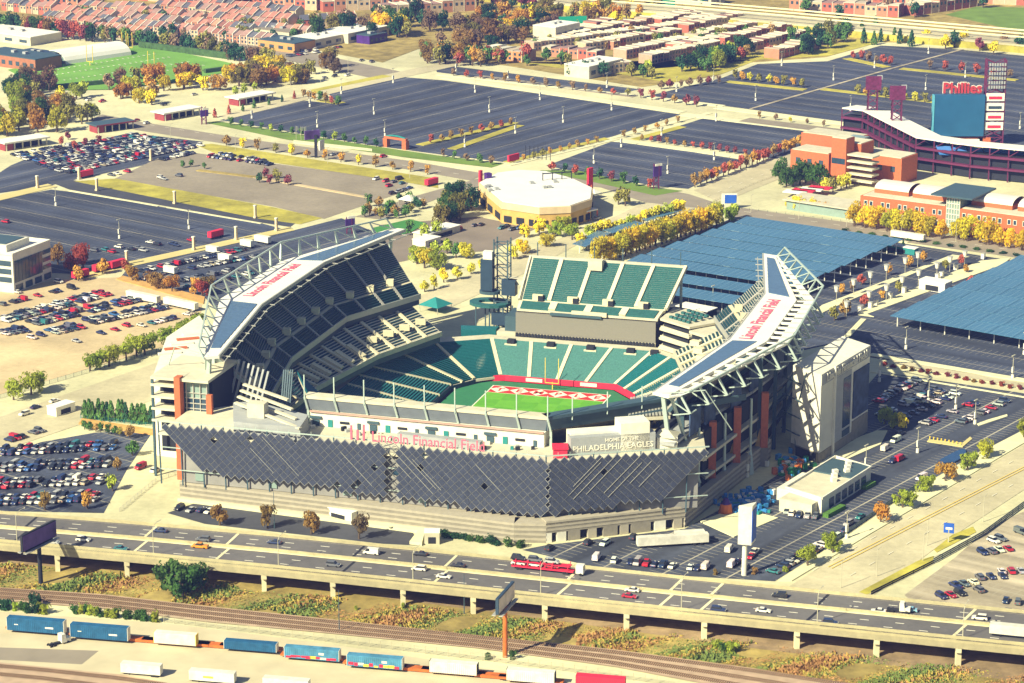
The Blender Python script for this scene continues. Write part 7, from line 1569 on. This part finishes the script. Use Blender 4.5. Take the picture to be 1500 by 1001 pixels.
# brick tower and ramps at the gate
for (x, y, L, W, h) in ((1196, 252, 24, 16, 12.5), (1233, 268, 9, 9, 25), (1250, 262, 16, 14, 21), (1222, 240, 34, 16, 17), (1300, 262, 26, 18, 14)):
    q = bp(x, y); MB().box(q.x, q.y, 0, L, W, h, BR).build('brick_block', m_brick, BP); MB().box(q.x, q.y, h, L * .95, W * .95, .4, BR).build('roof', m_con, BP)
    for k in range(3): v = q + BD * (L * (k - 1) * .3) - AD * (W / 2 + .1); MB().box(v.x, v.y, h * .45, 2.6, .3, 3, BR).build('window', m_glass, BP)
for k in range(5): q = bp(1252, 270); MB().box(q.x + 3, q.y - 3, 2.5 + k * 3.4, 17, 8, .9, BR).build('ramp_slab', m_con, BP)
q = bp(1255, 250); MB().box(q.x, q.y, 6, 10, 8, 13, BR).build('glass_block', m_glassg, BP)
q = bp(1205, 316); MB().box(q.x + 6, q.y + 8, 0, 44, 18, 5, BR).build('entrance_hall', m_glassg, BP); MB().box(q.x + 6, q.y + 8, 5, 47, 21, .5, BR).build('roof', m_con, BP)
for k in range(4): q = bp(1165 + k * 12, 290 - k * 2); MB().box(q.x, q.y, 3, 12, 7, .5, BR + .2).build('awning', m_red if k % 2 else m_roof, BP); MB().bar((q.x, q.y, 0), (q.x, q.y, 3), .4).build('post', m_dark, BP)
# grandstand with white canopy
line = [(1232, 204), (1262, 208), (1340, 250), (1420, 262), (1560, 276)]
for (a, b) in zip(line, line[1:]):
    p, q = bp(*a), bp(*b); d2 = (q - p).normalized(); n2 = Vector((-d2.y, d2.x, 0)); n2 = n2 if n2.y > 0 else -n2
    MB().hexa([tuple(p + Vector((0, 0, 18))), tuple(q + Vector((0, 0, 18))), tuple(q + n2 * 17 + Vector((0, 0, 17))), tuple(p + n2 * 17 + Vector((0, 0, 17)))], [tuple(p + Vector((0, 0, 18.6))), tuple(q + Vector((0, 0, 18.6))), tuple(q + n2 * 17 + Vector((0, 0, 17.6))), tuple(p + n2 * 17 + Vector((0, 0, 17.6)))]).build('white_canopy', m_roof, BP)
    MB().bar(tuple(p + n2 * 6 + Vector((0, 0, 7))), tuple(q + n2 * 6 + Vector((0, 0, 7))), 8, 13).build('stand_back', m_dark, BP)
    MB().bar(tuple(p + Vector((0, 0, 13))), tuple(q + Vector((0, 0, 13))), 2, 1.2).bar(tuple(p + Vector((0, 0, 7))), tuple(q + Vector((0, 0, 7))), 3, 1.0).build('gallery', m_mar, BP)
    m_ = int((q - p).length / 9)
    for k in range(m_): v = p.lerp(q, k / m_); MB().bar((v.x, v.y, 0), (v.x, v.y, 18), .6).bar((v.x, v.y, 14), tuple(p.lerp(q, (k + .5) / m_) + Vector((0, 0, 17.5))), .35).build('steel_frame', m_mar, BP)
    MB().hexa([tuple(p + n2 * 10 + Vector((0, 0, 15))), tuple(q + n2 * 10 + Vector((0, 0, 15))), tuple(q + n2 * 34 + Vector((0, 0, 4))), tuple(p + n2 * 34 + Vector((0, 0, 4)))], [tuple(p + n2 * 10 + Vector((0, 0, 15.5))), tuple(q + n2 * 10 + Vector((0, 0, 15.5))), tuple(q + n2 * 34 + Vector((0, 0, 4.5))), tuple(p + n2 * 34 + Vector((0, 0, 4.5)))]).build('seat_bank', m_bseat, BP)
for k in range(7):
    p, q, p2, q2 = bp(1376 + k * 23, 227 + k * 1.2, 11), bp(1396 + k * 23, 228 + k * 1.2, 11), bp(1371 + k * 23, 215 + k, 15), bp(1392 + k * 23, 216 + k, 15)
    MB().hexa([tuple(p), tuple(q), tuple(q2), tuple(p2)], [(v.x, v.y, v.z + .6) for v in (p, q, q2, p2)]).build('seat_bank', m_bseat, BP)
p, q = bp(1360, 236), bp(1540, 252); MB().bar((p.x, p.y + 8, 2.5), (q.x, q.y + 8, 2.5), 22, 4).build('outfield_deck', m_con, BP)
for (x, y) in ((1276, 206), (1311, 222)):
    q = bp(x, y)
    for dx in (-3, 3):
        for dy in (-2, 2): MB().bar((q.x + dx, q.y + dy, 0), (q.x + dx * .8, q.y + dy * .8, 36), .6).build('light_tower_leg', m_mar, BP)
    for z in range(18, 36, 4): MB().bar((q.x - 3, q.y - 2, z), (q.x + 3, q.y - 2, z + 4), .4).bar((q.x + 3, q.y - 2, z), (q.x - 3, q.y - 2, z + 4), .4).bar((q.x - 3, q.y + 2, z), (q.x - 3, q.y - 2, z + 4), .4).build('light_tower_brace', m_mar, BP)
    MB().box(q.x, q.y - 1.5, 30, 9, 1.2, 8).build('light_bank', M('maroon_panel', (.13, .02, .07), .6, .4, .8), BP); MB().box(q.x + 4, q.y + 2, 33, 3, 1, 5).build('light_bank', m_congr, BP)
# scoreboard with club sign
q = bp(1402, 214); SBX, SBY = q.x, q.y
MB().box(SBX, SBY, 6, 29, 4, 24).build('scoreboard', M('blue_screen', (.02, .10, .20), .35, .12, .12), BP); MB().box(SBX - 14.8, SBY, 6.2, .9, 4.6, 23.6).build('scoreboard_edge', M('teal_edge', (.10, .36, .44), .5, .05, .4), BP)
for dx in (-13, 13): MB().box(SBX + dx, SBY + 1, 0, 3, 3, 6).build('scoreboard_leg', m_mar, BP)
MB().box(SBX + 8, SBY + 2, 0, 22, 5, 5).build('brick_block', m_brick, BP); MB().box(SBX - 2, SBY - 3, 1.5, 28, 2, 3).build('white_board', m_roof, BP)
for k in range(4):
    MB().box(SBX + 20.5, SBY, 9.5 + k * 5.6, 10.5, 1.5, 4.4).build('sponsor_panel', m_white2, BP); MB().box(SBX + 20.5, SBY - .9, 10.6 + k * 5.6, 7.5, .2, 1.6).build('sponsor_mark', m_red if k != 2 else m_navy, BP)
for dx in (15, 26):
    for dy in (0, 5): MB().bar((SBX + dx, SBY + dy, 0), (SBX + dx, SBY + dy, 50), .7).build('tower_leg', m_mar, BP)
for z in range(0, 50, 5):
    for dy in (0, 5): MB().bar((SBX + 15, SBY + dy, z), (SBX + 26, SBY + dy, z + 5), .45).bar((SBX + 26, SBY + dy, z), (SBX + 15, SBY + dy, z + 5), .45).build('tower_brace', m_mar, BP)
    MB().bar((SBX + 15, SBY, z), (SBX + 15, SBY + 5, z + 5), .45).bar((SBX + 15, SBY, z), (SBX + 26, SBY, z), .4).build('tower_brace', m_mar, BP)
lb_ = MB()
for i in range(7):
    for j in range(6): lb_.box(SBX + 16.6 + i * 1.45, SBY - .8, 33.5 + j * 2.6, .9, .6, 1.7)
lb_.build('light_bank', m_congr, BP)
lettering('club_sign', 'Phillies', 8.2, M('dull_red', (.42, .04, .05), .6, .08, .5), (SBX + 1.5, SBY, 31), (1, 0, 0), (0, 0, 1), BP, bold=.22, extrude=.5); lettering('club_sign_edge', 'Phillies', 8.2, m_lbase, (SBX + 1.5, SBY + .7, 31), (1, 0, 0), (0, 0, 1), BP, bold=.55, extrude=.1)
q = bp(1389, 246); MB().bar((q.x, q.y, 0), (q.x, q.y, 16), .8).build('foul_pole', m_yellow, BP)
# ---------------------------------------------------------------- the air between, tinted blue to lift the shadows to navy
hz = MB().prism([(-2600, -500), (2600, -500), (2600, 4100), (-2600, 4100)], -12, 330).build('shadow_tint_haze', None)
hz.data.materials.clear(); hm = bpy.data.materials.new('shadow_tint_air'); hm.use_nodes = True
n = hm.node_tree; n.nodes.clear(); vo = n.nodes.new('ShaderNodeVolumePrincipled'); ou = n.nodes.new('ShaderNodeOutputMaterial')
vo.inputs['Color'].default_value = (.24, .33, 1.0, 1); vo.inputs['Density'].default_value = 0.000085; vo.inputs['Anisotropy'].default_value = 0.1
n.links.new(vo.outputs[0], ou.inputs['Volume']); hz.data.materials.append(hm); hz['kind'] = 'stuff'
